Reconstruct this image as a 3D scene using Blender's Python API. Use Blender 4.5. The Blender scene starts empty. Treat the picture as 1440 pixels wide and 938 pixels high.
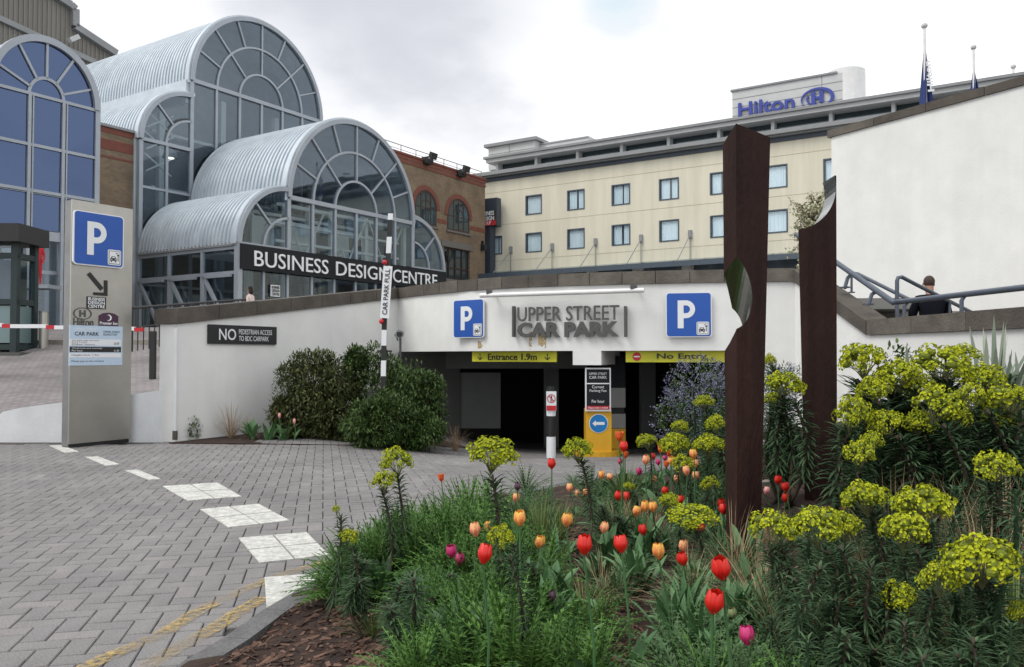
import bpy, bmesh, math, random
from mathutils import Vector as V, Matrix
import numpy as np
random.seed(7); rng = np.random.default_rng(7)
scene = bpy.context.scene
C = scene.collection
R = math.radians
# ---------------------------------------------------------------- camera
EYE = 1.45; F = 1150.0; PITCH = math.atan(31/1150)
cam = bpy.data.cameras.new('camera'); camo = bpy.data.objects.new('camera', cam); C.objects.link(camo)
camo.location = (0, 0, EYE); camo.rotation_euler = (R(90) + PITCH, 0, 0)
cam.sensor_width = 36; cam.lens = 36*F/1440; cam.clip_start = 0.05; cam.clip_end = 3000
scene.camera = camo
# ---------------------------------------------------------------- sky and sun
SUN_EL, SUN_AZ = R(52), R(-118)       # azimuth measured from +Y towards +X
sd = V((math.sin(SUN_AZ)*math.cos(SUN_EL), math.cos(SUN_AZ)*math.cos(SUN_EL), math.sin(SUN_EL)))
w = bpy.data.worlds.new('World'); scene.world = w; w.use_nodes = True
nt = w.node_tree; nt.nodes.clear(); N = nt.nodes.new; L = nt.links.new
out = N('ShaderNodeOutputWorld'); bg = N('ShaderNodeBackground'); bg.inputs[1].default_value = 0.1
sky = N('ShaderNodeTexSky'); sky.sky_type = 'NISHITA'; sky.sun_disc = False
sky.sun_elevation = SUN_EL; sky.sun_rotation = SUN_AZ
tc = N('ShaderNodeTexCoord'); nz = N('ShaderNodeTexNoise'); nz.inputs['Scale'].default_value = 3.2
nz.inputs['Detail'].default_value = 9; nz.inputs['Roughness'].default_value = 0.5
mp = N('ShaderNodeMapping'); mp.inputs['Scale'].default_value = (1, 1, 1.9)
L(tc.outputs['Generated'], mp.inputs[0]); L(mp.outputs[0], nz.inputs['Vector'])
def math_(op, a, b=None, clamp=False):
    n = N('ShaderNodeMath'); n.operation = op; n.use_clamp = clamp
    for i, x in enumerate((a, b)):
        if x is None: continue
        if isinstance(x, (int, float)): n.inputs[i].default_value = x
        else: L(x, n.inputs[i])
    return n.outputs[0]
def blob(d, inner, outer, warp):
    """soft cap round a sky direction, its rim broken by cloud noise"""
    dp = N('ShaderNodeVectorMath'); dp.operation = 'DOT_PRODUCT'; L(tc.outputs['Generated'], dp.inputs[0]); dp.inputs[1].default_value = d
    x = math_('ADD', dp.outputs['Value'], math_('MULTIPLY', math_('SUBTRACT', nz.outputs['Fac'], 0.5), warp))
    m = N('ShaderNodeMapRange'); m.interpolation_type = 'SMOOTHSTEP'; L(x, m.inputs[0])
    m.inputs[1].default_value = math.cos(R(outer)); m.inputs[2].default_value = math.cos(R(inner)); return m.outputs[0]
def skydir(px, py):
    d = V(((px-720)/F, math.cos(PITCH) - (469-py)/F*math.sin(PITCH), math.sin(PITCH) + (469-py)/F*math.cos(PITCH))); return d.normalized()
cl = N('ShaderNodeMix'); cl.data_type = 'RGBA'
r1 = N('ShaderNodeValToRGB'); L(nz.outputs['Fac'], r1.inputs[0])
r1.color_ramp.elements[0].position = .34; r1.color_ramp.elements[0].color = (8.7, 8.9, 9.3, 1)
r1.color_ramp.elements[1].position = .5; r1.color_ramp.elements[1].color = (12.2, 12.3, 12.4, 1)
g1 = N('ShaderNodeMix'); g1.data_type = 'RGBA'; L(r1.outputs[0], g1.inputs[6]); g1.inputs[7].default_value = (5.3, 5.5, 6.2, 1)
m1 = blob(skydir(540, -110), 0, 17, .10); m2 = blob(skydir(120, -60), 5, 24, .12)
mm = math_('MAXIMUM', m1, math_('MULTIPLY', m2, .5)); L(math_('MULTIPLY', mm, .85), g1.inputs[0])
L(blob(skydir(872, -4), .8, 3.8, .006), cl.inputs[0]); L(g1.outputs[2], cl.inputs[6])
g2 = N('ShaderNodeMix'); g2.data_type = 'RGBA'; g2.inputs[0].default_value = .8
L(sky.outputs[0], g2.inputs[6]); g2.inputs[7].default_value = (6.0, 8.4, 9.4, 1); L(g2.outputs[2], cl.inputs[7])
L(cl.outputs[2], bg.inputs[0]); L(bg.outputs[0], out.inputs[0])
sun = bpy.data.lights.new('sun', 'SUN'); sun.energy = 1.5; sun.angle = R(25); sun.color = (1, .96, .9)
suno = bpy.data.objects.new('sun', sun); C.objects.link(suno); suno.rotation_euler = sd.to_track_quat('Z', 'Y').to_euler(); suno.location = (0, 0, 60)
scene.view_settings.view_transform = 'Standard'; scene.view_settings.look = 'None'; scene.view_settings.exposure = 0.13
scene.view_settings.gamma = 1
# ---------------------------------------------------------------- pixel -> place helpers (photograph measured in its own 1440x938 pixels)
def ray(px, py):
    return V(((px-720)/F, math.cos(PITCH) - (469-py)/F*math.sin(PITCH), math.sin(PITCH) + (469-py)/F*math.cos(PITCH)))
O = V((0, 0, EYE))
def PD(px, py, D):
    r = ray(px, py); return O + r*(D/r.y)
def PV(px, py, p, d):
    """point of the ray on the vertical plane through p along d"""
    n = V((d[1], -d[0], 0)); r = ray(px, py); p = V((p[0], p[1], 0)); q = V((0, 0, 0)); return O + r*((p-q).dot(n)/r.dot(n))
def ss(x):
    x = min(1, max(0, x)); return x*x*(3-2*x)
def g(x, y): return -0.085*max(0, y-10)*ss((x+4)/4.5)
def PG(px, py, dz=0):
    r = ray(px, py); z = 0
    for _ in range(30):
        t = (z - EYE)/r.z; p = O + r*t; z = .5*z + .5*(g(p.x, p.y)+dz)
    p.z = g(p.x, p.y)+dz; return p
# ---------------------------------------------------------------- materials
def mat(name, col, rough=.7, metal=0, col2=None, scale=4, bump=0, bscale=None, tint=None, spec=None, stretch=None, fine=None):
    m = bpy.data.materials.new(name); m.use_nodes = True; t = m.node_tree; b = t.nodes['Principled BSDF']
    b.inputs['Roughness'].default_value = rough; b.inputs['Metallic'].default_value = metal
    if spec is not None: b.inputs['Specular IOR Level'].default_value = spec
    c1 = (*col, 1); c2 = (*(col2 or tuple(x*.8 for x in col)), 1)
    co = t.nodes.new('ShaderNodeTexCoord'); mp = t.nodes.new('ShaderNodeMapping'); t.links.new(co.outputs['Object'], mp.inputs[0])
    if stretch: mp.inputs['Scale'].default_value = stretch
    n = t.nodes.new('ShaderNodeTexNoise'); n.inputs['Scale'].default_value = scale; n.inputs['Detail'].default_value = 8; n.inputs['Roughness'].default_value = .6
    t.links.new(mp.outputs[0], n.inputs['Vector'])
    r = t.nodes.new('ShaderNodeMapRange'); r.inputs[1].default_value = .3; r.inputs[2].default_value = .7; t.links.new(n.outputs['Fac'], r.inputs[0])
    x = t.nodes.new('ShaderNodeMix'); x.data_type = 'RGBA'; x.inputs[6].default_value = c1; x.inputs[7].default_value = c2; t.links.new(r.outputs[0], x.inputs[0])
    o = x.outputs[2]
    if tint:
        a = t.nodes.new('ShaderNodeAttribute'); a.attribute_name = 'tint'
        y = t.nodes.new('ShaderNodeMix'); y.data_type = 'RGBA'; y.inputs[7].default_value = (*tint, 1)
        t.links.new(o, y.inputs[6]); t.links.new(a.outputs['Fac'], y.inputs[0]); o = y.outputs[2]
    if fine:
        n3 = t.nodes.new('ShaderNodeTexNoise'); n3.inputs['Scale'].default_value = fine[0]; n3.inputs['Detail'].default_value = 4; t.links.new(co.outputs['Object'], n3.inputs['Vector'])
        z = t.nodes.new('ShaderNodeMix'); z.data_type = 'RGBA'; z.blend_type = 'MULTIPLY'; z.inputs[0].default_value = fine[1]
        t.links.new(o, z.inputs[6]); t.links.new(n3.outputs['Color'], z.inputs[7]); 
        rr = t.nodes.new('ShaderNodeMapRange'); rr.inputs[1].default_value = .35; rr.inputs[2].default_value = .65; rr.inputs[3].default_value = .45; rr.inputs[4].default_value = 1.15
        t.links.new(n3.outputs['Fac'], rr.inputs[0]); t.links.new(rr.outputs[0], z.inputs[7]); o = z.outputs[2]
    t.links.new(o, b.inputs['Base Color'])
    if bump:
        n2 = t.nodes.new('ShaderNodeTexNoise'); n2.inputs['Scale'].default_value = bscale or scale*6; n2.inputs['Detail'].default_value = 6; t.links.new(mp.outputs[0], n2.inputs['Vector'])
        bp = t.nodes.new('ShaderNodeBump'); bp.inputs['Strength'].default_value = bump; bp.inputs['Distance'].default_value = .02
        t.links.new(n2.outputs['Fac'], bp.inputs['Height']); t.links.new(bp.outputs[0], b.inputs['Normal'])
    return m
def glassmat(name, tcol, gcol, ior=1.6, extra=0.0, rough=.02, dark=None):
    m = bpy.data.materials.new(name); m.use_nodes = True; t = m.node_tree; t.nodes.clear()
    o = t.nodes.new('ShaderNodeOutputMaterial'); mx = t.nodes.new('ShaderNodeMixShader')
    if dark: tr = t.nodes.new('ShaderNodeBsdfDiffuse'); tr.inputs[0].default_value = (*dark, 1)
    else: tr = t.nodes.new('ShaderNodeBsdfTransparent'); tr.inputs[0].default_value = (*tcol, 1)
    gl = t.nodes.new('ShaderNodeBsdfGlossy'); gl.inputs[0].default_value = (*gcol, 1); gl.inputs['Roughness'].default_value = rough
    # Schlick reflectance, the same from both sides of a pane
    ge = t.nodes.new('ShaderNodeNewGeometry'); dt = t.nodes.new('ShaderNodeVectorMath'); dt.operation = 'DOT_PRODUCT'; t.links.new(ge.outputs['Normal'], dt.inputs[0]); t.links.new(ge.outputs['Incoming'], dt.inputs[1])
    def mth(op, a, b=None):
        n = t.nodes.new('ShaderNodeMath'); n.operation = op
        for i, x in enumerate((a, b)):
            if x is None: continue
            if isinstance(x, float): n.inputs[i].default_value = x
            else: t.links.new(x, n.inputs[i])
        return n.outputs[0]
    f0 = ((ior-1)/(ior+1))**2; fr_o = mth('ADD', f0, mth('MULTIPLY', 1-f0, mth('POWER', mth('SUBTRACT', 1.0, mth('ABSOLUTE', dt.outputs['Value'])), 5.0)))
    nn = t.nodes.new('ShaderNodeTexNoise'); nn.inputs['Scale'].default_value = .6; co = t.nodes.new('ShaderNodeTexCoord'); t.links.new(co.outputs['Object'], nn.inputs['Vector'])
    bp = t.nodes.new('ShaderNodeBump'); bp.inputs['Strength'].default_value = .06; bp.inputs['Distance'].default_value = .1; t.links.new(nn.outputs['Fac'], bp.inputs['Height']); t.links.new(bp.outputs[0], gl.inputs['Normal'])
    ad = t.nodes.new('ShaderNodeMath'); ad.operation = 'ADD'; ad.use_clamp = True; ad.inputs[1].default_value = extra
    t.links.new(fr_o, ad.inputs[0]); t.links.new(ad.outputs[0], mx.inputs[0]); t.links.new(tr.outputs[0], mx.inputs[1]); t.links.new(gl.outputs[0], mx.inputs[2]); t.links.new(mx.outputs[0], o.inputs[0])
    return m
def brickmat(name, c1, c2, mortar, rotz=0, sx=1, bw=.225, bh=.075, plan=False):
    m = bpy.data.materials.new(name); m.use_nodes = True; t = m.node_tree; b = t.nodes['Principled BSDF']; b.inputs['Roughness'].default_value = .85
    co = t.nodes.new('ShaderNodeTexCoord'); mp = t.nodes.new('ShaderNodeMapping'); t.links.new(co.outputs['Object'], mp.inputs[0]); mp.inputs['Rotation'].default_value = (0, 0, rotz)
    sp = t.nodes.new('ShaderNodeSeparateXYZ'); cb = t.nodes.new('ShaderNodeCombineXYZ'); t.links.new(mp.outputs[0], sp.inputs[0]); t.links.new(sp.outputs[0], cb.inputs[0]); t.links.new(sp.outputs[1 if plan else 2], cb.inputs[1])
    k = t.nodes.new('ShaderNodeTexBrick'); t.links.new(cb.outputs[0], k.inputs['Vector']); k.inputs['Scale'].default_value = 1
    k.inputs['Brick Width'].default_value = bw; k.inputs['Row Height'].default_value = bh; k.inputs['Mortar Size'].default_value = .009; k.inputs['Bias'].default_value = 0
    k.inputs['Color1'].default_value = (*c1, 1); k.inputs['Color2'].default_value = (*c2, 1); k.inputs['Mortar'].default_value = (*mortar, 1)
    n = t.nodes.new('ShaderNodeTexNoise'); n.inputs['Scale'].default_value = .7; n.inputs['Detail'].default_value = 8; t.links.new(co.outputs['Object'], n.inputs['Vector'])
    x = t.nodes.new('ShaderNodeMix'); x.data_type = 'RGBA'; x.blend_type = 'MULTIPLY'; x.inputs[0].default_value = .7
    r = t.nodes.new('ShaderNodeMapRange'); r.inputs[1].default_value = .3; r.inputs[2].default_value = .7; r.inputs[3].default_value = .6; r.inputs[4].default_value = 1.25; t.links.new(n.outputs['Fac'], r.inputs[0])
    t.links.new(k.outputs['Color'], x.inputs[6]); t.links.new(r.outputs[0], x.inputs[7]); t.links.new(x.outputs[2], b.inputs['Base Color']); return m
def wornmat(name, col, thresh=.5, scale=9, rough=.8, soft=.03, broad=0):
    """worn road paint: flakes missing where the noise says so"""
    m = mat(name, col, rough, col2=tuple(c*.8 for c in col), scale=20, bump=.2); t = m.node_tree; b = t.nodes['Principled BSDF']
    co = t.nodes.new('ShaderNodeTexCoord'); n = t.nodes.new('ShaderNodeTexNoise'); n.inputs['Scale'].default_value = scale; n.inputs['Detail'].default_value = 10; n.inputs['Roughness'].default_value = .7
    t.links.new(co.outputs['Object'], n.inputs['Vector']); r = t.nodes.new('ShaderNodeMapRange'); r.inputs[1].default_value = thresh-soft; r.inputs[2].default_value = thresh+soft
    t.links.new(n.outputs['Fac'], r.inputs[0]); 
    if broad:
        n2 = t.nodes.new('ShaderNodeTexNoise'); n2.inputs['Scale'].default_value = broad; n2.inputs['Detail'].default_value = 6; t.links.new(co.outputs['Object'], n2.inputs['Vector'])
        r2 = t.nodes.new('ShaderNodeMapRange'); r2.inputs[1].default_value = .4; r2.inputs[2].default_value = .56; r2.inputs[3].default_value = .25; t.links.new(n2.outputs['Fac'], r2.inputs[0])
        mu = t.nodes.new('ShaderNodeMath'); mu.operation = 'MULTIPLY'; t.links.new(r.outputs[0], mu.inputs[0]); t.links.new(r2.outputs[0], mu.inputs[1]); t.links.new(mu.outputs[0], b.inputs['Alpha'])
    else: t.links.new(r.outputs[0], b.inputs['Alpha'])
    return m
M = {}
M['white_wall'] = mat('white_render', (.8, .805, .79), .8, col2=(.74, .745, .735), scale=.9, bump=.15, bscale=25, fine=(3, .06))
M['white_low'] = mat('white_paint', (.74, .76, .78), .75, col2=(.62, .64, .66), scale=1.5, bump=.2, bscale=20)
M['coping'] = mat('weathered_coping', (.11, .095, .08), .9, col2=(.06, .052, .045), scale=3, bump=.6, bscale=30)
M['coping2'] = mat('weathered_coping_pale', (.16, .145, .12), .9, col2=(.08, .07, .06), scale=3, bump=.6, bscale=30)
M['block'] = mat('concrete_block', (.225, .217, .219), .9, col2=(.185, .178, .18), scale=.8, bump=.5, bscale=60, tint=(.25, .235, .235), fine=(90, .35))
def weather(m, scale, lo, hi, stretch=(1, 1, 1), p0=.35, p1=.65):
    """broad grime, rain streaks or tyre marks laid over a whole surface in world space"""
    t = m.node_tree; b = t.nodes['Principled BSDF']; src = b.inputs['Base Color'].links[0].from_socket; ge = t.nodes.new('ShaderNodeNewGeometry'); mp = t.nodes.new('ShaderNodeMapping'); mp.inputs['Scale'].default_value = stretch; t.links.new(ge.outputs['Position'], mp.inputs[0])
    n = t.nodes.new('ShaderNodeTexNoise'); n.inputs['Scale'].default_value = scale; n.inputs['Detail'].default_value = 7; n.inputs['Roughness'].default_value = .6; t.links.new(mp.outputs[0], n.inputs['Vector'])
    r = t.nodes.new('ShaderNodeMapRange'); r.inputs[1].default_value = p0; r.inputs[2].default_value = p1; r.inputs[3].default_value = lo; r.inputs[4].default_value = hi; t.links.new(n.outputs['Fac'], r.inputs[0])
    x = t.nodes.new('ShaderNodeMix'); x.data_type = 'RGBA'; x.blend_type = 'MULTIPLY'; x.inputs[0].default_value = 1; t.links.new(src, x.inputs[6]); t.links.new(r.outputs[0], x.inputs[7]); t.links.new(x.outputs[2], b.inputs['Base Color'])
weather(M['block'], .55, .82, 1.1); weather(M['block'], 3.1, .88, 1.05, (1.6, .35, 1)); weather(M['white_wall'], 1.6, .97, 1.01, (1.4, 1.4, .12), .4, .6); weather(M['white_wall'], .5, .965, 1.0); weather(M['white_low'], 2, .9, 1.02, (1, 1, .3))
M['joint'] = mat('dark_joint', (.075, .07, .065), 1, scale=6)
M['slab'] = mat('white_painted_slab', (.66, .66, .62), .85, col2=(.42, .42, .4), scale=9, bump=.5, bscale=40, fine=(30, .45))
M['yellow'] = wornmat('yellow_paint', (.47, .34, .13), .5, 26, soft=.12, broad=2.6)
M['kerb'] = mat('kerb_stone', (.17, .168, .17), .9, col2=(.1, .1, .1), scale=5, bump=.5, bscale=60, fine=(60, .4))
M['soil'] = mat('dark_mulch', (.05, .026, .018), 1, col2=(.02, .011, .008), scale=12, bump=1, bscale=60)
M['chip'] = mat('bark_chip', (.085, .04, .026), .95, col2=(.035, .018, .012), scale=9, tint=(.17, .1, .07))
M['asphalt'] = mat('grey_ground', (.12, .12, .12), .95, scale=3, bump=.3)
M['rampblock'] = brickmat('ramp_paving', (.24, .215, .215), (.19, .175, .178), (.11, .1, .1), .35, bw=.22, bh=.11, plan=True)
M['plaza'] = mat('plaza_concrete', (.25, .25, .24), .9, scale=1)
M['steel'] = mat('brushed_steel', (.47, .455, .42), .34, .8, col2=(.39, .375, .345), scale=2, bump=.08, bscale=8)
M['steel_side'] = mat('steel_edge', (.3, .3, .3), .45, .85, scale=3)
M['blue'] = mat('sign_blue', (.012, .09, .42), .35, scale=1, col2=(.012, .08, .37))
M['signwhite'] = mat('sign_white', (.78, .8, .82), .4, scale=2, col2=(.72, .74, .77))
M['black'] = mat('black_paint', (.015, .015, .017), .5)
M['navy'] = mat('charcoal_board', (.012, .014, .018), .6, scale=2, spec=.25)
M['white'] = mat('white_paint_gloss', (.78, .78, .78), .45, scale=3, col2=(.68, .68, .68))
M['yellowsign'] = mat('yellow_board', (.62, .6, .03), .5, scale=3, col2=(.5, .5, .03))
M['machine'] = mat('machine_yellow', (.72, .4, .02), .45, scale=3, col2=(.6, .33, .02))
M['red'] = mat('sign_red', (.55, .02, .03), .5)
M['rust'] = mat('weathering_steel', (.034, .0145, .0115), .75, .0, col2=(.02, .0088, .0075), scale=3, bump=.5, bscale=40, spec=.2, stretch=(1, 1, .35))
M['mirror'] = mat('polished_steel', (.36, .37, .35), .22, 1, scale=2, bump=.15, bscale=5)
M['rail'] = mat('rail_grey_blue', (.085, .105, .14), .4, .2, scale=4)
M['metalroof'] = mat('ribbed_metal_roof', (.6, .66, .71), .45, .35, col2=(.5, .56, .62), scale=1.2)
M['mullion'] = mat('grey_mullion', (.36, .395, .44), .45, .2, scale=1, col2=(.3, .33, .37))
M['glass'] = glassmat('dark_glass', (.8, .85, .88), (.78, .88, 1), 1.5, .03)
M['blueglass'] = glassmat('blue_mirror_glass', None, (.12, .17, .3), 1.6, .5, dark=(.03, .035, .07))
M['winglass'] = glassmat('window_glass', (.95, .98, 1), (.85, .95, 1), 1.45, .04)
M['darkglass'] = glassmat('office_glass', None, (.7, .8, .85), 1.5, .05, dark=(.03, .045, .05))
M['inner'] = mat('interior_pale', (.78, .78, .75), .8, col2=(.72, .72, .69))
M['innerdark'] = mat('interior_dark', (.16, .16, .15), .9)
M['cream'] = mat('cream_render', (.7, .665, .54), .85, col2=(.655, .62, .5), scale=.25)
M['winframe'] = mat('window_frame_slate', (.07, .095, .125), .5)
M['curtain'] = mat('pale_curtain', (.85, .9, .9), .8, col2=(.62, .7, .72), scale=4, stretch=(3, 3, .05))
M['roofgrey'] = mat('roof_trim', (.27, .28, .29), .6, scale=1)
M['palegrey'] = mat('pale_cladding', (.55, .56, .56), .6, scale=1, col2=(.48, .49, .49))
M['panelblue'] = mat('slate_panel', (.045, .06, .085), .5, scale=1)
M['brick'] = brickmat('stock_brick', (.24, .165, .095), (.16, .11, .07), (.17, .15, .12), rotz=-math.atan2(.842, .539))
M['redbrick'] = mat('red_brick', (.2, .062, .042), .85, col2=(.14, .05, .036), scale=5)
M['sill'] = mat('stone_sill', (.16, .15, .14), .9)
M['brownwood'] = mat('dark_brown_frame', (.045, .022, .02), .6)
M['corr'] = mat('corrugated_sheet', (.21, .2, .18), .7, col2=(.16, .155, .14), scale=1, stretch=(1, 1, .1))
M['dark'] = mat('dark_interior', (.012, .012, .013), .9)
M['innerwall'] = mat('car_park_paint', (.33, .34, .34), .85, scale=1)
M['hil'] = mat('letter_blue', (.035, .06, .34), .5)
M['skin'] = mat('skin', (.36, .19, .13), .6)
M['hair'] = mat('dark_hair', (.015, .01, .008), .8)
M['hairshort'] = mat('cropped_hair', (.06, .045, .04), .9, col2=(.05, .03, .02), scale=40)
M['coat'] = mat('black_jacket', (.008, .009, .014), .95, scale=8, bump=.5, bscale=10, spec=.1)
M['cloth_red'] = mat('red_clothes', (.5, .02, .03), .8)
M['cloth_floral'] = mat('pale_floral_cloth', (.8, .76, .72), .8, col2=(.6, .38, .34), scale=14)
M['jeans'] = mat('dark_trousers', (.03, .04, .07), .85)
M['charcoal_letter'] = mat('grey_letters', (.085, .088, .085), .5, scale=2)
M['stain'] = wornmat('rust_stain', (.52, .4, .2), .5, 6)
M['bluegrey'] = mat('tariff_board', (.5, .62, .75), .45, scale=3, col2=(.46, .58, .72))
M['stone'] = mat('pale_concrete', (.3, .28, .24), .9, col2=(.2, .19, .16), scale=4, bump=.5)
# plants
M['leaf'] = mat('leaf_green', (.045, .118, .02), .65, col2=(.03, .08, .014), scale=3, tint=(.1, .21, .04), spec=.25)
M['leaf2'] = mat('blue_green_leaf', (.055, .115, .04), .65, col2=(.036, .08, .03), scale=3, tint=(.11, .19, .075), spec=.25)
M['leafdark'] = mat('dark_leaf', (.038, .075, .02), .65, col2=(.023, .048, .013), scale=2, tint=(.1, .16, .042), spec=.25)
M['leafbronze'] = mat('bronze_leaf', (.05, .068, .024), .65, col2=(.03, .044, .015), scale=2, tint=(.13, .14, .048), spec=.25)
M['tulipleaf'] = mat('tulip_leaf', (.065, .155, .055), .5, col2=(.045, .11, .042), scale=3, tint=(.12, .23, .1), spec=.3)
M['euleaf'] = mat('spurge_leaf', (.034, .072, .03), .7, col2=(.022, .048, .023), scale=3, tint=(.08, .14, .065), spec=.2)
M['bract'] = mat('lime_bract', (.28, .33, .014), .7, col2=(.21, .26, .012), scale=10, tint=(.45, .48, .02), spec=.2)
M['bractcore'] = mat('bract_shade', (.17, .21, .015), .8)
M['stem'] = mat('pale_stem', (.12, .13, .05), .7)
M['woody'] = mat('woody_stem', (.06, .045, .03), .85)
M['straw'] = mat('dry_grass', (.28, .19, .11), .8, col2=(.16, .1, .06), scale=3, tint=(.42, .3, .18))
M['strawgreen'] = mat('green_grass', (.07, .12, .02), .7, col2=(.045, .08, .018), scale=3, tint=(.15, .2, .05))
M['phormium'] = mat('sword_leaf', (.16, .21, .15), .5, col2=(.1, .14, .1), scale=2, tint=(.32, .36, .28))
M['ceano'] = mat('grey_blue_flower', (.1, .105, .17), .8, col2=(.06, .065, .1), scale=6, tint=(.2, .2, .3))
M['blossom'] = mat('pale_blossom', (.36, .37, .22), .8, tint=(.62, .6, .45))
def petal(name, c, edge): return mat(name, c, .4, col2=tuple(x*.85 for x in c), scale=12, tint=edge)
M['t_red'] = petal('tulip_red', (.62, .012, .008), (.8, .03, .012))
M['t_peach'] = petal('tulip_peach', (.85, .2, .13), (.95, .58, .24))
M['t_orange'] = petal('tulip_orange', (.8, .16, .07), (.92, .58, .1))
M['t_magenta'] = petal('tulip_magenta', (.46, .012, .1), (.6, .04, .2))
M['t_pink'] = petal('tulip_pink', (.7, .25, .25), (.8, .45, .4))
M['t_flame'] = petal('tulip_flame', (.75, .06, .012), (.85, .2, .05))
M['t_purple'] = petal('tulip_purple', (.06, .02, .05), (.12, .05, .09))
M['t_bud'] = petal('tulip_bud', (.14, .2, .08), (.3, .32, .15))
weather(M['cream'], 1.2, .93, 1.02, (1.2, 1.2, .1), .4, .6); weather(M['rust'], 2.5, .7, 1.35, (3, 3, .25)); weather(M['metalroof'], 1.5, .9, 1.03, (1, 1, .4))
# ---------------------------------------------------------------- mesh builder
class MB:
    def __init__(s): s.v = []; s.f = []; s.m = []; s.t = []
    def add(s, vs, fs, m=0, t=0.0):
        o = len(s.v); s.v += [tuple(p) for p in vs]
        for f in fs: s.f.append(tuple(o+i for i in f)); s.m.append(m); s.t.append(t)
    def box(s, o, a, b, c, m=0, t=0.0):
        o, a, b, c = V(o), V(a), V(b), V(c)
        if a.cross(b).dot(c) < 0: a, b = b, a
        p = [o, o+a, o+a+b, o+b, o+c, o+a+c, o+a+b+c, o+b+c]
        s.add(p, [(3, 2, 1, 0), (4, 5, 6, 7), (0, 1, 5, 4), (1, 2, 6, 5), (2, 3, 7, 6), (3, 0, 4, 7)], m, t)
    def cbox(s, x0, x1, y0, y1, z0, z1, m=0, t=0.0): s.box((x0, y0, z0), (x1-x0, 0, 0), (0, y1-y0, 0), (0, 0, z1-z0), m, t)
    def prism(s, poly, d, m=0, t=0.0):
        """closed prism: a polygon of points swept along d"""
        poly = [V(p) for p in poly]; d = V(d); n = len(poly)
        nn = V((0, 0, 0))
        for i in range(n): nn += poly[i].cross(poly[(i+1) % n])
        if nn.dot(d) > 0: poly = poly[::-1]
        s.add(poly + [p+d for p in poly], [tuple(range(n)), tuple(range(2*n-1, n-1, -1))] + [((i+1) % n, i, n+i, n+(i+1) % n) for i in range(n)], m, t)
    def tube(s, pts, r, n=8, m=0, t=0.0, cap=True):
        pts = [V(p) for p in pts]; k = len(pts); rs = r if isinstance(r, (list, tuple)) else [r]*k
        vs = []; up = None
        for i, p in enumerate(pts):
            d = (pts[min(i+1, k-1)] - pts[max(i-1, 0)])
            if d.length < 1e-9: d = V((0, 0, 1))
            d.normalize()
            if up is None: up = V((0, 0, 1)) if abs(d.z) < .9 else V((1, 0, 0))
            x = up.cross(d)
            if x.length < 1e-6: x = V((1, 0, 0)).cross(d)
            x.normalize(); y = d.cross(x); up = y
            vs += [p + (x*math.cos(2*math.pi*j/n) + y*math.sin(2*math.pi*j/n))*rs[i] for j in range(n)]
        fs = [(i*n+j, i*n+(j+1) % n, (i+1)*n+(j+1) % n, (i+1)*n+j) for i in range(k-1) for j in range(n)]
        if cap: fs += [tuple(range(n-1, -1, -1)), tuple((k-1)*n+j for j in range(n))]
        s.add(vs, fs, m, t)
    def ball(s, c, r, m=0, nu=12, nv=8, sc=(1, 1, 1), t=0.0):
        vs = [V(c)+V((0, 0, -r*sc[2]))]
        for i in range(1, nv):
            a = -math.pi/2+math.pi*i/nv
            vs += [V(c)+V((r*sc[0]*math.cos(a)*math.cos(2*math.pi*j/nu), r*sc[1]*math.cos(a)*math.sin(2*math.pi*j/nu), r*sc[2]*math.sin(a))) for j in range(nu)]
        vs.append(V(c)+V((0, 0, r*sc[2]))); e = len(vs)-1
        fs = [(0, 1+(j+1) % nu, 1+j) for j in range(nu)]
        fs += [(1+i*nu+j, 1+i*nu+(j+1) % nu, 1+(i+1)*nu+(j+1) % nu, 1+(i+1)*nu+j) for i in range(nv-2) for j in range(nu)]
        fs += [(e, 1+(nv-2)*nu+j, 1+(nv-2)*nu+(j+1) % nu) for j in range(nu)]
        s.add(vs, fs, m, t)
    def blade(s, b, d, ln, wd, droop=.3, seg=4, m=0, t=0.0, fold=.0, shape=1.0, up=V((0, 0, 1))):
        """a leaf: base b, direction d, tapering, bending under its weight"""
        b = V(b); d = V(d).normalized(); side = d.cross(up)
        if side.length < 1e-3: side = V((random.uniform(-1, 1), random.uniform(-1, 1), 0))
        side.normalize(); p = b.copy(); vs = []; st = ln/seg
        for i in range(seg+1):
            u = i/seg; wdt = wd*.5*(math.sin(math.pi*min(1, (u*.86+.14)))**shape) if i < seg else 0
            if fold: vs += [p-side*wdt, p+V((0, 0, -fold*wdt)), p+side*wdt]
            else: vs += [p-side*wdt, p+side*wdt]
            d = (d - V((0, 0, droop*st/ln*1.6*(.4+u)))).normalized(); p = p + d*st
        if fold: fs = [q for i in range(seg) for q in ((3*i, 3*i+1, 3*i+4, 3*i+3), (3*i+1, 3*i+2, 3*i+5, 3*i+4))]
        else: fs = [(2*i, 2*i+1, 2*i+3, 2*i+2) for i in range(seg)]
        s.add(vs, fs, m, t)
    def mesh(s, name, mats, smooth=False, off=(0, 0, 0)):
        me = bpy.data.meshes.new(name); ov = V(off)
        me.from_pydata([tuple(V(p)-ov) for p in s.v] if ov.length else s.v, [], s.f)
        for x in (mats if isinstance(mats, (list, tuple)) else [mats]): me.materials.append(M[x] if isinstance(x, str) else x)
        me.polygons.foreach_set('material_index', s.m)
        if any(s.t): at = me.attributes.new('tint', 'FLOAT', 'FACE'); at.data.foreach_set('value', s.t)
        if smooth:
            me.polygons.foreach_set('use_smooth', [True]*len(s.f))
            if smooth != 'all':
                me.set_sharp_from_angle(angle=R(smooth if smooth > 1 else 40))
        me.validate(); me.update(); return me
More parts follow.
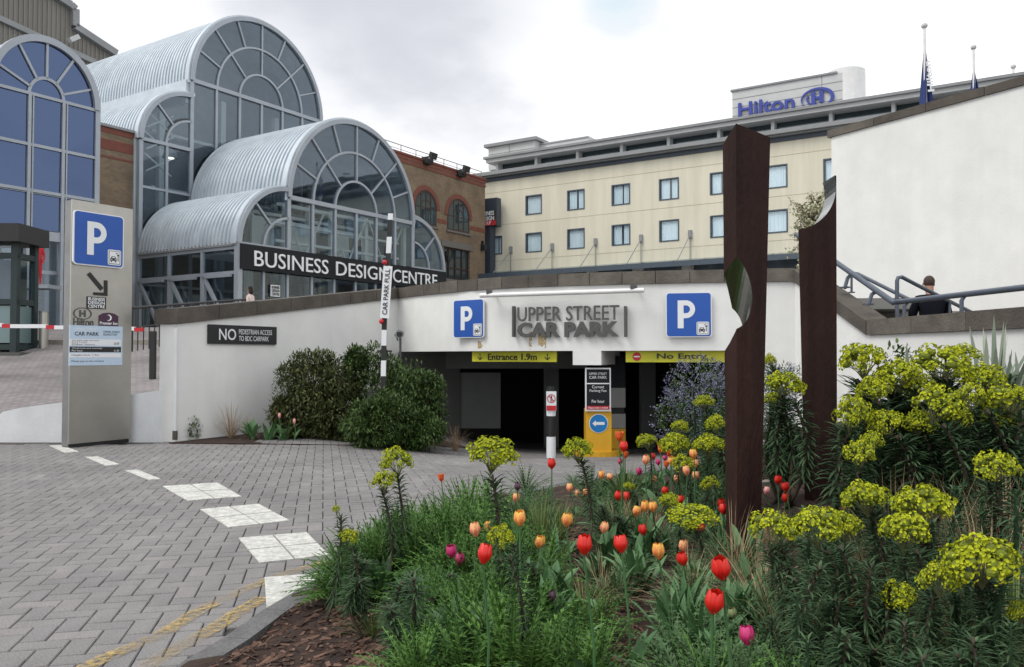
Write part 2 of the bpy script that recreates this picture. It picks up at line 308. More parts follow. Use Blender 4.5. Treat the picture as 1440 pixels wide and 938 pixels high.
def thing(name, label, cat, loc=(0, 0, 0), rz=0, group=None, scale=None):
    o = bpy.data.objects.new(name, None); C.objects.link(o); o.location = loc; o.rotation_euler = (0, 0, rz)
    o['label'] = label; o['category'] = cat; o.empty_display_size = .1
    if group: o['group'] = group
    if scale: o.scale = scale
    return o
def root_of(p):
    off = V((0, 0, 0))
    while p is not None: off += p.location; p = p.parent
    return off
def part(name, mb, mats, parent, local=False, smooth=False, label=None, kind=None):
    """a part built in world coordinates (or local ones) under its thing"""
    off = V((0, 0, 0)) if local else root_of(parent)
    o = bpy.data.objects.new(name, mb.mesh(name, mats, smooth, off)); C.objects.link(o); o.parent = parent
    if label: o['label'] = label
    if kind: o['kind'] = kind
    return o
def inst(name, me, parent, loc=(0, 0, 0), rot=(0, 0, 0), sc=(1, 1, 1)):
    o = bpy.data.objects.new(name, me); C.objects.link(o); o.parent = parent; o.location = loc; o.rotation_euler = rot; o.scale = sc; return o
def single(name, mb, mats, label, cat, group=None, smooth=False, kind=None):
    a = np.array([tuple(p) for p in mb.v]); c = V(((a[:, 0].min()+a[:, 0].max())/2, (a[:, 1].min()+a[:, 1].max())/2, a[:, 2].min()))
    o = bpy.data.objects.new(name, mb.mesh(name, mats, smooth, c)); C.objects.link(o); o.location = c
    if label: o['label'] = label
    if cat: o['category'] = cat
    if group: o['group'] = group
    if kind: o['kind'] = kind
    return o
def struct(name, mb, mats, smooth=False):
    o = bpy.data.objects.new(name, mb.mesh(name, mats, smooth)); C.objects.link(o); o['kind'] = 'structure'; return o
def text(body, m, parent, p0, right, up, width, height, name='lettering', depth=.01, proud=.004, bold=0, label=None, align='box'):
    """raised lettering filling a box whose lower left corner is p0 (world)"""
    right = V(right).normalized(); up = V(up).normalized(); n = right.cross(up)
    cu = bpy.data.curves.new('t', 'FONT'); cu.body = body; cu.offset = bold; cu.extrude = .001; cu.resolution_u = 3
    if '\n' in body: cu.space_line = .9
    o = bpy.data.objects.new('t', cu); C.objects.link(o); bpy.context.view_layer.update()
    me = bpy.data.meshes.new_from_object(o.evaluated_get(bpy.context.evaluated_depsgraph_get())); bpy.data.objects.remove(o)
    a = np.empty(len(me.vertices)*3); me.vertices.foreach_get('co', a); a = a.reshape(-1, 3)
    mn, mx = a.min(0), a.max(0); sx = width/(mx[0]-mn[0]); sy = height/(mx[1]-mn[1]); off = root_of(parent)
    P = np.array(p0)-np.array(off); zz = np.where(a[:, 2] > 0, proud+depth, proud)
    a = P + np.outer((a[:, 0]-mn[0])*sx, right) + np.outer((a[:, 1]-mn[1])*sy, up) + np.outer(zz, n)
    me.vertices.foreach_set('co', a.ravel()); me.materials.clear(); me.materials.append(M[m]); me.name = name; me.update()
    ob = bpy.data.objects.new(name, me); C.objects.link(ob); ob.parent = parent
    if label: ob['label'] = label
    return ob
def holes_wall(mb, o, u, ulen, z0, z1, holes, depth, nrm, m=0):
    """wall face with real openings: holes = (u0,u1,za,zb); reveals go back by depth (nrm points outward)"""
    o = V(o); u = V(u).normalized(); nrm = V(nrm).normalized()
    us = sorted({0, ulen, *[h[0] for h in holes], *[h[1] for h in holes]}); zs = sorted({z0, z1, *[h[2] for h in holes], *[h[3] for h in holes]})
    P = lambda a, z, d=0: o + u*a + V((0, 0, z)) - nrm*d
    for i in range(len(us)-1):
        for j in range(len(zs)-1):
            ca, cz = (us[i]+us[i+1])/2, (zs[j]+zs[j+1])/2
            if any(h[0] < ca < h[1] and h[2] < cz < h[3] for h in holes): continue
            mb.add([P(us[i], zs[j]), P(us[i+1], zs[j]), P(us[i+1], zs[j+1]), P(us[i], zs[j+1])], [(0, 1, 2, 3)], m)
    for a, b, c, d in holes:
        for q in (((a, c), (b, c)), ((b, c), (b, d)), ((b, d), (a, d)), ((a, d), (a, c))):
            mb.add([P(*q[0]), P(*q[1]), P(*q[1], depth), P(*q[0], depth)], [(0, 1, 2, 3)], m)
UP = V((0, 0, 1))
# ================================================================ THE GROUND
def sheet(x0, x1, y0, y1, nx, ny, fn, mb=None):
    mb = mb or MB(); vs = [(x0+(x1-x0)*i/nx, y0+(y1-y0)*j/ny) for j in range(ny+1) for i in range(nx+1)]
    mb.add([(x, y, fn(x, y)) for x, y in vs], [(j*(nx+1)+i, j*(nx+1)+i+1, (j+1)*(nx+1)+i+1, (j+1)*(nx+1)+i) for j in range(ny) for i in range(nx)]); return mb
mb = MB(); mb.cbox(-900, 900, -900, 900, -4.2, -4.0); struct('ground', mb, 'asphalt')
forecourt = struct('forecourt_paving', sheet(-60, 60, -60, 32, 120, 92, lambda x, y: g(x, y)-.02), 'joint')
# bed outline
KX = [(-2.3, -2), (-2.0, 1), (-1.72, 2.5), (-1.56, 3.4)] + [tuple(PG(*p).xy) for p in ((262, 938), (318, 904), (374, 864), (459, 813))] + [(-1.1, 6.1), (-.85, 7.2), (-.1, 8.5), (1.0, 9.6), (2.3, 10.7), (3.6, 12.0), (4.3, 13.6)]
BED = KX + [(4.75, 14.6), (5.4, 12.6), (5.9, 9.3), (7, 5), (7, -2)]
KA = np.array(KX); A0 = KA[:-1]; AB = KA[1:]-A0; AL = (AB**2).sum(1)
def kdist(x, y):
    p = np.array((x, y)); t = np.clip(((p-A0)*AB).sum(1)/AL, 0, 1); return float(np.sqrt((((A0+AB*t[:, None])-p)**2).sum(1)).min())
def inside(x, y, poly):
    c = False; n = len(poly); j = n-1
    for i in range(n):
        if (poly[i][1] > y) != (poly[j][1] > y) and x < (poly[j][0]-poly[i][0])*(y-poly[i][1])/(poly[j][1]-poly[i][1])+poly[i][0]: c = not c
        j = i
    return c
def soil(x, y):
    if not inside(x, y, BED): return g(x, y) - .06
    d = kdist(x, y)
    return g(x, y)*.8 + .015 + .2*ss(d/1.6) + .45*ss((x-1.6)/4)*ss((y-3.5)/5) + .018*math.sin(x*7.1+y*3.3) + .012*math.sin(x*17-y*13)
soil_o = struct('flower_bed_soil', sheet(-2.4, 7, -2, 14.6, 94, 166, soil), 'soil', 'all')
# herringbone blocks
TH = math.atan2(1, -.23) - math.pi/2; ca, sa = math.cos(TH), math.sin(TH); U = .25
white_quads = [[PG(*p) for p in q] for q in (
    [(227, 684), (306, 679), (341, 699), (263, 705)], [(280, 717), (364, 709), (409, 733), (321, 743)],
    [(334, 757), (432, 749), (464, 782), (364, 793)], [(372, 813), (459, 806.5), (457, 812), (375, 861)])]
wq2 = [[(p.x, p.y) for p in q] for q in white_quads]
blocks = []
for i in range(-150, 150):
    for j in range(-110, 190):
        # classic herringbone: cells of half a block, each block = two cells
        k = (i - j) % 4
        if k == 0: blocks.append((i, j, 2, 1))
        elif k == 2: blocks.append((i, j-1, 1, 2))
h = U/2; big = []; rest = MB()
def block_geo(bx, by, w_, d_, q=random.random):
    gap = .0032; ch = .004
    x0, x1, y0, y1 = bx*h+gap, (bx+w_)*h-gap, by*h+gap, (by+d_)*h-gap
    rot = lambda x, y: (x*ca - y*sa, x*sa + y*ca)
    P = [rot(x0, y0), rot(x1, y0), rot(x1, y1), rot(x0, y1)]; Q = [rot(x0+ch, y0+ch), rot(x1-ch, y0+ch), rot(x1-ch, y1-ch), rot(x0+ch, y1-ch)]
    return P, Q
cands = []
for bx, by, w_, d_ in blocks:
    cx, cy = (bx+w_/2)*h, (by+d_/2)*h; x, y = cx*ca-cy*sa, cx*sa+cy*ca
    if not (-15 < x < 6.5 and 1.5 < y < 21): continue
    if x < -6.0 and y > 14.3: continue
    if y > 13.4 and x < -2.9-(19-y)*.55: continue
    if y > 17.5 and x < -2.4: continue
    if inside(x, y, BED): continue
    if kdist(x, y) < .03: continue
    cands.append((x, y, bx, by, w_, d_))
def in_frame(x, y):
    px = 720+F*x/y; return -5 < px < 1445 and y > 3.75
vis = sorted([c for c in cands if in_frame(c[0], c[1])], key=lambda c: c[1])
first = set(id(c) for c in vis[:300])
nb = 0
for c in cands:
    x, y, bx, by, w_, d_ = c; P, Q = block_geo(bx, by, w_, d_); dz = random.gauss(0, .0012); tx, ty = random.gauss(0, .006), random.gauss(0, .006)
    z = lambda p, e: g(*p)+dz+(p[0]-x)*tx+(p[1]-y)*ty-e
    vs = [(p[0], p[1], z(p, .045)) for p in P]+[(p[0], p[1], z(p, .006)) for p in P]+[(p[0], p[1], z(p, 0)) for p in Q]
    fs = [(0, 1, 5, 4), (1, 2, 6, 5), (2, 3, 7, 6), (3, 0, 4, 7), (4, 5, 9, 8), (5, 6, 10, 9), (6, 7, 11, 10), (7, 4, 8, 11), (8, 9, 10, 11)]
    t = min(1, abs(random.gauss(0, .45)))
    if id(c) in first:
        m_ = MB(); m_.add(vs, fs, 0, t); o = bpy.data.objects.new('paving_block', m_.mesh('paving_block', 'block', False, (x, y, 0))); C.objects.link(o); o.parent = forecourt; o.location = (x, y, 0)
    else: rest.add(vs, fs, 0, t)
part('paving_block_field', rest, 'block', forecourt, kind='stuff')
# white slabs: 2 x 2 tiles each, the last one cut by the kerb
for qi, q in enumerate(white_quads):
    n = 2 if qi < 3 else 1; a, b, c, d = q
    if n == 1:
        m_ = MB(); m_.prism([p+V((0, 0, -.03)) for p in q], (0, 0, .037)); part('white_marking_slab', m_, 'slab', forecourt); continue
    L_ = lambda s, t: (a*(1-s)+b*s)*(1-t)+(d*(1-s)+c*s)*t
    for i in range(2):
        for j in range(2):
            e = .012; s0, s1, t0, t1 = i/2+e, (i+1)/2-e, j/2+e, (j+1)/2-e; m_ = MB()
            m_.prism([L_(s, t)+V((0, 0, -.03)) for s, t in ((s0, t0), (s1, t0), (s1, t1), (s0, t1))], (0, 0, .036+.003*random.random())); part('white_marking_slab', m_, 'slab', forecourt)
for q in ([(69, 627), (87, 626.5), (111, 635.5), (91, 637)], [(120, 643), (137, 642.3), (168, 653.3), (149, 655.3)], [(176, 662), (193, 661), (226, 674), (209, 675.3)]):
    m_ = MB(); m_.prism([PG(*p)+V((0, 0, -.02)) for p in q], (0, 0, .027)); part('white_dash', m_, 'slab', forecourt)
def ribbon(pxs, wd, name, m, dz=.0062):
    P = [PG(*p) for p in pxs]; Q = []
    for a, b in zip(P[:-1], P[1:]):
        for k in range(8): Q.append(a.lerp(b, k/8))
    Q.append(P[-1]); vs = []
    for i, p in enumerate(Q):
        d = (Q[min(i+1, len(Q)-1)]-Q[max(0, i-1)]).normalized(); s_ = V((-d.y, d.x, 0))*wd/2; vs += [p-s_+V((0, 0, dz)), p+s_+V((0, 0, dz))]
    mb = MB(); mb.add(vs, [(2*i, 2*i+2, 2*i+3, 2*i+1) for i in range(len(Q)-1)]); part(name, mb, m, forecourt)
ribbon([(90, 955), (150, 925), (226, 894), (282, 858), (346, 829), (403, 806), (462, 791)], .1, 'yellow_line', 'yellow')
ribbon([(180, 955), (242, 916), (300, 885), (335, 862), (371, 841)], .11, 'yellow_line', 'yellow', .0064)
# kerb
kerb = struct('kerb', (lambda m: (m.tube([(x, y, g(x, y)-.12) for x, y in KX], .03, 4), m)[1])(MB()), 'joint')
K2 = []
for a, b in zip(KX[:-1], KX[1:]):
    n = max(1, round(math.dist(a, b)/.5)); K2 += [(a[0]+(b[0]-a[0])*k/n, a[1]+(b[1]-a[1])*k/n) for k in range(n)]
K2.append(KX[-1])
def koff(i, w_):
    a, b = K2[max(0, i-1)], K2[min(len(K2)-1, i+1)]; d = V((b[0]-a[0], b[1]-a[1], 0)).normalized(); return V((K2[i][0], K2[i][1], 0))+V((d.y, -d.x, 0))*w_
for i in range(len(K2)-1):
    a0, a1, b0, b1 = koff(i, -.012), koff(i, .125), koff(i+1, -.012), koff(i+1, .125); e = .006
    qs = [a0.lerp(b0, e), a1.lerp(b1, e), a1.lerp(b1, 1-e), a0.lerp(b0, 1-e)]
    m_ = MB(); gz = g(*K2[i]); m_.prism([q+V((0, 0, gz-.1)) for q in qs], (0, 0, .128)); part('kerb_stone', m_, 'kerb', kerb)
# mulch chips on the bed
mb = MB()
for _ in range(9000):
    x, y = random.uniform(-1.9, 4.5), random.uniform(2.6, 9) if random.random() < .8 else random.uniform(2.6, 6)
    if random.random() < .5: x, y = random.uniform(-1.6, .6), random.uniform(3, 6)
    if not inside(x, y, BED) or kdist(x, y) < .14: continue
    z = soil(x, y)+.004; a = random.uniform(0, 6.3); l_, w_ = random.uniform(.008, .032), random.uniform(.004, .01); c_, s_ = math.cos(a), math.sin(a); tl = random.uniform(-.4, .7)
    mb.add([(x-c_*l_+s_*w_, y-s_*l_-c_*w_, z-.002), (x+c_*l_+s_*w_, y+s_*l_-c_*w_, z+tl*l_), (x+c_*l_-s_*w_, y+s_*l_+c_*w_, z+tl*l_+.004), (x-c_*l_-s_*w_, y-s_*l_+c_*w_, z+.004)], [(0, 1, 2, 3)], 0, random.random()**2)
s = single('bark_mulch', mb, 'chip', 'dark red-brown bark mulch over the bed inside the kerb', 'mulch', kind='stuff')
# ramp to the left and upper plaza
RZ = lambda x, y: min(2.48, .02 + max(0, y-14.0)*.158)
mb = MB(); xs = [-70, -40, -25, -15, -10, -7, -6.06]
def rightx(y): return -6.02 + (y-13.75)*.5585 if y < 19 else -3.1 - (y-19)*.5
for j in range(40):
    y0, y1 = 14.0+j*.5, 14.5+j*.5
    for i in range(12):
        a0, a1 = i/12, (i+1)/12; X = lambda a, y: -60 + (rightx(y)+60)*(1-(1-a)**2.2)
        mb.add([(X(a0, y0), y0, RZ(0, y0)), (X(a1, y0), y0, RZ(0, y0)), (X(a1, y1), y1, RZ(0, y1)), (X(a0, y1), y1, RZ(0, y1))], [(0, 1, 2, 3)])
struct('entrance_ramp', mb, 'rampblock')
CURVE = [(-2.64, 19.0), (-2.1, 18.25), (-1.526, 17.55), (-.845, 16.78), (-.25, 16.3), (.41, 15.9), (1.1, 15.6), (1.87, 15.35), (2.55, 15.16), (3.23, 15.0), (4.25, 14.8), (5.08, 14.66)]
mb = MB(); mb.prism([V((x, y+.45, 2.3)) for x, y in CURVE] + [V(p) for p in ((7.6, 14.8, 2.3), (8.5, 22, 2.3), (90, 22, 2.3), (90, 120, 2.3), (-90, 120, 2.3), (-90, 33.5, 2.3), (-10, 33.5, 2.3), (-3.0, 19.4, 2.3))], (0, 0, .2))
struct('upper_plaza', mb, 'plaza')
# ================================================================ CAR PARK FRONT WALL
wall = thing('car_park_entrance_wall', 'white curved concrete front of the underground car park with brown coping', 'wall', (1.5, 15.6, -.5))
def curve_wall(mb, pts, z0, z1, th, m=0):
    n = len(pts)
    def off(i, w_):
        a, b = pts[max(0, i-1)], pts[min(n-1, i+1)]; d = V((b[0]-a[0], b[1]-a[1], 0)).normalized(); return V((pts[i][0], pts[i][1], 0))+V((-d.y, d.x, 0))*w_
    O0 = [off(i, 0) for i in range(n)]; O1 = [off(i, th) for i in range(n)]
    vs = [p+UP*z0 for p in O0]+[p+UP*z1 for p in O0]+[p+UP*z0 for p in O1]+[p+UP*z1 for p in O1]; fs = []
    for i in range(n-1): fs += [(i, i+1, n+i+1, n+i), (2*n+i+1, 2*n+i, 3*n+i, 3*n+i+1), (n+i, n+i+1, 3*n+i+1, 3*n+i), (i+1, i, 2*n+i, 2*n+i+1)]
    fs += [(0, n, 3*n, 2*n), (n-1, 3*n-1, 4*n-1, 2*n-1)]; mb.add(vs, fs, m); return off
SOF = 1.54
mb = MB(); curve_wall(mb, CURVE, SOF, 2.78, .4)
mb2 = MB(); offc = curve_wall(mb2, CURVE, SOF+.01, 2.77, .39)
part('fascia', mb, 'white_wall', wall)
# pier hanging at the middle of the opening, right-hand wall under the fascia
def ptc(px):   # point on the fascia line seen at photo column px
    for a, b in zip(CURVE[:-1], CURVE[1:]):
        p = PV(px, 480, a, (b[0]-a[0], b[1]-a[1]))
        if a[0]-1e-6 <= p.x <= b[0]+1e-6: return V((p.x, p.y, 0)), V((b[0]-a[0], b[1]-a[1], 0)).normalized()
    return V((*CURVE[-1], 0)), V((1, -.2, 0)).normalized()
pa, d1 = ptc(805.5); pb, d2 = ptc(845.5); mb = MB(); nb_ = V((-d1.y, d1.x, 0))
mb.prism([pa-nb_*.003+UP*1.27, pb-nb_*.003+UP*1.27, pb+nb_*1.9+UP*1.27, pa+nb_*1.9+UP*1.27], (0, 0, .275)); part('hanging_pier', mb, 'white_wall', wall)
pj, dj = ptc(1052); mb = MB(); pe = V((5.12, 14.65, 0)); mb.prism([pj-UP*1.5, pe-UP*1.5, pe+V((.1, .4, -1.5)), pj+V((.1, .4, -1.5))], (0, 0, 1.5+SOF)); part('side_wall', mb, 'white_wall', wall)
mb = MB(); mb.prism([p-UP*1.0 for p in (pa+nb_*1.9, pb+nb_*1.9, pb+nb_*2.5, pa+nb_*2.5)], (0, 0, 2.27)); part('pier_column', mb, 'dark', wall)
# coping stones
def coping_run(P, wid, th, parent, step=.62, over=.05, mt=('coping', 'coping2')):
    """stones along a list of 3D points on the wall's front top edge"""
    P = [V(p) for p in P]; tot = [0]
    for a, b in zip(P[:-1], P[1:]): tot.append(tot[-1]+(b-a).length)
    def at(s):
        for i in range(len(P)-1):
            if s <= tot[i+1]+1e-9: return P[i].lerp(P[i+1], (s-tot[i])/(tot[i+1]-tot[i])), i
        return P[-1], len(P)-2
    n = max(1, round(tot[-1]/step)); L_ = tot[-1]/n
    def nrm(i):
        vs_ = []
        for k in (i-1, i, i+1):
            if 0 <= k < len(P)-1: d = P[k+1]-P[k]; vs_.append(V((-d.y, d.x, 0)).normalized()*(2 if k == i else 1))
        q = V((0, 0, 0))
        for v_ in vs_: q += v_
        return q.normalized()
    for k in range(n):
        a, ia = at(k*L_); b, ib = at((k+1)*L_); d = (b-a).normalized(); a2 = a+d*.006; b2 = b-d*.006
        na, nb2 = nrm(ia), nrm(ib); j = random.uniform(-.004, .004); t_ = V((0, 0, th+j)); m_ = MB()
        m_.prism([a2-na*(over+j), b2-nb2*(over+j), b2+nb2*(wid-over), a2+na*(wid-over)], t_)
        part('coping_stone', m_, mt[0] if random.random() < .7 else mt[1], parent)
coping_run([(x, y, 2.782) for x, y in CURVE], .5, .235, wall)
# left wing wall
P1 = V((-5.6, 13.7, 0)); A = V((-2.64, 19.0, 0)); dl = (A-P1).normalized(); nl = V((-dl.y, dl.x, 0)); LW = (A-P1).length
lwall = thing('wing_wall', 'grey-white wing wall with sloping brown coping behind the shrubs, left of the entrance', 'wall', tuple(P1))
mb = MB(); n_ = .45
def zt(s):
    p = P1+dl*s; px_ = 720+F*p.x/p.y; return PD(px_, 437-(px_-225)*.0975, p.y).z-.25*(1-s/LW)-.258*(s/LW)
for k in range(10):
    s0, s1 = LW*k/10, LW*(k+1)/10; a, b = P1+dl*s0, P1+dl*s1
    vs = [a-UP*.8, b-UP*.8, b+UP*zt(s1), a+UP*zt(s0)]; vs += [p+nl*n_ for p in vs]
    fs = [(0, 1, 2, 3), (5, 4, 7, 6), (3, 2, 6, 7)]
    if k == 0: fs.append((0, 3, 7, 4))
    if k == 9: fs.append((1, 5, 6, 2))
    mb.add(vs, fs)
part('wall_face', mb, 'white_wall', lwall)
coping_run([P1+dl*(LW*k/10-(.06 if k == 0 else 0))+UP*(zt(LW*k/10)+.003) for k in range(11)], .56, .25, lwall, step=.95, mt=('coping', 'coping'))
# downpipe at the near corner
mb = MB(); q = P1-nl*.02-dl*.05; mb.tube([q+UP*.12, q+UP*1.9], .03, 8); mb.tube([q+UP*.05, q+UP*.2], .045, 8, 1); part('downpipe', mb, ['white_low', 'coping'], lwall)
def board(parent, name, p_, d_, px0, px1, y0, y1, m, th=.03, proud=.01, edge=None, rim=.02):
    """a flat sign set on the vertical plane through p_ along d_, its corners read off the photograph; returns frame"""
    a = PV(px0, (y0[0]+y0[1])/2, p_, d_); b = PV(px1, (y1[0]+y1[1])/2, p_, d_); ta, ba = PV(px0, y0[0], p_, d_).z, PV(px0, y0[1], p_, d_).z
    tb, bb = PV(px1, y1[0], p_, d_).z, PV(px1, y1[1], p_, d_).z; zt_, zb = (ta+tb)/2, (ba+bb)/2
    r = V((b.x-a.x, b.y-a.y, 0)); W = r.length; r.normalize(); n = r.cross(UP); o = V((a.x, a.y, zb))+n*proud; mb = MB()
    if edge:
        mb.box(o, r*W, UP*(zt_-zb), n*th, 1); mb.box(o+r*rim+UP*rim+n*(th*.5), r*(W-2*rim), UP*(zt_-zb-2*rim), n*(th*.5+.003), 0); ob = part(name, mb, [m, edge], parent)
    else: mb.box(o, r*W, UP*(zt_-zb), n*th, 0); ob = part(name, mb, m, parent)
    return ob, o+n*(th+(.003 if edge else 0)), r, n, W, zt_-zb
def rrect(w_, h_, r_, seg=5):
    pts = []
    for cx, cy, a0 in ((w_-r_, h_-r_, 0), (r_, h_-r_, 90), (r_, r_, 180), (w_-r_, r_, 270)):
        for k in range(seg+1): a = R(a0+90*k/seg); pts.append((cx+r_*math.cos(a), cy+r_*math.sin(a)))
    return pts
def p_sign(parent, o, r, W, H, group=None):
    """blue parking sign: rounded blue plate with white rim, white P, small ticket-machine pictogram; o = lower left corner on the wall"""
    n = r.cross(UP)
    P = lambda x, y, z=0: o+r*x+UP*y+n*z
    def plate(nm, x, y, w_, h_, rr, z0, z1, m): 
        mb = MB(); mb.prism([P(x+a, y+b, z0) for a, b in rrect(w_, h_, rr)], n*(z1-z0)); return part(nm, mb, m, parent)
    plate('sign_plate', 0, 0, W, H, .07*W, .01, .04, 'signwhite'); plate('blue_face', .022*W, .02*H, W*.956, H*.96, .06*W, .03, .044, 'blue')
    # letter P
    x0, y0, w_, h_ = .26*W, .2*H, .38*W, .62*H; st = w_*.34
    ol = [(0, 0), (st, 0), (st, h_*.36)]; cx, cy, ro = w_-h_*.32, h_*.68, h_*.32
    outer = [(cx+ro*math.cos(R(a)), cy+ro*math.sin(R(a))) for a in range(-90, 91, 15)]; ri = ro-st*.86
    inner = [(cx+ri*math.cos(R(a)), cy+ri*math.sin(R(a))) for a in range(-90, 91, 15)]
    mb = MB(); mb.prism([P(x0+a, y0+b, .046) for a, b in ((0, 0), (st, 0), (st, h_), (0, h_))], n*.003)
    for k in range(len(outer)-1):
        mb.prism([P(x0+a, y0+b, .0465) for a, b in (outer[k], outer[k+1], inner[k+1], inner[k])], n*.003)
    mb.prism([P(x0+a, y0+b, .0465) for a, b in ((st, outer[0][1]), outer[0], inner[0], (st, inner[0][1]))], n*.003)
    mb.prism([P(x0+a, y0+b, .0465) for a, b in ((st, inner[-1][1]), inner[-1], outer[-1], (st, outer[-1][1]))], n*.003)
    part('letter_p', mb, 'signwhite', parent)
    bx, by, s = .67*W, .05*H, .27*W
    plate('pictogram_plate', bx, by, s, s*1.08, .12*s, .044, .05, 'signwhite')
    mb = MB(); Q = lambda pts: mb.prism([P(bx+a*s, by+b*s, .05) for a, b in pts], n*.002)
    fr = .035
    for pts in ([(.07, .07), (.93, .07), (.93, .07+fr), (.07, .07+fr)], [(.07, .97), (.93, .97), (.93, 1.0), (.07, 1.0)], [(.07, .105), (.105, .105), (.105, .968), (.07, .968)], [(.895, .105), (.93, .105), (.93, .968), (.895, .968)]): Q(pts)
    Q([(.18, .3), (.66, .3), (.66, .46), (.6, .5), (.56, .62), (.28, .62), (.24, .5), (.18, .46)]); Q([(.22, .2), (.3, .2), (.3, .298), (.22, .298)]); Q([(.54, .2), (.62, .2), (.62, .298), (.54, .298)])
    Q([(.74, .3), (.8, .3), (.8, .6), (.74, .6)]); Q([(.7, .64), (.84, .64), (.84, .78), (.7, .78)]); Q([(.6, .8), (.76, .86), (.74, .9), (.58, .84)])
    part('pictogram', mb, 'black', parent)
    mb = MB(); mb.prism([P(bx+a*s, by+b*s, .0525) for a, b in ((.3, .5), (.54, .5), (.51, .58), (.33, .58))], n*.001); mb.prism([P(bx+a*s, by+b*s, .0525) for a, b in ((.25, .36), (.32, .36), (.32, .42), (.25, .42))], n*.001); mb.prism([P(bx+a*s, by+b*s, .0525) for a, b in ((.52, .36), (.59, .36), (.59, .42), (.52, .42))], n*.001)
    part('pictogram_window', mb, 'signwhite', parent)
def on_fascia(pxc):
    p, d = ptc(pxc); return p, d
for px0, px1, yt, yb, lab in ((641, 684, 420, 475.5, 'narrow-looking blue P parking sign on the white fascia left of the grey lettering'), (936.5, 1000.5, 411, 474.5, 'larger blue P parking sign on the white fascia right of the grey lettering')):
    p, d = on_fascia((px0+px1)/2); a = PV(px0, yb, p, d); b = PV(px1, yt, p, d); r = V((b.x-a.x, b.y-a.y, 0)); n = r.normalized().cross(UP)
    t = thing('parking_sign', lab, 'sign', tuple(V((a.x, a.y, a.z))+n*.02), group='blue parking signs'); p_sign(t, V((a.x, a.y, a.z))+n*.04, r.normalized(), r.length, b.z-a.z)
    mb = MB(); mb.box(V((a.x, a.y, a.z+.2))+r*.3-n*.06, r*.4, UP*.05, n*.115); part('bracket', mb, 'rail', t)
# grey lettering on the fascia
a, _ = ptc(731); b, _ = ptc(873); d = (b-a).normalized(); n = d.cross(UP)
ta, tb = PV(803, 0, a, d), None
L0 = PV(724, 475, a, d); L1 = PV(882, 475, a, d)
t = thing('car_park_name', 'raised grey UPPER STREET CAR PARK lettering between two upright bars on the white fascia', 'lettering', (L0.x, L0.y, L0.z))
def vz(px, py): return PV(px, py, a, d).z
text('UPPER STREET', 'charcoal_letter', t, V((*PV(731, 453, a, d).xy, vz(731, 452.5)))+n*.1, d, UP, (PV(873, 440, a, d)-PV(731, 440, a, d)).xy.length, vz(731, 432.5)-vz(731, 452.5), depth=.03, bold=.004)
text('CAR PARK', 'charcoal_letter', t, V((*PV(731, 474, a, d).xy, vz(731, 475)))+n*.1, d, UP, (PV(873, 440, a, d)-PV(731, 440, a, d)).xy.length, vz(731, 454)-vz(731, 475), depth=.035, bold=.05)
for px in (723.5, 880): 
    q = PV(px, 474, a, d); mb = MB(); mb.box(V((q.x, q.y, vz(px, 474)))+n*.01, d*.035, UP*(vz(px, 431)-vz(px, 474)), n*.13); part('upright_bar', mb, 'charcoal_letter', t)
# tube light above the lettering
a1, _ = ptc(686); b1, _ = ptc(913); dd = (b1-a1).normalized(); nn_ = dd.cross(UP); q0 = V((a1.x, a1.y, PD(686, 416, a1.y).z))+nn_*.35; q1 = V((b1.x, b1.y, PD(913, 411.5, b1.y).z))+nn_*.35
q0.z = q1.z = (q0.z+q1.z)/2
t = thing('tube_light', 'long white tube light fixed above the UPPER STREET lettering', 'light', tuple(q0))
mb = MB(); mb.tube([q0, q1], .045, 10); part('diffuser', mb, 'white', t, smooth=True)
for k in (.06, .94): mb = MB(); c_ = q0.lerp(q1, k); mb.tube([c_+UP*.03, c_-nn_*.42+UP*.05], .02, 6); mb.cbox(c_.x-.06, c_.x+.06, c_.y-.04, c_.y+.04, c_.z+.03, c_.z+.1); part('arm', mb, 'charcoal_letter', t)
# rust stains under the lettering
for px0, px1, y0, y1 in ((744, 748, 466, 491), (757, 768, 466, 491), (672, 680, 477, 490), (691, 694, 462, 508)):
    p, d = ptc((px0+px1)/2); a = PV(px0, y1, p, d); b = PV(px1, y0, p, d); n = d.cross(UP); mb = MB()
    if y1 < 500: mb.box(a+n*.001, V((b.x-a.x, b.y-a.y, 0)), UP*(b.z-a.z), n*.002); part('rust_streak', mb, 'stain', wall)
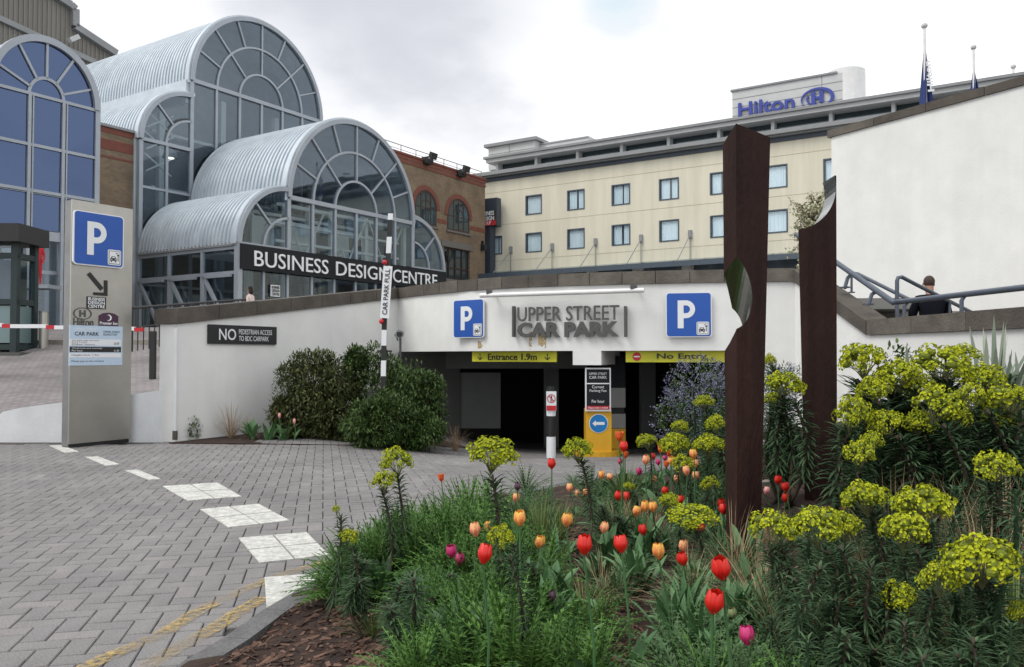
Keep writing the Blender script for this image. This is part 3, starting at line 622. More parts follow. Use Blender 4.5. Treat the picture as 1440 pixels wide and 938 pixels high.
# yellow height boards hanging under the soffit
for px0, px1, yt, yb, words, lab in ((664, 782.5, 494.5, 509, 'Entrance 1.9m', 'yellow board reading Entrance 1.9m between two down arrows'), (880, 1040, 494.5, 510, 'No Entry', 'yellow No Entry board under the right part of the fascia')):
    a, _ = ptc(px0); b, _ = ptc(px1); d = (b-a).normalized(); n = d.cross(UP); a = a-n*.12; q0 = PV(px0, yb, a, d); q1 = PV(px1, yb, a, d); W = (q1-q0).xy.length; z1 = SOF-.005; z0 = z1-.21
    t = thing('height_board', lab, 'sign', (q0.x, q0.y, z0)); mb = MB(); o = V((q0.x, q0.y, z0)); mb.box(o, d*W, UP*(z1-z0), -n*.03); part('board_face', mb, 'yellowsign', t)
    if 'Ent' in words[:3]:
        text(words, 'black', t, o+d*W*.2+UP*.035+n*.002, d, UP, W*.58, .13, bold=.01)
        for f in (.1, .9):
            c_ = o+d*W*f+UP*.105+n*.004; mb = MB(); mb.box(c_-d*.008-UP*.06, d*.016, UP*.12, n*.002)
            for s_ in (-1, 1): mb.prism([c_-UP*.075+n*.003, c_-UP*.055+n*.003, c_-UP*.005+d*s_*.055+n*.003, c_-UP*.025+d*s_*.06+n*.003], n*.002)
            part('down_arrow', mb, 'black', t)
    else:
        text(words, 'black', t, o+d*W*.28+UP*.035+n*.002, d, UP, W*.44, .13, bold=.015)
        c_ = o+d*W*.1+UP*.105+n*.003; mb = MB(); mb.prism([c_+d*.08*math.cos(k*.393)+UP*.08*math.sin(k*.393) for k in range(16)], n*.003); part('no_entry_disc', mb, 'red', t)
        mb = MB(); mb.box(c_-d*.055-UP*.012+n*.0035, d*.11, UP*.024, n*.002); part('white_bar', mb, 'signwhite', t)
# NO PEDESTRIAN board on the wing wall
t = thing('pedestrian_board', 'black board reading NO PEDESTRIAN ACCESS TO BDC CARPARK on the wing wall', 'sign', tuple(PV(291, 484, P1, dl)))
ob, o, r, n, W, H = board(t, 'board_face', P1, dl, 291, 387, (457, 484), (459, 484), 'black')
text('NO', 'signwhite', t, o+r*W*.14+UP*H*.2, r, UP, W*.24, H*.6, bold=.01, depth=.002)
text('PEDESTRIAN ACCESS', 'signwhite', t, o+r*W*.42+UP*H*.53, r, UP, W*.5, H*.27, depth=.002)
text('TO BDC CARPARK', 'signwhite', t, o+r*W*.42+UP*H*.17, r, UP, W*.45, H*.27, depth=.002)
# car park interior
cp = thing('car_park_interior', 'dark underground car park seen through the entrance', 'car park', (2, 20, -1.5))
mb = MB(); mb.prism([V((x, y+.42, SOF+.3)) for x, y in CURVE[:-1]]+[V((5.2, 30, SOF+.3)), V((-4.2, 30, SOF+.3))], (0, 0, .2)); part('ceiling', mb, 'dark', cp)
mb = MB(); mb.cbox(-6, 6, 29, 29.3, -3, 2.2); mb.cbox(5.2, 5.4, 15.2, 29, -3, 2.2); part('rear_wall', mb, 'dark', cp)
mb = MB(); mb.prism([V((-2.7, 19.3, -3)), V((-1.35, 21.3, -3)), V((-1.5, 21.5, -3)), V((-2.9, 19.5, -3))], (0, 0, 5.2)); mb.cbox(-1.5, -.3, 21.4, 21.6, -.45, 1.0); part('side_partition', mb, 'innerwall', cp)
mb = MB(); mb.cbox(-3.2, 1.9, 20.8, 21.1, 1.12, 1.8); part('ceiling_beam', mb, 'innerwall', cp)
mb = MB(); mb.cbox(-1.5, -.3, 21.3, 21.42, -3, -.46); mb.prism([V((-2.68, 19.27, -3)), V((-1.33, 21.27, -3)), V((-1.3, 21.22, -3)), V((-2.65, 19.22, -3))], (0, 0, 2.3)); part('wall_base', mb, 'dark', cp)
mb = MB()
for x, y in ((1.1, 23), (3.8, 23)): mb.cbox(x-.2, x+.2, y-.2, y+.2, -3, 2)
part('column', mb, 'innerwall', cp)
# ================================================================ STAIR WALLS, RIGHT
J = V((5.08, 14.66, 0)); K = PD(1222, 470, 12.5); Rr = PD(1440, 458, 9.3); zc = 1.76
K = V((K.x, K.y, 0)); dk = (V((Rr.x, Rr.y, 0))-K).normalized(); R2 = K+dk*8
st = thing('stair_wall', 'low white wall with brown coping that steps down beside the stairs and runs off to the right', 'wall', tuple(K))
mb = MB(); nk = V((-dk.y, dk.x, 0)); dj = (K-J).normalized(); nj = V((-dj.y, dj.x, 0))
mb.prism([J-UP*.5, J+UP*2.78, K+UP*zc, K-UP*.5], nj*.35); mb.prism([K-UP*.5, K+UP*zc, R2+UP*zc, R2-UP*.5], nk*.35); part('wall_face', mb, 'white_wall', st)
coping_run([J+dj*.02+UP*2.784, K+UP*(zc+.003)], .42, .22, st, step=.75); coping_run([K+UP*(zc+.003)+dk*.01, R2+UP*(zc+.003)], .42, .235, st, step=1.1)
# stair flight between
W0 = PD(1169, 183, 19); W1 = PD(1440, 107, 15.3); dw = V((W1.x-W0.x, W1.y-W0.y, 0)).normalized(); nw = V((-dw.y, dw.x, 0)); W0 = V((W0.x, W0.y, 0))
stairs = thing('stair_flight', 'grey concrete steps behind the coping where the man sits', 'stairs', (7, 14, 0))
for k in range(9):
    z = 2.5-.165*k; a = V((5.3, 16.6-k*.34, 0)); m_ = MB(); m_.cbox(5.6+k*.02, 9.2, a.y, a.y+.36, -.5, z+.001*k); part('step', m_, 'stone', stairs)
big = thing('tall_white_wall', 'tall plain white wall with sloping-looking brown coping at upper right', 'wall', tuple(W0))
zW = 6.72; W2 = W0+dw*17
mb = MB(); mb.prism([W0-UP*.5, W2-UP*.5, W2+nw*.5-UP*.5, W0+nw*.5-UP*.5], (0, 0, zW-.17+.5)); part('wall_face', mb, 'white_wall', big)
coping_run([W0-dw*.08+UP*(zW-.168), W2+UP*(zW-.168)], .62, .17, big, step=1.2)
# handrails
def rail(nm, label, pts, r_, posts, smooth=True):
    pts = [V(p) for p in pts]; t = thing(nm, label, 'handrail', tuple(pts[0]-UP*.5), group='grey-blue stair handrails'); mb = MB(); mb.tube(pts, r_, 10); mb.ball(pts[0], r_, 0, 8, 6); mb.ball(pts[-1], r_, 0, 8, 6); part('rail_tube', mb, 'rail', t, smooth=True)
    for q in posts:
        mb = MB(); mb.tube(q, r_*.7, 8); b_ = V(q[-1]); mb.tube([b_, b_+UP*.02], r_*1.9, 10); part('post', mb, 'rail', t, smooth=True)
def jk(s, side, z): return J.lerp(K, s)+nj*side+UP*z
ztop = lambda s: 3.0+(zc+.22-2.99)*s
p0 = PD(1120, 330, 15.6); p1 = PD(1256, 425, 12.1)
c1 = jk(.5, .2, ztop(.5)); c2 = jk(.85, .2, ztop(.85))
rail('handrail', 'thick sloping handrail tube descending on the stair coping, nearest of the rails', [p0, p1], .045, [[PD(1197, 386, 13.6), PD(1192, 391, 13.6), PD(1188, 405, 13.5)], [PD(1232, 410, 12.7), PD(1226, 414, 12.7), PD(1221, 429, 12.7)]])
rail('handrail', 'thinner sloping handrail behind the first one, inside the stairs', [PD(1198, 384, 14.9), PD(1206, 385, 14.8), PD(1280, 422, 13.3)], .032, [[PD(1197.5, 385, 14.9), PD(1197.5, 412, 14.9)]])
rail('handrail', 'tall looped handrail end left of the seated man, sloping down behind him', [PD(1261.5, 452, 13.2), PD(1261.5, 395, 13.2), PD(1263, 390.5, 13.2), PD(1268, 389.5, 13.2), PD(1290, 401, 13.3), PD(1368, 440, 14.2)], .032, [[PD(1336, 424, 13.8), PD(1335, 448, 13.8)]])
qz = PD(1261, 425, 12.3); qe = K+dk*8+nk*.15; qe.z = qz.z
q_r = [qz, V((qe.x, qe.y, qz.z))]
def onr(s, dz=0): return q_r[0].lerp(q_r[1], s)+UP*dz
rail('handrail', 'level handrail tube running right across the seated man', q_r, .04, [[onr(s, -.02)+V((.02, 0, 0)), onr(s, -.08)+V((-.02, .0, 0)), V((onr(s).x-.02, onr(s).y, zc+.24))] for s in (.03, .2, .45, .7)])
# ================================================================ PYLON AND LOW WALL
plow = thing('low_planter_wall', 'low white painted wall stepping up behind the steel pylon', 'wall', (-8, 13.9, 0))
mb = MB(); pl = [(-40, .35), (-8.75, .38), (-8.62, .5), (-8.3, .57), (-7.6, .66), (-6.5, .78), (-5.72, .9)]
bb = [V((x, 13.88 - (.0 if x > -8 else 0), -.1)) for x, z in pl]; tt = [V((x, 13.88, z)) for x, z in pl]
mb.prism(bb+tt[::-1], (0, .3, 0)); part('wall_face', mb, 'white_low', plow)
PA = PD(96.5, 629, 12.85); PA.z = 0; PB = PD(183, 622, 13.75); PB.z = 0; dp = (PB-PA).normalized(); np_ = dp.cross(UP); ztp = PD(96.5, 280, 12.85).z; WP = (PB-PA).length
pyl = thing('steel_pylon_sign', 'tall brushed steel car park pylon with blue P sign and tariff board', 'sign', tuple((PA+PB)/2))
mb = MB(); mb.box(PA+UP*.06, dp*WP, UP*(ztp-.06), -np_*.03); part('front_panel', mb, 'steel', pyl)
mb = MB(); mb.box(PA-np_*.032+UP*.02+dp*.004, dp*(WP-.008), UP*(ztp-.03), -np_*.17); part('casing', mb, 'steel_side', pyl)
mb = MB(); mb.box(PA-np_*.04+dp*.01, dp*(WP-.02), UP*.018, -np_*.15); mb.box(PA-np_*.01+dp*.02, dp*(WP-.04), UP*.058, -np_*.02); part('base_plinth', mb, 'black', pyl)
F0 = PA; 
def fp(px, py): return PV(px, py, PA, dp)
a = fp(100.5, 371.5); b = fp(172.5, 302); p_sign(pyl, V((a.x, a.y, (a.z+fp(172.5, 378).z)/2)), dp, (b-a).xy.length, (fp(100.5, 293).z-fp(100.5, 370).z))
q = lambda px, py, e=.004: fp(px, py)+np_*e
mb = MB(); mb.prism([q(122, 386), q(126.5, 382.5), q(145.5, 405), q(141, 409)], np_*.004); mb.prism([q(146, 394, .005), q(151, 394.5, .005), q(151, 416.5, .005), q(146, 416, .005)], np_*.004); mb.prism([q(131, 411, .0055), q(147, 411.5, .0055), q(147, 416.2, .0055), q(131, 415, .0055)], np_*.004); part('arrow', mb, 'black', pyl)
ob, o, r, n, W, H = board(pyl, 'centre_name_plate', PA, dp, 121.5, 149, (416.5, 433), (418.5, 436), 'black', .004, .002)
for i, s_ in enumerate(('BUSINESS', 'DESIGN', 'CENTRE')): text(s_, 'signwhite', pyl, o+r*W*.07+UP*H*(.68-.3*i), r, UP, W*.86, H*.26, depth=.001, proud=.001, bold=.02)
text('Hilton', 'charcoal_letter', pyl, q(103, 458.5), dp, UP, (q(131, 450)-q(103, 450)).length, .135, depth=.002, bold=.01)
mb = MB(); cc = q(116, 441)
for k in range(24):
    a0, a1 = k/24*2*math.pi, (k+1)/24*2*math.pi; E_ = lambda a, f: cc+dp*.155*f*math.cos(a)+UP*.098*f*math.sin(a)
    mb.prism([E_(a0, 1), E_(a1, 1), E_(a1, .86), E_(a0, .86)], np_*.003)
for x0 in (-.055, .02): mb.box(cc+dp*x0-UP*.055, dp*.032, UP*.11, np_*.003)
mb.box(cc-dp*.022-UP*.015, dp*.042, UP*.03, np_*.003); part('oval_emblem', mb, 'charcoal_letter', pyl)
a = q(138.5, 458); wd_ = (q(166, 450)-q(138.5, 450)).length; mb = MB()
mb.prism([a, a+dp*wd_, a+dp*wd_+UP*.165, a+dp*wd_*.8+UP*.205, a+dp*wd_*.5+UP*.22, a+dp*wd_*.2+UP*.205, a+UP*.165], np_*.003); part('purple_badge', mb, 't_purple', pyl)
text('Premier Inn', 'signwhite', pyl, a+dp*wd_*.05+UP*.02+np_*.004, dp, UP, wd_*.9, .05, depth=.001, proud=0, bold=.02)
mb = MB(); cc = a+dp*wd_*.5+UP*.135+np_*.004
for k in range(10):
    t0, t1 = R(-130+k*26), R(-130+(k+1)*26); w0, w1 = .028*math.sin((k)/10*math.pi), .028*math.sin((k+1)/10*math.pi)
    mb.prism([cc+dp*.052*math.cos(t0)+UP*.052*math.sin(t0), cc+dp*.052*math.cos(t1)+UP*.052*math.sin(t1), cc+dp*(.0515-w1)*math.cos(t1)+UP*(.0515-w1)*math.sin(t1), cc+dp*(.0515-w0)*math.cos(t0)+UP*(.0515-w0)*math.sin(t0)], np_*.001)
part('crescent', mb, 'signwhite', pyl)
ob, o, r, n, W, H = board(pyl, 'tariff_board', PA, dp, 96.5, 171, (456, 513), (460.5, 514.5), 'bluegrey', .02, .004)
text('UPPER STREET', 'signwhite', pyl, o+r*W*.07+UP*H*.86, r, UP, W*.46, H*.08, depth=.001, proud=.001)
text('CAR PARK', 'black', pyl, o+r*W*.09+UP*H*.745, r, UP, W*.45, H*.095, depth=.001, proud=.001, bold=.02)
text('UPPER STREET\nISLINGTON', 'navy', pyl, o+r*W*.62+UP*H*.76, r, UP, W*.33, H*.12, depth=.001, proud=.001)
mb = MB(); mb.box(o+r*W*.0+UP*H*.335+n*.001, r*W*.97, UP*H*.135, n*.002); part('black_band', mb, 'black', pyl)
mb = MB(); mb.box(o+r*W*.0+UP*H*.50+n*.001, r*W*.97, UP*H*.16, n*.001); mb.box(o+UP*H*.2+n*.001, r*W*.97, UP*H*.11, n*.001); part('white_band', mb, 'signwhite', pyl)
text('Car park open 24 hours', 'navy', pyl, o+r*W*.04+UP*H*.605, r, UP, W*.5, H*.04, depth=.001, proud=.003)
text('Every 2 hours', 'black', pyl, o+r*W*.04+UP*H*.56, r, UP, W*.28, H*.04, depth=.001, proud=.003)
text('Other hours', 'black', pyl, o+r*W*.04+UP*H*.51, r, UP, W*.42, H*.04, depth=.001, proud=.003)
text('£6.00', 'black', pyl, o+r*W*.83+UP*H*.53, r, UP, W*.1, H*.06, depth=.001, proud=.003)
text('Weekends and evenings', 'signwhite', pyl, o+r*W*.04+UP*H*.41, r, UP, W*.56, H*.04, depth=.001, proud=.004)
text('Per hour', 'signwhite', pyl, o+r*W*.04+UP*H*.35, r, UP, W*.2, H*.045, depth=.001, proud=.004)
text('£1.00', 'signwhite', pyl, o+r*W*.83+UP*H*.35, r, UP, W*.1, H*.05, depth=.001, proud=.004)
text('Height limit 1.9m', 'navy', pyl, o+r*W*.04+UP*H*.235, r, UP, W*.5, H*.045, depth=.001, proud=.003)
text('Please pay at the machine', 'navy', pyl, o+r*W*.04+UP*H*.08, r, UP, W*.6, H*.05, depth=.001, proud=.001)
# ================================================================ FORECOURT FURNITURE
# striped bollard
b0 = PG(775, 644); t = thing('striped_bollard', 'black and white striped bollard with no-pedestrians notice', 'bollard', tuple(b0)); sc_ = b0.y/1150
bt = [(0, 30, 'signwhite'), (30, 59, 'black'), (59, 86, 'signwhite'), (86, 98, 'black')]
for z0, z1, m_ in bt: mb = MB(); mb.tube([b0+UP*z0*sc_, b0+UP*z1*sc_], 6.6*sc_, 14); part('band', mb, m_, t, smooth=True)
mb = MB(); mb.box(b0+V((-7.2*sc_, -6.8*sc_, 66*sc_)), V((14*sc_, 0, 0)), V((0, .02, 0)), UP*27*sc_); 
mb = MB(); mb.tube([b0+UP*98*sc_, b0+UP*100*sc_], 6.2*sc_, 14); part('cap', mb, 'black', t)
o = b0+V((-7*sc_, -8*sc_, 66.5*sc_)); mb = MB(); mb.box(o, V((14*sc_, 0, 0)), V((0, .02, 0)), UP*27*sc_); part('notice_plate', mb, 'signwhite', t)
mb = MB(); mb.box(o+V((.004, -.003, .004)), V((14*sc_-.008, 0, 0)), V((0, .002, 0)), UP*7*sc_); c_ = o+V((7*sc_, -.003, 17*sc_))
for k in range(20):
    a0, a1 = k*math.pi/10, (k+1)*math.pi/10; E_ = lambda a, f: c_+V((math.cos(a)*f, 0, math.sin(a)*f)); mb.prism([E_(a0, 6*sc_), E_(a1, 6*sc_), E_(a1, 4.9*sc_), E_(a0, 4.9*sc_)], (0, -.003, 0))
mb.prism([c_+V((-4.3*sc_, -.001, 3.2*sc_)), c_+V((-3.4*sc_, -.001, 4*sc_)), c_+V((4.3*sc_, -.001, -3.2*sc_)), c_+V((3.4*sc_, -.001, -4*sc_))], (0, -.002, 0)); part('red_symbol', mb, 'red', t)
mb = MB(); mb.ball(c_+V((0, 0, 3*sc_)), 1*sc_, 0, 8, 6); mb.box(c_+V((-.8*sc_, .0, -1*sc_)), (1.6*sc_, 0, 0), (0, -.002, 0), (0, 0, 3*sc_)); mb.box(c_+V((-1.2*sc_, .0, -4*sc_)), (.9*sc_, 0, 0), (0, -.002, 0), (0, 0, 3*sc_)); mb.box(c_+V((.4*sc_, .0, -4*sc_)), (.9*sc_, 0, 0), (0, -.002, 0), (0, 0, 3*sc_)); part('walking_figure', mb, 'black', t)
# entry machine with fee board
m0 = PG(843.5, 643); mz = m0.z; s_ = m0.y/1150; t = thing('entry_machine', 'yellow ticket machine with blue arrow disc and black Current Parking Fee board', 'ticket machine', tuple(m0))
def mbx(nm, x0, x1, z0, z1, y0, y1, m_): mb = MB(); mb.box(m0+V((x0*s_, y0, z0*s_)), ((x1-x0)*s_, 0, 0), (0, y1-y0, 0), (0, 0, (z1-z0)*s_)); return part(nm, mb, m_, t)
mb = MB(); mb.prism([m0+V((math.cos(k*math.pi/12)*34*s_-.0, .5+math.sin(k*math.pi/12)*.42, -.02)) for k in range(24)], (0, 0, 8*s_)); part('base_kerb', mb, 'machine', t)
mbx('cabinet', -18, 18.5, 6, 66, .22, .62, 'machine'); mbx('fee_board_frame', -19.2, 17.2, 63.5, 125, .16, .2, 'signwhite'); mbx('fee_board', -17.2, 15.2, 66, 123, .152, .18, 'navy'); mbx('board_divider', -17.2, 15.2, 102, 103.6, .148, .18, 'signwhite'); mbx('red_strip', -17.2, 15.2, 66, 71, .148, .18, 'red'); mbx('post', -10, 10, 66, 120, .21, .5, 'black')
for s2, z, w2, h2 in (('UPPER STREET', 115, 25, 3.4), ('CAR PARK', 109.5, 25, 4), ('Current', 96, 17, 4.2), ('Parking Fee', 90, 24, 4.5), ('Per hour', 75.5, 18, 4.5), ('Please take a ticket', 67.2, 28, 2.8)):
    text(s2, 'signwhite', t, m0+V((-1*s_-w2/2*s_, .146, z*s_)), (1, 0, 0), UP, w2*s_, h2*s_, depth=.002, proud=.001)
c_ = m0+V((0, .215, 46*s_)); mb = MB(); mb.prism([c_+V((13.6*s_*math.cos(k*math.pi/12), 0, 13.6*s_*math.sin(k*math.pi/12))) for k in range(24)], (0, -.006, 0)); part('disc_rim', mb, 'signwhite', t)
mb = MB(); mb.prism([c_+V((12.6*s_*math.cos(k*math.pi/12), -.007, 12.6*s_*math.sin(k*math.pi/12))) for k in range(24)], (0, -.004, 0)); M['arrowblue'] = mat('disc_blue', (.01, .2, .55), .4); part('blue_disc', mb, 'arrowblue', t)
mb = MB(); mb.prism([c_+V((x*s_, -.0125, z*s_)) for x, z in ((-9, 0), (-4, 4.5), (-4, 2), (8.5, 2), (8.5, -2), (-4, -2), (-4, -4.5))], (0, -.003, 0)); part('white_arrow', mb, 'signwhite', t)
# second machine column, in the shade
m1 = m0+V((33*s_*1.12, 1.3, -.1)); t = thing('exit_machine', 'shaded grey and ochre ticket machine just inside the entrance, behind the fee board', 'ticket machine', tuple(m1))
for nm, z0, z1, m_, y0 in (('lower_cabinet', 0, .52, 'machine', 0), ('ticket_panel', .53, .82, 'innerwall', -.01), ('display_panel', .95, 1.35, 'innerwall', 0), ('notice_panel', 1.36, 2.0, 'navy', 0)):
    mb = MB(); mb.box(m1+V((-.17, y0, z0)), (.34, 0, 0), (0, .3, 0), (0, 0, z1-z0)); part(nm, mb, m_, t)
mb = MB(); mb.box(m1+V((-.15, .1, .5)), (.3, 0, 0), (0, .18, 0), (0, 0, 1.5)); part('back_post', mb, 'black', t)
# raised barrier arm by the shrubs
t = thing('raised_barrier', 'tall black and white barrier arm standing upright with a CAR PARK FULL plate', 'barrier', tuple(PD(539, 625, 14.6)))
D_ = 14.2; cuts = [(549, 300, 'signwhite'), (548.5, 309, 'black'), (547.3, 333, 'signwhite'), (546, 356, 'black'), (545, 374, 'signwhite'), (540.5, 447, 'black'), (540, 464, 'signwhite'), (539.6, 486, 'black'), (539.2, 507, 'signwhite'), (538.8, 529, 'black'), (538.4, 625, None)]
for (x0, y0, m_), (x1, y1, _) in zip(cuts[:-1], cuts[1:]):
    mb = MB(); a, b = PD(x0, y0, D_), PD(x1, y1, D_); mb.box(a+V((-.042, 0, 0)), (.084, 0, 0), (0, .05, 0), b-a); part('striped_segment', mb, m_, t)
a, b = PD(536.6, 446, D_-.05), PD(550, 374, D_-.05); tilt = (PD(546.5, 374, D_)-PD(541.5, 446, D_)).normalized(); rt = V((tilt.z, 0, -tilt.x)); mb = MB(); o = PD(534.5, 447, D_-.03); Wp = .155; Hp = (PD(545, 374, D_)-PD(540.5, 447, D_)).length
mb.box(o, rt*Wp, tilt*Hp, V((0, -.02, 0))); part('name_plate', mb, 'signwhite', t)
text('CAR PARK FULL', 'black', t, o+rt*.12+tilt*.06+V((0, -.021, 0)), tilt, -rt, Hp*.88, .085, bold=.015, depth=.002)
for px, py in ((536.5, 452), (541, 369)):
    mb = MB(); mb.ball(PD(px, py, D_-.03), .045, 0, 10, 8); part('red_lamp', mb, 'red', t, smooth=True)
mb = MB(); a = PD(516, 573, D_+.1); mb.box(a, (.34, 0, 0), (0, .3, 0), (0, 0, .28)); part('motor_box', mb, 'black', t)
mb = MB(); a = PD(533, 495, D_+.06); mb.box(a, (.22, 0, 0), (0, .04, 0), (0, 0, .03)); part('rest_bracket', mb, 'black', t)
mb = MB(); a = PD(530, 640, D_+.1); mb.box(a, (.2, 0, 0), (0, .2, 0), (0, 0, .95)); part('pedestal', mb, 'black', t)
# camera on a stalk
t = thing('security_camera', 'small grey security camera on a stalk above the right-hand shrub', 'camera', tuple(PD(562, 500, 16.5))); c_ = PD(563, 470, 16.5)
mb = MB(); mb.tube([c_-UP*.7, c_-UP*.05], .025, 8); mb.tube([c_-UP*.12+V((-.05, 0, 0)), c_+V((-.12, .1, 0))], .02, 6); part('stalk', mb, 'charcoal_letter', t)
mb = MB(); mb.tube([c_+V((.0, -.12, 0)), c_+V((0, .14, .03))], [.085, .06], 14); mb.tube([c_+V((0, -.125, 0)), c_+V((0, -.121, 0))], .06, 14, 1); part('housing', mb, ['roofgrey', 'black'], t, smooth=True)
# ================================================================ ARCHED GLASS CENTRE
UU = V((.539, .842, 0)).normalized(); VV = V((-UU.y, UU.x, 0))
B0 = PD(335, 400, 35); B0.z = 0; FZ = 2.5
def B(a, b, z): return B0 + UU*a + VV*b + UP*z
def az(px, py, b=0):
    o = B0 + VV*b; p = PV(px, py, o, UU); return ((p-o).dot(UU), p.z)
def Bbox(mb, a0, a1, b0, b1, z0, z1, m=0): mb.box(B(a0, b0, z0), UU*(a1-a0), VV*(b1-b0), UP*(z1-z0), m)
def bar(mb, p, q, w_, b0, b1, m=0):
    """straight bar between (a,z) points, w_ wide, between depths b0 and b1"""
    d = V((q[0]-p[0], q[1]-p[1])); n = V((-d.y, d.x)).normalized()*w_/2
    mb.prism([B(p[0]-n.x, b0, p[1]-n.y), B(q[0]-n.x, b0, q[1]-n.y), B(q[0]+n.x, b0, q[1]+n.y), B(p[0]+n.x, b0, p[1]+n.y)], VV*(b1-b0), m)
def arcbar(mb, c, r_, t0, t1, w_, b0, b1, m=0, seg=None):
    seg = seg or max(4, int(abs(t1-t0)/7)); r0, r1 = r_-w_/2, r_+w_/2
    vs = []
    for k in range(seg+1):
        t = R(t0+(t1-t0)*k/seg); co, si = math.cos(t), math.sin(t)
        vs += [B(c[0]+r0*co, b0, c[1]+r0*si), B(c[0]+r1*co, b0, c[1]+r1*si), B(c[0]+r1*co, b1, c[1]+r1*si), B(c[0]+r0*co, b1, c[1]+r0*si)]
    fs = []
    for k in range(seg):
        for j in range(4): fs.append((4*k+j, 4*k+(j+1) % 4, 4*k+4+(j+1) % 4, 4*k+4+j))
    fs += [(3, 2, 1, 0), (4*seg, 4*seg+1, 4*seg+2, 4*seg+3)]; mb.add(vs, fs, m)
def sector(c, r0, r1, t0, t1, seg=5):
    o = [(c[0]+r1*math.cos(R(t0+(t1-t0)*k/seg)), c[1]+r1*math.sin(R(t0+(t1-t0)*k/seg))) for k in range(seg+1)]
    i = [(c[0]+r0*math.cos(R(t0+(t1-t0)*k/seg)), c[1]+r0*math.sin(R(t0+(t1-t0)*k/seg))) for k in range(seg, -1, -1)] if r0 > 0 else ([(c[0], c[1])] if abs(t1-t0) < 179 else [])
    return o+i
def pane(parent, poly, b, gm='glass'):
    tl = random.gauss(0, .003); tz = random.gauss(0, .003); ca_ = sum(p[0] for p in poly)/len(poly); cz_ = sum(p[1] for p in poly)/len(poly)
    mb = MB(); mb.prism([B(a, b+(a-ca_)*tl+(z-cz_)*tz, z) for a, z in poly], VV*.02); return part('glass_pane', mb, gm, parent)
bdc = thing('arched_glass_centre', 'glass exhibition centre with stepped arches, ribbed barrel roofs and a BUSINESS DESIGN CENTRE board', 'building', tuple(B(0, 0, FZ)))
RM, RQ, CW = 4.43, 2.77, 1.477; AC = 2.77+RM
zs0 = az(405, 277)[1]; zsT = az(335, 342.5)[1]; zsB = az(335, 378)[1]
def arch_front(nm, b, zsp, zq, zb, rails, panes_below=True, gm='glass'):
    fr = MB(); w_ = .105; b0, b1 = b-.06, b+.1
    # main arch
    arcbar(fr, (AC, zsp), RM, 0, 180, .22, b-.12, b+.14, seg=40)
    for rr in (RM*.66, RM*.335): arcbar(fr, (AC, zsp), rr, 0, 180, w_, b0, b1, seg=28)
    for k in range(1, 8):
        t = k*22.5; r0 = RM*.66 if k % 2 else RM*.335; 
        bar(fr, (AC+r0*math.cos(R(t)), zsp+r0*math.sin(R(t))), (AC+RM*math.cos(R(t)), zsp+RM*math.sin(R(t))), w_*.8, b0+.005, b1-.005)
    bar(fr, (AC-RM, zsp), (AC+RM, zsp), .2, b0-.03, b1+.02)
    cols = [2.77+CW*k for k in range(7)]
    for a in cols: bar(fr, (a, zb), (a, zsp-.1), .13 if a not in (cols[0], cols[-1]) else .2, b0, b1)
    for z in rails: bar(fr, (0, z), (AC*2, z), .12, b0+.01, b1-.01)
    for sgn, ax in ((-1, 2.77), (1, AC*2-2.77)):
        t0, t1 = (90, 180) if sgn < 0 else (0, 90)
        arcbar(fr, (ax, zq), RQ, t0, t1, .2, b-.11, b+.13, seg=16); arcbar(fr, (ax, zq), 1.43, t0, t1, w_, b0, b1, seg=12)
        t = 135 if sgn < 0 else 45; bar(fr, (ax+1.43*math.cos(R(t)), zq+1.43*math.sin(R(t))), (ax+RQ*math.cos(R(t)), zq+RQ*math.sin(R(t))), w_*.8, b0+.005, b1-.005)
        bar(fr, (ax+sgn*RQ, zq), (ax, zq), .17, b0-.02, b1)
        if zb < zq-.5:
            for f in (.5, 1): bar(fr, (ax+sgn*RQ*f, zb), (ax+sgn*RQ*f, zq-.08), .13 if f < 1 else .2, b0, b1)
    f = part(nm, fr, 'mullion', bdc); e = .05
    # panes
    r1, r2 = RM*.335, RM*.66
    for k in range(8): pane(f, sector((AC, zsp), r2+e, RM-.1, k*22.5+1, (k+1)*22.5-1, 4), b+.02, gm)
    for k in range(4): pane(f, sector((AC, zsp), r1+e, r2-e, k*45+1.5, (k+1)*45-1.5, 6), b+.02, gm)
    pane(f, sector((AC, zsp+.08), 0, r1-e, 0, 180, 12), b+.02, gm)
    lv = [zsp-.1]+sorted([z for z in rails if z > zb+.1], reverse=True)+[zb]
    for i in range(6):
        for z1, z0 in zip(lv[:-1], lv[1:]): pane(f, [(cols[i]+.06, z0+.06), (cols[i+1]-.06, z0+.06), (cols[i+1]-.06, z1-.06), (cols[i]+.06, z1-.06)], b+.02, gm)
    for sgn, ax in ((-1, 2.77), (1, AC*2-2.77)):
        c = (ax+sgn*.06, zq+.09); t0 = 90 if sgn < 0 else 0
        pane(f, sector(c, 0, 1.36, t0, t0+90, 6), b+.02, gm); pane(f, sector(c, 1.5, RQ-.12, t0+1, t0+44, 4), b+.02, gm); pane(f, sector(c, 1.5, RQ-.12, t0+46, t0+89, 4), b+.02, gm)
        if zb < zq-.5:
            l2 = [zq-.09]+sorted([z for z in rails if zb+.1 < z < zq-.3], reverse=True)+[zb]
            for h0, h1 in ((0, .5), (.5, 1)):
                a0, a1 = sorted((ax+sgn*RQ*h0, ax+sgn*RQ*h1))
                for z1, z0 in zip(l2[:-1], l2[1:]): pane(f, [(a0+.06, z0+.06), (a1-.06, z0+.06), (a1-.06, z1-.06), (a0+.06, z1-.06)], b+.02, gm)
    return f
BT = 7.14
zU = az(274, 114, BT)[1]; zQ = az(201, 195, BT)[1]
arch_front('front_arches', 0, zs0, zsT+.02, zsT+.02, [])
arch_front('upper_arches', BT, zU, zQ, FZ+.2, [zQ-2.3, zQ-4.6, zQ-7.0])
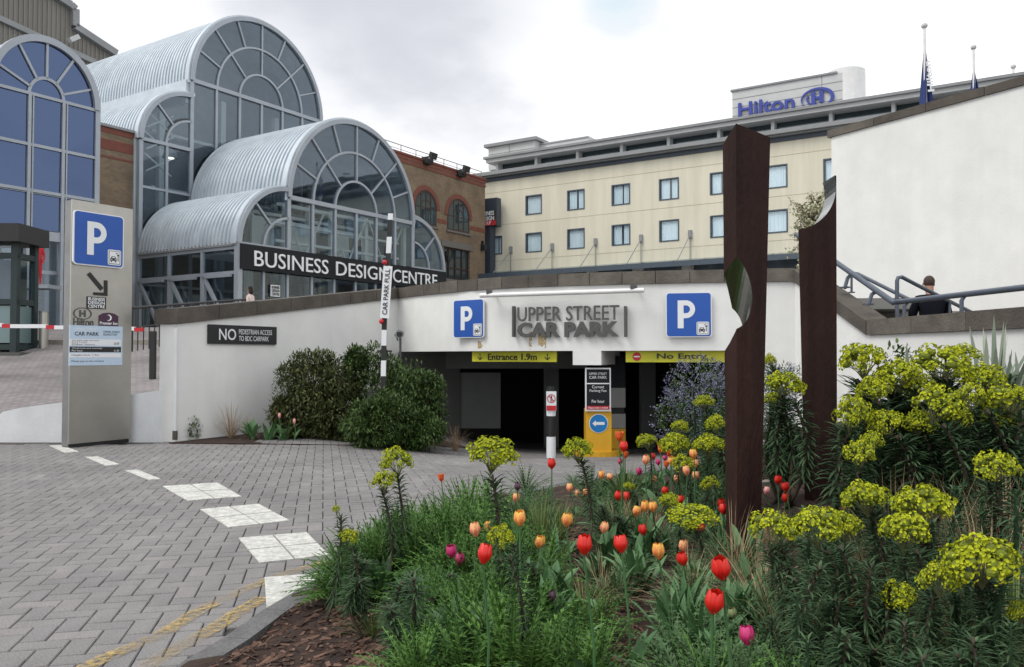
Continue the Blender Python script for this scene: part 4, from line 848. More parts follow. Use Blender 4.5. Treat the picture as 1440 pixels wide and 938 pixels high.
# the barrel roofs
def vault(nm, b0, b1, c, r_, t0, t1, rib=.23, seg=30):
    mb = MB(); n = max(2, int((b1-b0)/rib*.9)); prof = []
    for k in range(n):
        bb_ = b0+(b1-b0)*k/n; s = (b1-b0)/n; prof += [(bb_, 0), (bb_+s*.42, .0), (bb_+s*.48, .08), (bb_+s*.92, .08)]
    prof.append((b1, 0)); m_ = seg+1; vs = []
    for bb_, e in prof:
        for k in range(m_): t = R(t0+(t1-t0)*k/seg); vs.append(B(c[0]+(r_+e)*math.cos(t), bb_, c[1]+(r_+e)*math.sin(t)))
    for bb_, e in ((b0, -.12), (b1, -.12)):
        for k in range(m_): t = R(t0+(t1-t0)*k/seg); vs.append(B(c[0]+(r_+e)*math.cos(t), bb_, c[1]+(r_+e)*math.sin(t)))
    P = len(prof); fs = [(i*m_+k, (i+1)*m_+k, (i+1)*m_+k+1, i*m_+k+1) for i in range(P-1) for k in range(seg)]
    o = P*m_; fs += [(o+k, o+k+1, o+m_+k+1, o+m_+k) for k in range(seg)]
    mb.add(vs, fs); arcbar(mb, c, r_+.03, t0, t1, .16, b0-.1, b0+.12, seg=seg); return part(nm, mb, 'metalroof', bdc, smooth=20)
vault('barrel_roof', .1, BT-.15, (AC, zs0), RM+.1, -2, 182, seg=44)
vault('side_barrel_roof', .1, BT-.1, (2.77, zsT), RQ+.08, 88, 180); vault('side_barrel_roof', .1, BT-.1, (AC*2-2.77, zsT), RQ+.08, 0, 92)
vault('barrel_roof', BT+.1, 26, (AC, zU), RM+.1, -2, 182, seg=44)
vault('side_barrel_roof', BT+.1, 20, (2.77, zQ), RQ+.08, 86, 180); vault('side_barrel_roof', BT+.1, 20, (AC*2-2.77, zQ), RQ+.08, 0, 94)
mb = MB(); Bbox(mb, 2.5, 2.72, BT+.1, 26, zQ+2.4, zU); Bbox(mb, AC*2-2.72, AC*2-2.5, BT+.1, 26, zQ+2.4, zU); Bbox(mb, -.2, 0.02, BT+.2, 20, FZ, zQ); part('flank_wall', mb, 'metalroof', bdc)
mb = MB(); Bbox(mb, 2.6, 2.74, .1, BT, zsT+2.4, zs0); Bbox(mb, AC*2-2.74, AC*2-2.6, .1, BT, zsT+2.4, zs0); part('flank_wall', mb, 'metalroof', bdc)
# name board
mb = MB(); Bbox(mb, -.02, AC*2+.02, -.22, .25, zsB, zsT); nbd = part('name_board', mb, 'navy', bdc)
def bpz(px, py): return az(px, py, -.22)
a0, z0 = bpz(357, 374); a1, z1 = bpz(461, 388); zlo, zhi = bpz(357, 374)[1], bpz(357, 352)[1]
for w_, p0, p1 in (('BUSINESS', 357, 461), ('DESIGN', 472, 546), ('CENTRE', 552, 614)):
    x0, x1 = bpz(p0, 370)[0], bpz(p1, 390)[0]; text(w_, 'signwhite', nbd, B(x0, -.225, zlo), UU, UP, x1-x0, zhi-zlo, depth=.04, bold=.002)
# ground-floor glazing under the board
gf = MB(); cols = [0, 1.39, 2.77, 4.25, 5.72, 7.2, 8.68, 10.16, 11.63, 13.0, 14.4]
for a in cols: Bbox(gf, a-.06, a+.06, .0, .14, FZ, zsB)
Bbox(gf, 0, 14.4, .02, .12, FZ, FZ+.12); Bbox(gf, -.12, .12, -.12, .14, FZ, zsT); f = part('shopfront_frame', gf, 'mullion', bdc)
for i in range(10): pane(f, [(cols[i]+.07, FZ+.12), (cols[i+1]-.07, FZ+.12), (cols[i+1]-.07, zsB-.02), (cols[i]+.07, zsB-.02)], .06)
a_, z_ = az(386, 409, .0); mb = MB(); Bbox(mb, az(380, 409)[0], az(393, 409)[0], -.01, -.04, az(386, 417)[1], az(386, 401)[1]); nb2 = part('door_notice', mb, 'signwhite', bdc)
for i, s in enumerate(('BUSINESS', 'DESIGN', 'CENTRE')):
    x0 = az(380, 409)[0]; w_ = az(393, 409)[0]-x0; zt_ = az(386, 401)[1]; hh = zt_-az(386, 417)[1]; text(s, 'black', nb2, B(x0+w_*.08, -.045, zt_-hh*(.32+.3*i)), UU, UP, w_*.84, hh*.25, depth=.004, bold=.03)
# side wall (a = 0): two rows of three windows with slanting braces
sf = MB(); zM = B(0, 0, 0).z; ze = zsT-.05; ym = PD(335, 381, 35).z
bs = [0, 2.38, 4.76, 7.14]
for b in bs: Bbox(sf, -.09, .06, b-.07, b+.07, FZ-.1, ze)
for z in (FZ+.05, ym-.05, ze-.1): Bbox(sf, -.08, .05, .07, 7.07, z-.07, z+.07)
for i in range(3):
    b0, b1 = bs[i]+.25, bs[i+1]-.2; mb_ = sf
    n_ = .12; mb_.prism([B(-.25, b0+.1, FZ+.2), B(-.25, b0+.1+n_*1.6, FZ+.2), B(-.25, b1, ym-.15), B(-.25, b1-n_*1.6, ym-.15)], UU*.12); Bbox(mb_, -.25, -.12, b0, b1, ym-.25, ym-.13); Bbox(mb_, -.25, -.12, b1-.22, b1, FZ, ym-.25)
    
sfo = part('side_window_frame', sf, 'mullion', bdc)
for i in range(3):
    for z0, z1 in ((FZ+.12, ym-.12), (ym+.02, ze-.17)):
        mb = MB(); mb.prism([B(-.01, bs[i]+.07, z0), B(-.01, bs[i+1]-.07, z0), B(-.01, bs[i+1]-.07, z1), B(-.01, bs[i]+.07, z1)], UU*.02); part('glass_pane', mb, 'glass', sfo)
mb = MB(); Bbox(mb, -.14, .1, -.05, BT, ze-.02, ze+.14); part('eaves_gutter', mb, 'roofgrey', bdc)
mb = MB(); Bbox(mb, AC*2-.1, AC*2, .1, BT, FZ, zsT); part('far_side_wall', mb, 'mullion', bdc)
# inside: floors, rails, trusses, lamp
mb = MB(); Bbox(mb, .1, 14.3, .2, 25, FZ-.05, FZ+.01); Bbox(mb, .1, 14.3, 18, 18.2, FZ, zU); part('inner_wall', mb, 'innerdark', bdc)
mb = MB()
for z in (zsT+.15, zsT+1.1, zsT+2.2): Bbox(mb, 2.9, 11.5, 3.4, 3.6, z, z+.16)
for z in (zQ-4.9, zQ-1.5, zQ+1.5): Bbox(mb, 2.9, 11.5, BT+3.5, BT+3.7, z, z+.16)
for k in range(6):
    a = 2.9+k*1.47; s = 1 if k % 2 else -1
    mb.prism([B(a if s > 0 else a+1.4, 3.3, zsT+.25), B(a+.1 if s > 0 else a+1.3, 3.3, zsT+.25), B(a+1.4 if s > 0 else a+.1, 3.3, zsT+2.2), B(a+1.3 if s > 0 else a, 3.3, zsT+2.2)], VV*.06)
for a in (3.3, 7.2, 11.1): Bbox(mb, a-.16, a+.16, 3.2, 3.5, FZ, zs0+.6); Bbox(mb, a-.16, a+.16, BT+3.2, BT+3.5, FZ, zU+.6)
for k in range(3):
    a = .4; z = zQ-1.2+k*1.1; bar(mb, (a+.7, z), (2.6, z+.9), .07, BT+1.2, BT+1.3); bar(mb, (a+.7, z+.9), (2.6, z), .07, BT+1.35, BT+1.42)
for z, hgt in ((zsT+.5, .12), (zsT+1.35, .1), (zs0-.25, .16)): Bbox(mb, 2.85, 11.55, .9, 1.1, z, z+hgt)
for a in (3.4, 6.4, 8.9, 12.0): Bbox(mb, a, a+.22, .95, 1.15, FZ, zs0)
for k in range(6):
    a = 3.1+k*1.47; s = 1 if k % 2 else -1
    mb.prism([B(a if s > 0 else a+1.3, .8, zsT+.1), B(a+.1 if s > 0 else a+1.2, .8, zsT+.1), B(a+1.3 if s > 0 else a+.1, .8, zs0-.2), B(a+1.2 if s > 0 else a, .8, zs0-.2)], VV*.05)
Bbox(mb, 2.85, 11.5, 2.6, 2.7, zsT-.2, zsT+1.9); Bbox(mb, .5, 13.9, 1.2, 3.8, zsT-.3, zsT-.2)
for a in (4.2, 7.0, 9.4): Bbox(mb, a, a+.9, 2.55, 2.6, zsT, zsT+1.6, 1)
part('inner_balcony_steelwork', mb, ['inner', 'innerdark'], bdc)
mb = MB(); lp = B(*[(az(239, 225, BT+1)[0]), BT+1, az(239, 222, BT+1)[1]]); mb.tube([lp, lp+UP*.25, lp+UP*.45], [.38, .33, .1], 14); mb.tube([lp+UP*.4, lp+UP*2.2], .02, 6); part('pendant_lamp', mb, 'roofgrey', bdc, smooth=True)
M['lampglow'] = mat('lamp_glow', (.9, .85, .7)); b_ = M['lampglow'].node_tree.nodes['Principled BSDF']; b_.inputs['Emission Color'].default_value = (1, .9, .75, 1); b_.inputs['Emission Strength'].default_value = 2.5
mb = MB(); mb.tube([lp-UP*.03, lp+UP*.0], .2, 12); part('lamp_glass', mb, 'lampglow', bdc)
# ================================================================ BLUE GLASS BUILDING, LEFT
BL = 4.0
aR, zR = az(137, 156, BL); aC, _ = az(65, 140, BL); RB = aR-aC; rise = az(65, 55, BL)[1]-zR
a1_, _ = az(89, 160, BL); a0_, _ = az(41, 160, BL)
blue = thing('blue_glass_building', 'blue mirror-glass building with one round arch, at the left edge behind the pylon', 'building', tuple(B(aC, BL, FZ)))
Ea = lambda r_, t: (aC+r_*math.cos(R(t)), zR+r_*rise/RB*math.sin(R(t)))
fr = MB(); zb = FZ; b0, b1 = BL-.05, BL+.1
def earc(r_, w_, b0, b1, t0=0, t1=180, seg=30):
    r0, r1 = r_-w_/2, r_+w_/2
    for k in range(seg):
        ta, tb_ = t0+(t1-t0)*k/seg, t0+(t1-t0)*(k+1)/seg; fr.prism([B(p[0], b0, p[1]) for p in (Ea(r0, ta), Ea(r1, ta), Ea(r1, tb_), Ea(r0, tb_))], VV*(b1-b0))
ri = (a1_-a0_)/2*1.02; earc(RB-.04, .24, BL-.12, BL+.16); earc(ri, .11, b0, b1, seg=14)
for t in (22, 57, 90, 123, 158):
    p, q_ = Ea(ri, t), Ea(RB, t); bar(fr, p, q_, .09, b0, b1)
for a in (aC-RB, a0_, a1_, aR): bar(fr, (a, zb), (a, zR), .2 if a in (aR,) else .12, b0-.02, b1)
bar(fr, (a1_+.13, zb), (a1_+.13, zR), .05, b0-.02, b1); bar(fr, (a0_+.13, zb), (a0_+.13, zR), .05, b0-.02, b1)
rz = [zR, az(137, 223, BL)[1], az(137, 283, BL)[1], az(137, 335, BL)[1]]
for z in rz[:-1]: bar(fr, (aC-RB, z), (aR, z), .12, b0-.01, b1)
bar(fr, (aC-RB-6, rz[2]-.1), (aR, rz[2]-.1), .02, b0-.01, b1)
f = part('arched_frame', fr, 'mullion', blue)
ths = [0, 22, 57, 90, 123, 158, 180]
for t0, t1 in zip(ths[:-1], ths[1:]):
    poly = [Ea(RB-.1, t0+(t1-t0)*k/5) for k in range(6)]+[Ea(ri+.05, t1-(t1-t0)*k/5) for k in range(6)]; pane(f, poly, BL+.02, 'blueglass')
pane(f, [Ea(ri-.05, 180*k/14) for k in range(15)], BL+.02, 'blueglass')
for a, b in ((aC-RB, a0_), (a0_, a1_), (a1_, aR)):
    for z1, z0 in zip(rz[:-1], rz[1:]): pane(f, [(a+.07, z0+.06), (b-.07, z0+.06), (b-.07, z1-.06), (a+.07, z1-.06)], BL+.02, 'blueglass')
mb = MB(); Bbox(mb, aC-RB-6, aR+.1, BL-.02, BL+.3, rz[-1]-.35, rz[-1]+.02); Bbox(mb, aR-.25, aR+.06, BL+.12, BL+4, FZ, zR+.1); part('spandrel', mb, 'mullion', blue)
mb = MB(); n = 24
for k in range(n):
    p, q_ = Ea(RB+.03, 180*k/n), Ea(RB+.03, 180*(k+1)/n); mb.add([B(p[0], BL+.1, p[1]), B(q_[0], BL+.1, q_[1]), B(q_[0], BL+9, q_[1]), B(p[0], BL+9, p[1])], [(0, 1, 2, 3)])
part('barrel_roof', mb, 'metalroof', blue, smooth=True)
mb = MB(); Bbox(mb, aC-RB-6, aR, BL+5, BL+5.3, FZ, zR+2); Bbox(mb, aC-RB-6, aC-RB-.1, BL+.1, BL+.3, FZ, zR+1); part('rear_wall', mb, 'innerdark', blue)
# ground floor: dark glazed front with a ledge
mb = MB()
for k in range(9): a = aR-.1-k*1.2; Bbox(mb, a-.05, a+.05, BL+.3, BL+.4, FZ-.6, rz[-1]-.35)
Bbox(mb, aR-10, aR, BL+.28, BL+.42, rz[-1]-1.65, rz[-1]-1.5); part('shopfront_frame', mb, 'mullion', blue)
for k in range(8): a = aR-.1-k*1.2; pane(blue, [(a-1.14, FZ-.6), (a-.06, FZ-.6), (a-.06, rz[-1]-.36), (a-1.14, rz[-1]-.36)], BL+.34)
# brick wall between
bw = thing('brick_link_wall', 'strip of brown brick wall with red bands between the blue glass building and the arches', 'wall', tuple(B(-1, BT+.3, FZ)))
zbt = az(165, 178.5, BT+.3)[1]
mb = MB(); Bbox(mb, aR-.5, -.05, BT+.3, BT+.8, FZ-1, zbt-.12); part('brickwork', mb, 'brick', bw)
mb = MB(); Bbox(mb, aR-.5, -.05, BT+.2, BT+.9, zbt-.12, zbt); part('parapet', mb, 'roofgrey', bw)
for y0, y1 in ((183, 190), (199, 213), (222, 225)): mb = MB(); zz0, zz1 = az(165, y1, BT+.3)[1], az(165, y0, BT+.3)[1]; Bbox(mb, aR-.4, -.06, BT+.28, BT+.32, zz0, zz1); part('red_brick_band', mb, 'redbrick', bw)
# corrugated shed behind
BS = 26
shed = thing('corrugated_shed', 'grey corrugated gable of an old hall rising behind the blue arch, top left', 'building', tuple(B(-2, BS, FZ)))
pxs = [(-60, -95), (20, -45), (75, -6), (97, 8), (103, 14), (103, 38), (161, 76), (161, 200), (-60, 200)]
poly = [az(x, y, BS) for x, y in pxs]; mb = MB(); mb.prism([B(a, BS, z) for a, z in poly], VV*6); part('gable_wall', mb, 'corr', shed)
mb = MB(); a = poly[0][0]
def topz(a):
    for (a0, z0), (a1, z1) in zip(poly[:7], poly[1:7]):
        if a0 <= a <= a1 and a1 > a0: return z0+(z1-z0)*(a-a0)/(a1-a0)
    return None
while a < poly[6][0]-.1:
    z = topz(a)
    if z: Bbox(mb, a, a+.1, BS-.06, BS+.01, FZ, z-.02)
    a += .3
part('corrugation', mb, 'corr', shed)
mb = MB()
for i in range(6): bar(mb, poly[i], poly[i+1], .45, BS-.4, BS+6.2)
bar(mb, az(-60, 0, BS), az(132, 88, BS), .35, BS-.25, BS-.02); part('roof_edge', mb, 'roofgrey', shed)
mb = MB(); p, q_ = az(86, 61, BS), az(98, 56, BS); bar(mb, p, q_, .3, BS-1.2, BS-.8); part('vent_pipe', mb, 'palegrey', shed)
# ================================================================ BRICK BUILDING RIGHT OF THE ARCHES
BB = 7.14
bk = thing('arched_window_brick_building', 'tan brick building with two round-headed windows and red brick bands, right of the glass arches', 'building', tuple(B(24, BB, FZ)))
aL, aE = 13.0, az(682, 300, BB)[0]; zTop = az(682, 254, BB)[1]
wins = [(az(583, 290, BB)[0], az(614, 300, BB)[0]), (az(629, 300, BB)[0], az(660, 305, BB)[0])]
za0, za1 = az(645, 326, BB)[1], az(645, 280, BB)[1]
aw = [(za0,)]
rw = (az(624, 370, BB)[0], az(661, 370, BB)[0]); rz0, rz1 = az(645, 394, BB)[1], az(645, 350, BB)[1]
mb = MB(); holes_wall(mb, B(aL, BB, 0), UU, aE-aL, FZ-1, zTop, [(rw[0]-aL, rw[1]-aL, rz0, rz1)], .35, -VV); Bbox(mb, aL, aE, BB+.5, BB+9, FZ-1, zTop-.01); mb.add([B(aL, BB, zTop), B(aE, BB, zTop), B(aE, BB+.5, zTop), B(aL, BB+.5, zTop), B(aE, BB, FZ-1), B(aE, BB+.5, FZ-1)], [(0, 1, 2, 3), (1, 4, 5, 2)]); part('brickwork', mb, 'brick', bk)
mb = MB(); Bbox(mb, aL, aE+.08, BB-.08, BB+.4, zTop, zTop+.14); part('red_brick_parapet', mb, 'redbrick', bk)
mb = MB(); Bbox(mb, aL, aE+.04, BB-.04, BB+.0, zTop-.55, zTop-.35); Bbox(mb, aL, aE+.03, BB-.03, BB+.0, zTop-.28, zTop-.01); part('red_brick_band', mb, 'redbrick', bk)
for (x0, x1) in ((14, wins[0][0]-.1), (wins[0][1]+.1, wins[1][0]-.1), (wins[1][1]+.1, aE+.03)): mb = MB(); Bbox(mb, x0, x1, BB-.025, BB+.0, za0+.35, za0+.65); part('red_brick_band', mb, 'redbrick', bk)
for x0, x1 in wins:
    cx = (x0+x1)/2; rr = (x1-x0)/2; zc_ = za1-rr; mb = MB()
    sh = [(x0, za0), (x1, za0)]+[(cx+rr*math.cos(R(t)), zc_+rr*math.sin(R(t))) for t in range(0, 181, 12)]
    wf = MB(); arcbar(wf, (cx, zc_), rr-.06, 0, 180, .14, BB-.03, BB+.12)
    for a in (x0+.07, x0+(x1-x0)*.28, cx, x0+(x1-x0)*.72, x1-.07): bar(wf, (a, za0), (a, zc_+math.sqrt(max(0, rr*rr-(a-cx)**2))-.02 if abs(a-cx) < rr-.1 else zc_), .1, BB-.025, BB+.1)
    bar(wf, (x0, za0+.06), (x1, za0+.06), .12, BB-.03, BB+.12); bar(wf, (x0, zc_), (x1, zc_), .07, BB-.02, BB+.1); arcbar(wf, (cx, zc_), rr*.45, 0, 180, .07, BB-.02, BB+.1)
    w = part('arched_window', wf, 'brownwood', bk); mb.prism([B(a, BB-.006, z) for a, z in sh], VV*.02); part('glass_pane', mb, 'darkglass', w)
    mb = MB(); arcbar(mb, (cx, zc_), rr+.17, 0, 180, .34, BB-.05, BB+.02, seg=18); part('brick_arch', mb, 'redbrick', bk)
    mb = MB(); Bbox(mb, x0-.15, x1+.15, BB-.12, BB+.02, za0-.16, za0-.01); part('window_sill', mb, 'sill', bk)
wf = MB(); x0, x1 = rw
for k in range(5): a = x0+(x1-x0)*k/4; bar(wf, (a, rz0), (a, rz1), .12, BB+.14, BB+.3)
for z in (rz0+.06, (rz0+rz1)/2-.3, rz1-.06): bar(wf, (x0, z), (x1, z), .1, BB+.15, BB+.29)
w = part('casement_window', wf, 'brownwood', bk)
for k in range(4): a = x0+(x1-x0)*k/4; mb = MB(); mb.prism([B(a+.06, BB+.22, rz0+.1), B(a+(x1-x0)/4-.06, BB+.22, rz0+.1), B(a+(x1-x0)/4-.06, BB+.22, rz1-.1), B(a+.06, BB+.22, rz1-.1)], VV*.02); part('glass_pane', mb, 'darkglass', w)
mb = MB(); Bbox(mb, x0-.3, x1+.3, BB-.06, BB+.02, rz1, rz1+.45); part('window_lintel', mb, 'sill', bk)
mb = MB(); Bbox(mb, x0-.2, x1+.2, BB-.12, BB+.02, rz0-.2, rz0-.01); part('window_sill', mb, 'sill', bk)
mb = MB()
for a in np.arange(aL, aE, 1.6): Bbox(mb, a-.02, a+.02, BB+.3, BB+.34, zTop+.1, zTop+.75)
Bbox(mb, aL, aE, BB+.3, BB+.34, zTop+.7, zTop+.75); Bbox(mb, aL, aE, BB+.305, BB+.335, zTop+.4, zTop+.43); part('roof_rail', mb, 'roofgrey', bk)
for px, py in ((598, 221), (645, 239)):
    a, z = az(px, py+3, BB); t = thing('floodlight', 'black floodlight on the brick parapet, ' + ('nearer the glass arch' if px < 620 else 'nearer the hotel corner'), 'floodlight', tuple(B(a, BB-.1, z-.3)), group='parapet floodlights')
    mb = MB(); mb.box(B(a-.3, BB-.5, z), UU*.6, -VV*.25+UP*-.12, UP*.42-VV*.15); part('lamp_head', mb, 'black', t); mb = MB(); Bbox(mb, a-.3, a-.24, BB-.5, BB+.1, z-.35, z+.1); Bbox(mb, a+.24, a+.3, BB-.5, BB+.1, z-.35, z+.1); Bbox(mb, a-.3, a+.3, BB-.45, BB+.1, z-.38, z-.32); part('bracket', mb, 'black', t)
for px, py in ((677, 348), (626, 363)):
    a, z = az(px, py, BB); mb = MB(); Bbox(mb, a-.15, a+.15, BB-.4, BB-.03, z-.25, z+.15); Bbox(mb, a-.05, a+.05, BB-.2, BB, z, z+.5); single('wall_lamp', mb, 'black', 'small black lamp on the brick wall ' + ('beside the dark corner tower' if px > 650 else 'close to the glass arch'), 'lamp')
# ================================================================ HOTEL
H0 = V((PD(1091, 300, 53).x, 53, 0)); HD = VV.copy()          # runs left and away, like the barrel roofs
HN = -UU                                                       # outward face
def hz(px, py): p = PV(px, py, H0, HD); return ((p-H0).dot(HD), p.z)
def HP(t, z, e=0): return H0 + HD*t + HN*e + UP*z
def hbox(mb, t0, t1, z0, z1, e0, e1, m=0): mb.box(HP(t0, z0, e0), HD*(t1-t0), HN*(e1-e0), UP*(z1-z0), m)
hotel = thing('cream_hotel', 'long cream hotel with rows of small curtained windows under a grey roof terrace', 'hotel', tuple(HP(10, FZ)))
tl_, ztop_ = hz(684, 247); tl_ = (V((B(aE, BB, 0)-H0)).dot(HD))+2.2; tr_ = -28
zw = hz(1000, 213)[1]
mids = [750.5, 808.5, 870, 937, 1005, 1091.5, 1161]
ts = [hz(x, 290)[0] for x in mids]; gap = (ts[0]-ts[5])/5
ts = [ts[5]+gap*(5-i) for i in range(7)] + [ts[5]-gap*k for k in range(2, 6)]
zu0, zu1 = hz(937, 281.5)[1], hz(937, 251)[1]; zl0, zl1 = hz(936, 340)[1], hz(936, 309.5)[1]; ww = (hz(923, 300)[0]-hz(951, 300)[0])/2
hol = []; wl = []
for t in ts:
    for z0, z1 in ((zu0, zu1), (zl0, zl1)): hol.append((tl_-t-ww, tl_-t+ww, z0, z1)); wl.append((t, ww, z0, z1))
t_ = hz(699, 345)[0]; z0, z1 = hz(699, 358)[1], hz(699, 332)[1]; wl.append((t_, .5, z0, z1)); hol.append((tl_-t_-.5, tl_-t_+.5, z0, z1))
mb = MB(); holes_wall(mb, HP(tl_, 0), -HD, tl_-tr_, FZ-.5, zw, hol, .18, HN); hbox(mb, tr_, tl_, FZ-.5, zw-.02, -.7, -9); mb.add([HP(tl_, FZ), HP(tl_, zw), HP(tl_, zw, -.7), HP(tl_, FZ, -.7)], [(0, 1, 2, 3)]); part('cream_wall', mb, 'cream', hotel)
mb = MB()
for z in (zu0-.55, zl0-.5, zu1+.55): hbox(mb, tr_, tl_-.1, z, z+.025, .002, .012)
M['jointcream'] = mat('cream_joint', (.47, .43, .32), .9); part('render_joint', mb, 'jointcream', hotel)
for k, (t, w_, z0, z1) in enumerate(wl):
    mb = MB(); e = .085
    for q_ in ((t-w_, t+w_, z0, z0+e), (t-w_, t+w_, z1-e, z1), (t-w_, t-w_+e, z0+e, z1-e), (t+w_-e, t+w_, z0+e, z1-e)): hbox(mb, *q_, -.17, .03)
    fr_ = part('window', mb, 'winframe', hotel); mb = MB(); hbox(mb, t-w_+e, t+w_-e, z0+e, z1-e, -.13, -.11); part('pane', mb, 'winglass', fr_)
    mb = MB(); n = 16; zz = [HP(t-w_+.1+(2*w_-.2)*i/n, 0, -.165+(.02 if i % 2 else -.02)) for i in range(n+1)]; op = random.random() < .4; 
    for i in range(n):
        if op and 6 <= i < 6+random.randint(1, 3): continue
        a, b = zz[i], zz[i+1]; mb.add([a+UP*(z0+.08), b+UP*(z0+.08), b+UP*(z1-.05), a+UP*(z1-.05)], [(0, 1, 2, 3)])
    part('curtain', mb, 'curtain', fr_)
mb = MB(); hbox(mb, tr_, tl_, FZ, zw, -.5, -.6); part('room_backing', mb, 'innerdark', hotel)
# cornice, gutter, terrace storey
zc1 = zw; mb = MB(); hbox(mb, tr_, tl_+.2, zc1, zc1+.3, -.6, .1); part('slate_band', mb, 'panelblue', hotel)
mb = MB(); hbox(mb, tr_, tl_+.4, zc1+.3, zc1+.42, -2, .35); hbox(mb, tr_, tl_+.5, zc1+.42, zc1+.7, -2, .6); part('cornice', mb, 'roofgrey', hotel)
zt0, zt1 = zc1+.7, zc1+1.75; bk_ = 1.6; tt_ = tl_-1.0
mb = MB(); hbox(mb, tr_, tt_, zt0, zt1, -bk_-.3, -bk_-.2); tg = part('terrace_glazing', mb, 'darkglass', hotel)
mb = MB(); hbox(mb, tr_, tt_, zt0+.42, zt0+.5, -bk_-.2, -bk_-.12); part('glazing_rail', mb, 'palegrey', tg)
step = gap; k = 0; t = tt_-.3
while t > tr_: mb = MB(); hbox(mb, t-.22, t, zt0, zt1, -bk_-.2, -bk_+.45); part('terrace_fin', mb, 'palegrey', hotel); t -= step
mb = MB(); hbox(mb, tr_, tt_+.3, zt1, zt1+.28, -9, -bk_+1.0); hbox(mb, tr_, tt_+.45, zt1+.28, zt1+.45, -9, -bk_+1.2, 1); part('roof_slab', mb, ['palegrey', 'roofgrey'], hotel)
# plant room on the roof, left
def prism_roof(nm, label, px0, px1, yt, yb, back, m='palegrey'):
    o_ = H0 - HN*6; q = lambda px, py: PV(px, py, o_, HD); a, b = q(px0, yb), q(px1, yb); zt_ = max(q(px0, yt).z, 0); return a, b, zt_
o5 = H0-HN*4.5; a = PV(687, 225, o5, HD); b = PV(752, 222, o5, HD); zt_ = PV(687, 208, o5, HD).z; d_ = (b-a); d_.z = 0; W = d_.length; d_.normalize(); zb_ = zt1+.45
pr = thing('roof_plant_room', 'pale clad plant room on the hotel roof at its left end', 'roof structure', (a.x, a.y, zb_), group=None)
mb = MB(); mb.box(V((a.x, a.y, zb_)), d_*W, -HN*4.5, UP*(zt_-zb_)); part('cladding', mb, 'palegrey', pr)
mb = MB(); mb.box(V((a.x, a.y, zt_))-d_*.3+HN*.3, d_*(W+.6), -HN*5, UP*.25); part('roof_edge', mb, 'roofgrey', pr)
mb = MB()
for f in (.33, .66): mb.box(V((a.x, a.y, zb_+(zt_-zb_)*f))+HN*.02, d_*W, -HN*.05, UP*.06)
mb.box(V((a.x, a.y, zb_))+d_*W*.45+HN*.015, d_*.06, -HN*.05, UP*(zt_-zb_)); part('cladding_joint', mb, 'roofgrey', pr)
c_ = a+d_*W; mb = MB(); mb.box(V((c_.x, c_.y, zb_))-HN*.8, d_*4.6, -HN*3, UP*(zt_-zb_-.1)); part('louvre_room', mb, 'palegrey', pr)
for k in range(4): mb = MB(); mb.box(V((c_.x, c_.y, zb_+(zt_-zb_)*(.2+.22*k)))-HN*.76, d_*4.62, -HN*.05, UP*.12); part('louvre', mb, 'roofgrey', pr)
# hotel name sign on the roof
o6 = H0-HN*2.2; a = PV(1030, 168, o6, HD); b = PV(1185, 140, o6, HD); z1_ = PV(1107, 115.5, o6, HD).z; zb_ = zt1+.45; d_ = (b-a); d_.z = 0; W = d_.length; d_.normalize(); n_ = d_.cross(UP)
hs = thing('hotel_roof_sign', 'white roof-top box with blue Hilton lettering and oval emblem, rounded at its right end', 'sign', (a.x, a.y, zb_)); o = V((a.x, a.y, zb_)); Hh = z1_-zb_
mb = MB(); mb.box(o, d_*W, -n_*2.4, UP*Hh); part('sign_box', mb, 'palegrey', hs)
mb = MB()
for f in (.25, .5, .75): mb.box(o+n_*.012+UP*Hh*f, d_*W, -n_*.02, UP*.05)
mb.box(o+d_*W*.82+n_*.013, d_*.05, -n_*.02, UP*Hh); part('panel_joint', mb, 'roofgrey', hs)
mb = MB(); cc = o+d_*W-n_*1.2; mb.tube([cc, cc+UP*(Hh+.35)], 1.2, 28); part('rounded_end', mb, 'white', hs, smooth=40)
mb = MB(); mb.box(o-d_*.1+n_*.1+UP*Hh, d_*(W*.97), -n_*2.6, UP*.12); part('cap', mb, 'roofgrey', hs)
q0, q1 = PV(1039, 165, o6, HD), PV(1118, 152, o6, HD); hb = PV(1045, 164, o6, HD).z; hh_ = PV(1045, 145, o6, HD).z
text('Hilton', 'hil', hs, V((q0.x, q0.y, hb))+n_*.05, d_, UP, (q1-q0).xy.length, hh_-hb, depth=.12, bold=.02)
c_ = PV(1150, 138.5, o6, HD)+n_*.06; rx = (PV(1173, 140, o6, HD)-PV(1126, 140, o6, HD)).xy.length/2; rzz = (PV(1150, 124, o6, HD).z-PV(1150, 153.5, o6, HD).z)/2; mb = MB()
for k in range(36):
    a0, a1 = k/36*2*math.pi, (k+1)/36*2*math.pi; th = lambda a_: .86-.1*math.cos(a_-.8); E_ = lambda a_, f: c_+d_*rx*f*math.cos(a_)+UP*rzz*f*math.sin(a_); mb.prism([E_(a0, 1), E_(a1, 1), E_(a1, th(a1)), E_(a0, th(a0))], n_*.1)
for x0 in (-.36, .12): mb.box(c_+d_*rx*x0-UP*rzz*.5, d_*rx*.24, UP*rzz*1.15, n_*.1)
mb.box(c_-d_*rx*.1-UP*rzz*.1, d_*rx*.22, UP*rzz*.24, n_*.1)
for k in range(8):
    a0, a1 = R(150+k*15), R(165+k*15); E_ = lambda a_, f: c_+d_*rx*f*math.cos(a_)+UP*rzz*f*math.sin(a_); mb.prism([E_(a0, .68), E_(a1, .68), E_(a1, .56), E_(a0, .56)], n_*.1)
part('oval_emblem', mb, 'hil', hs)
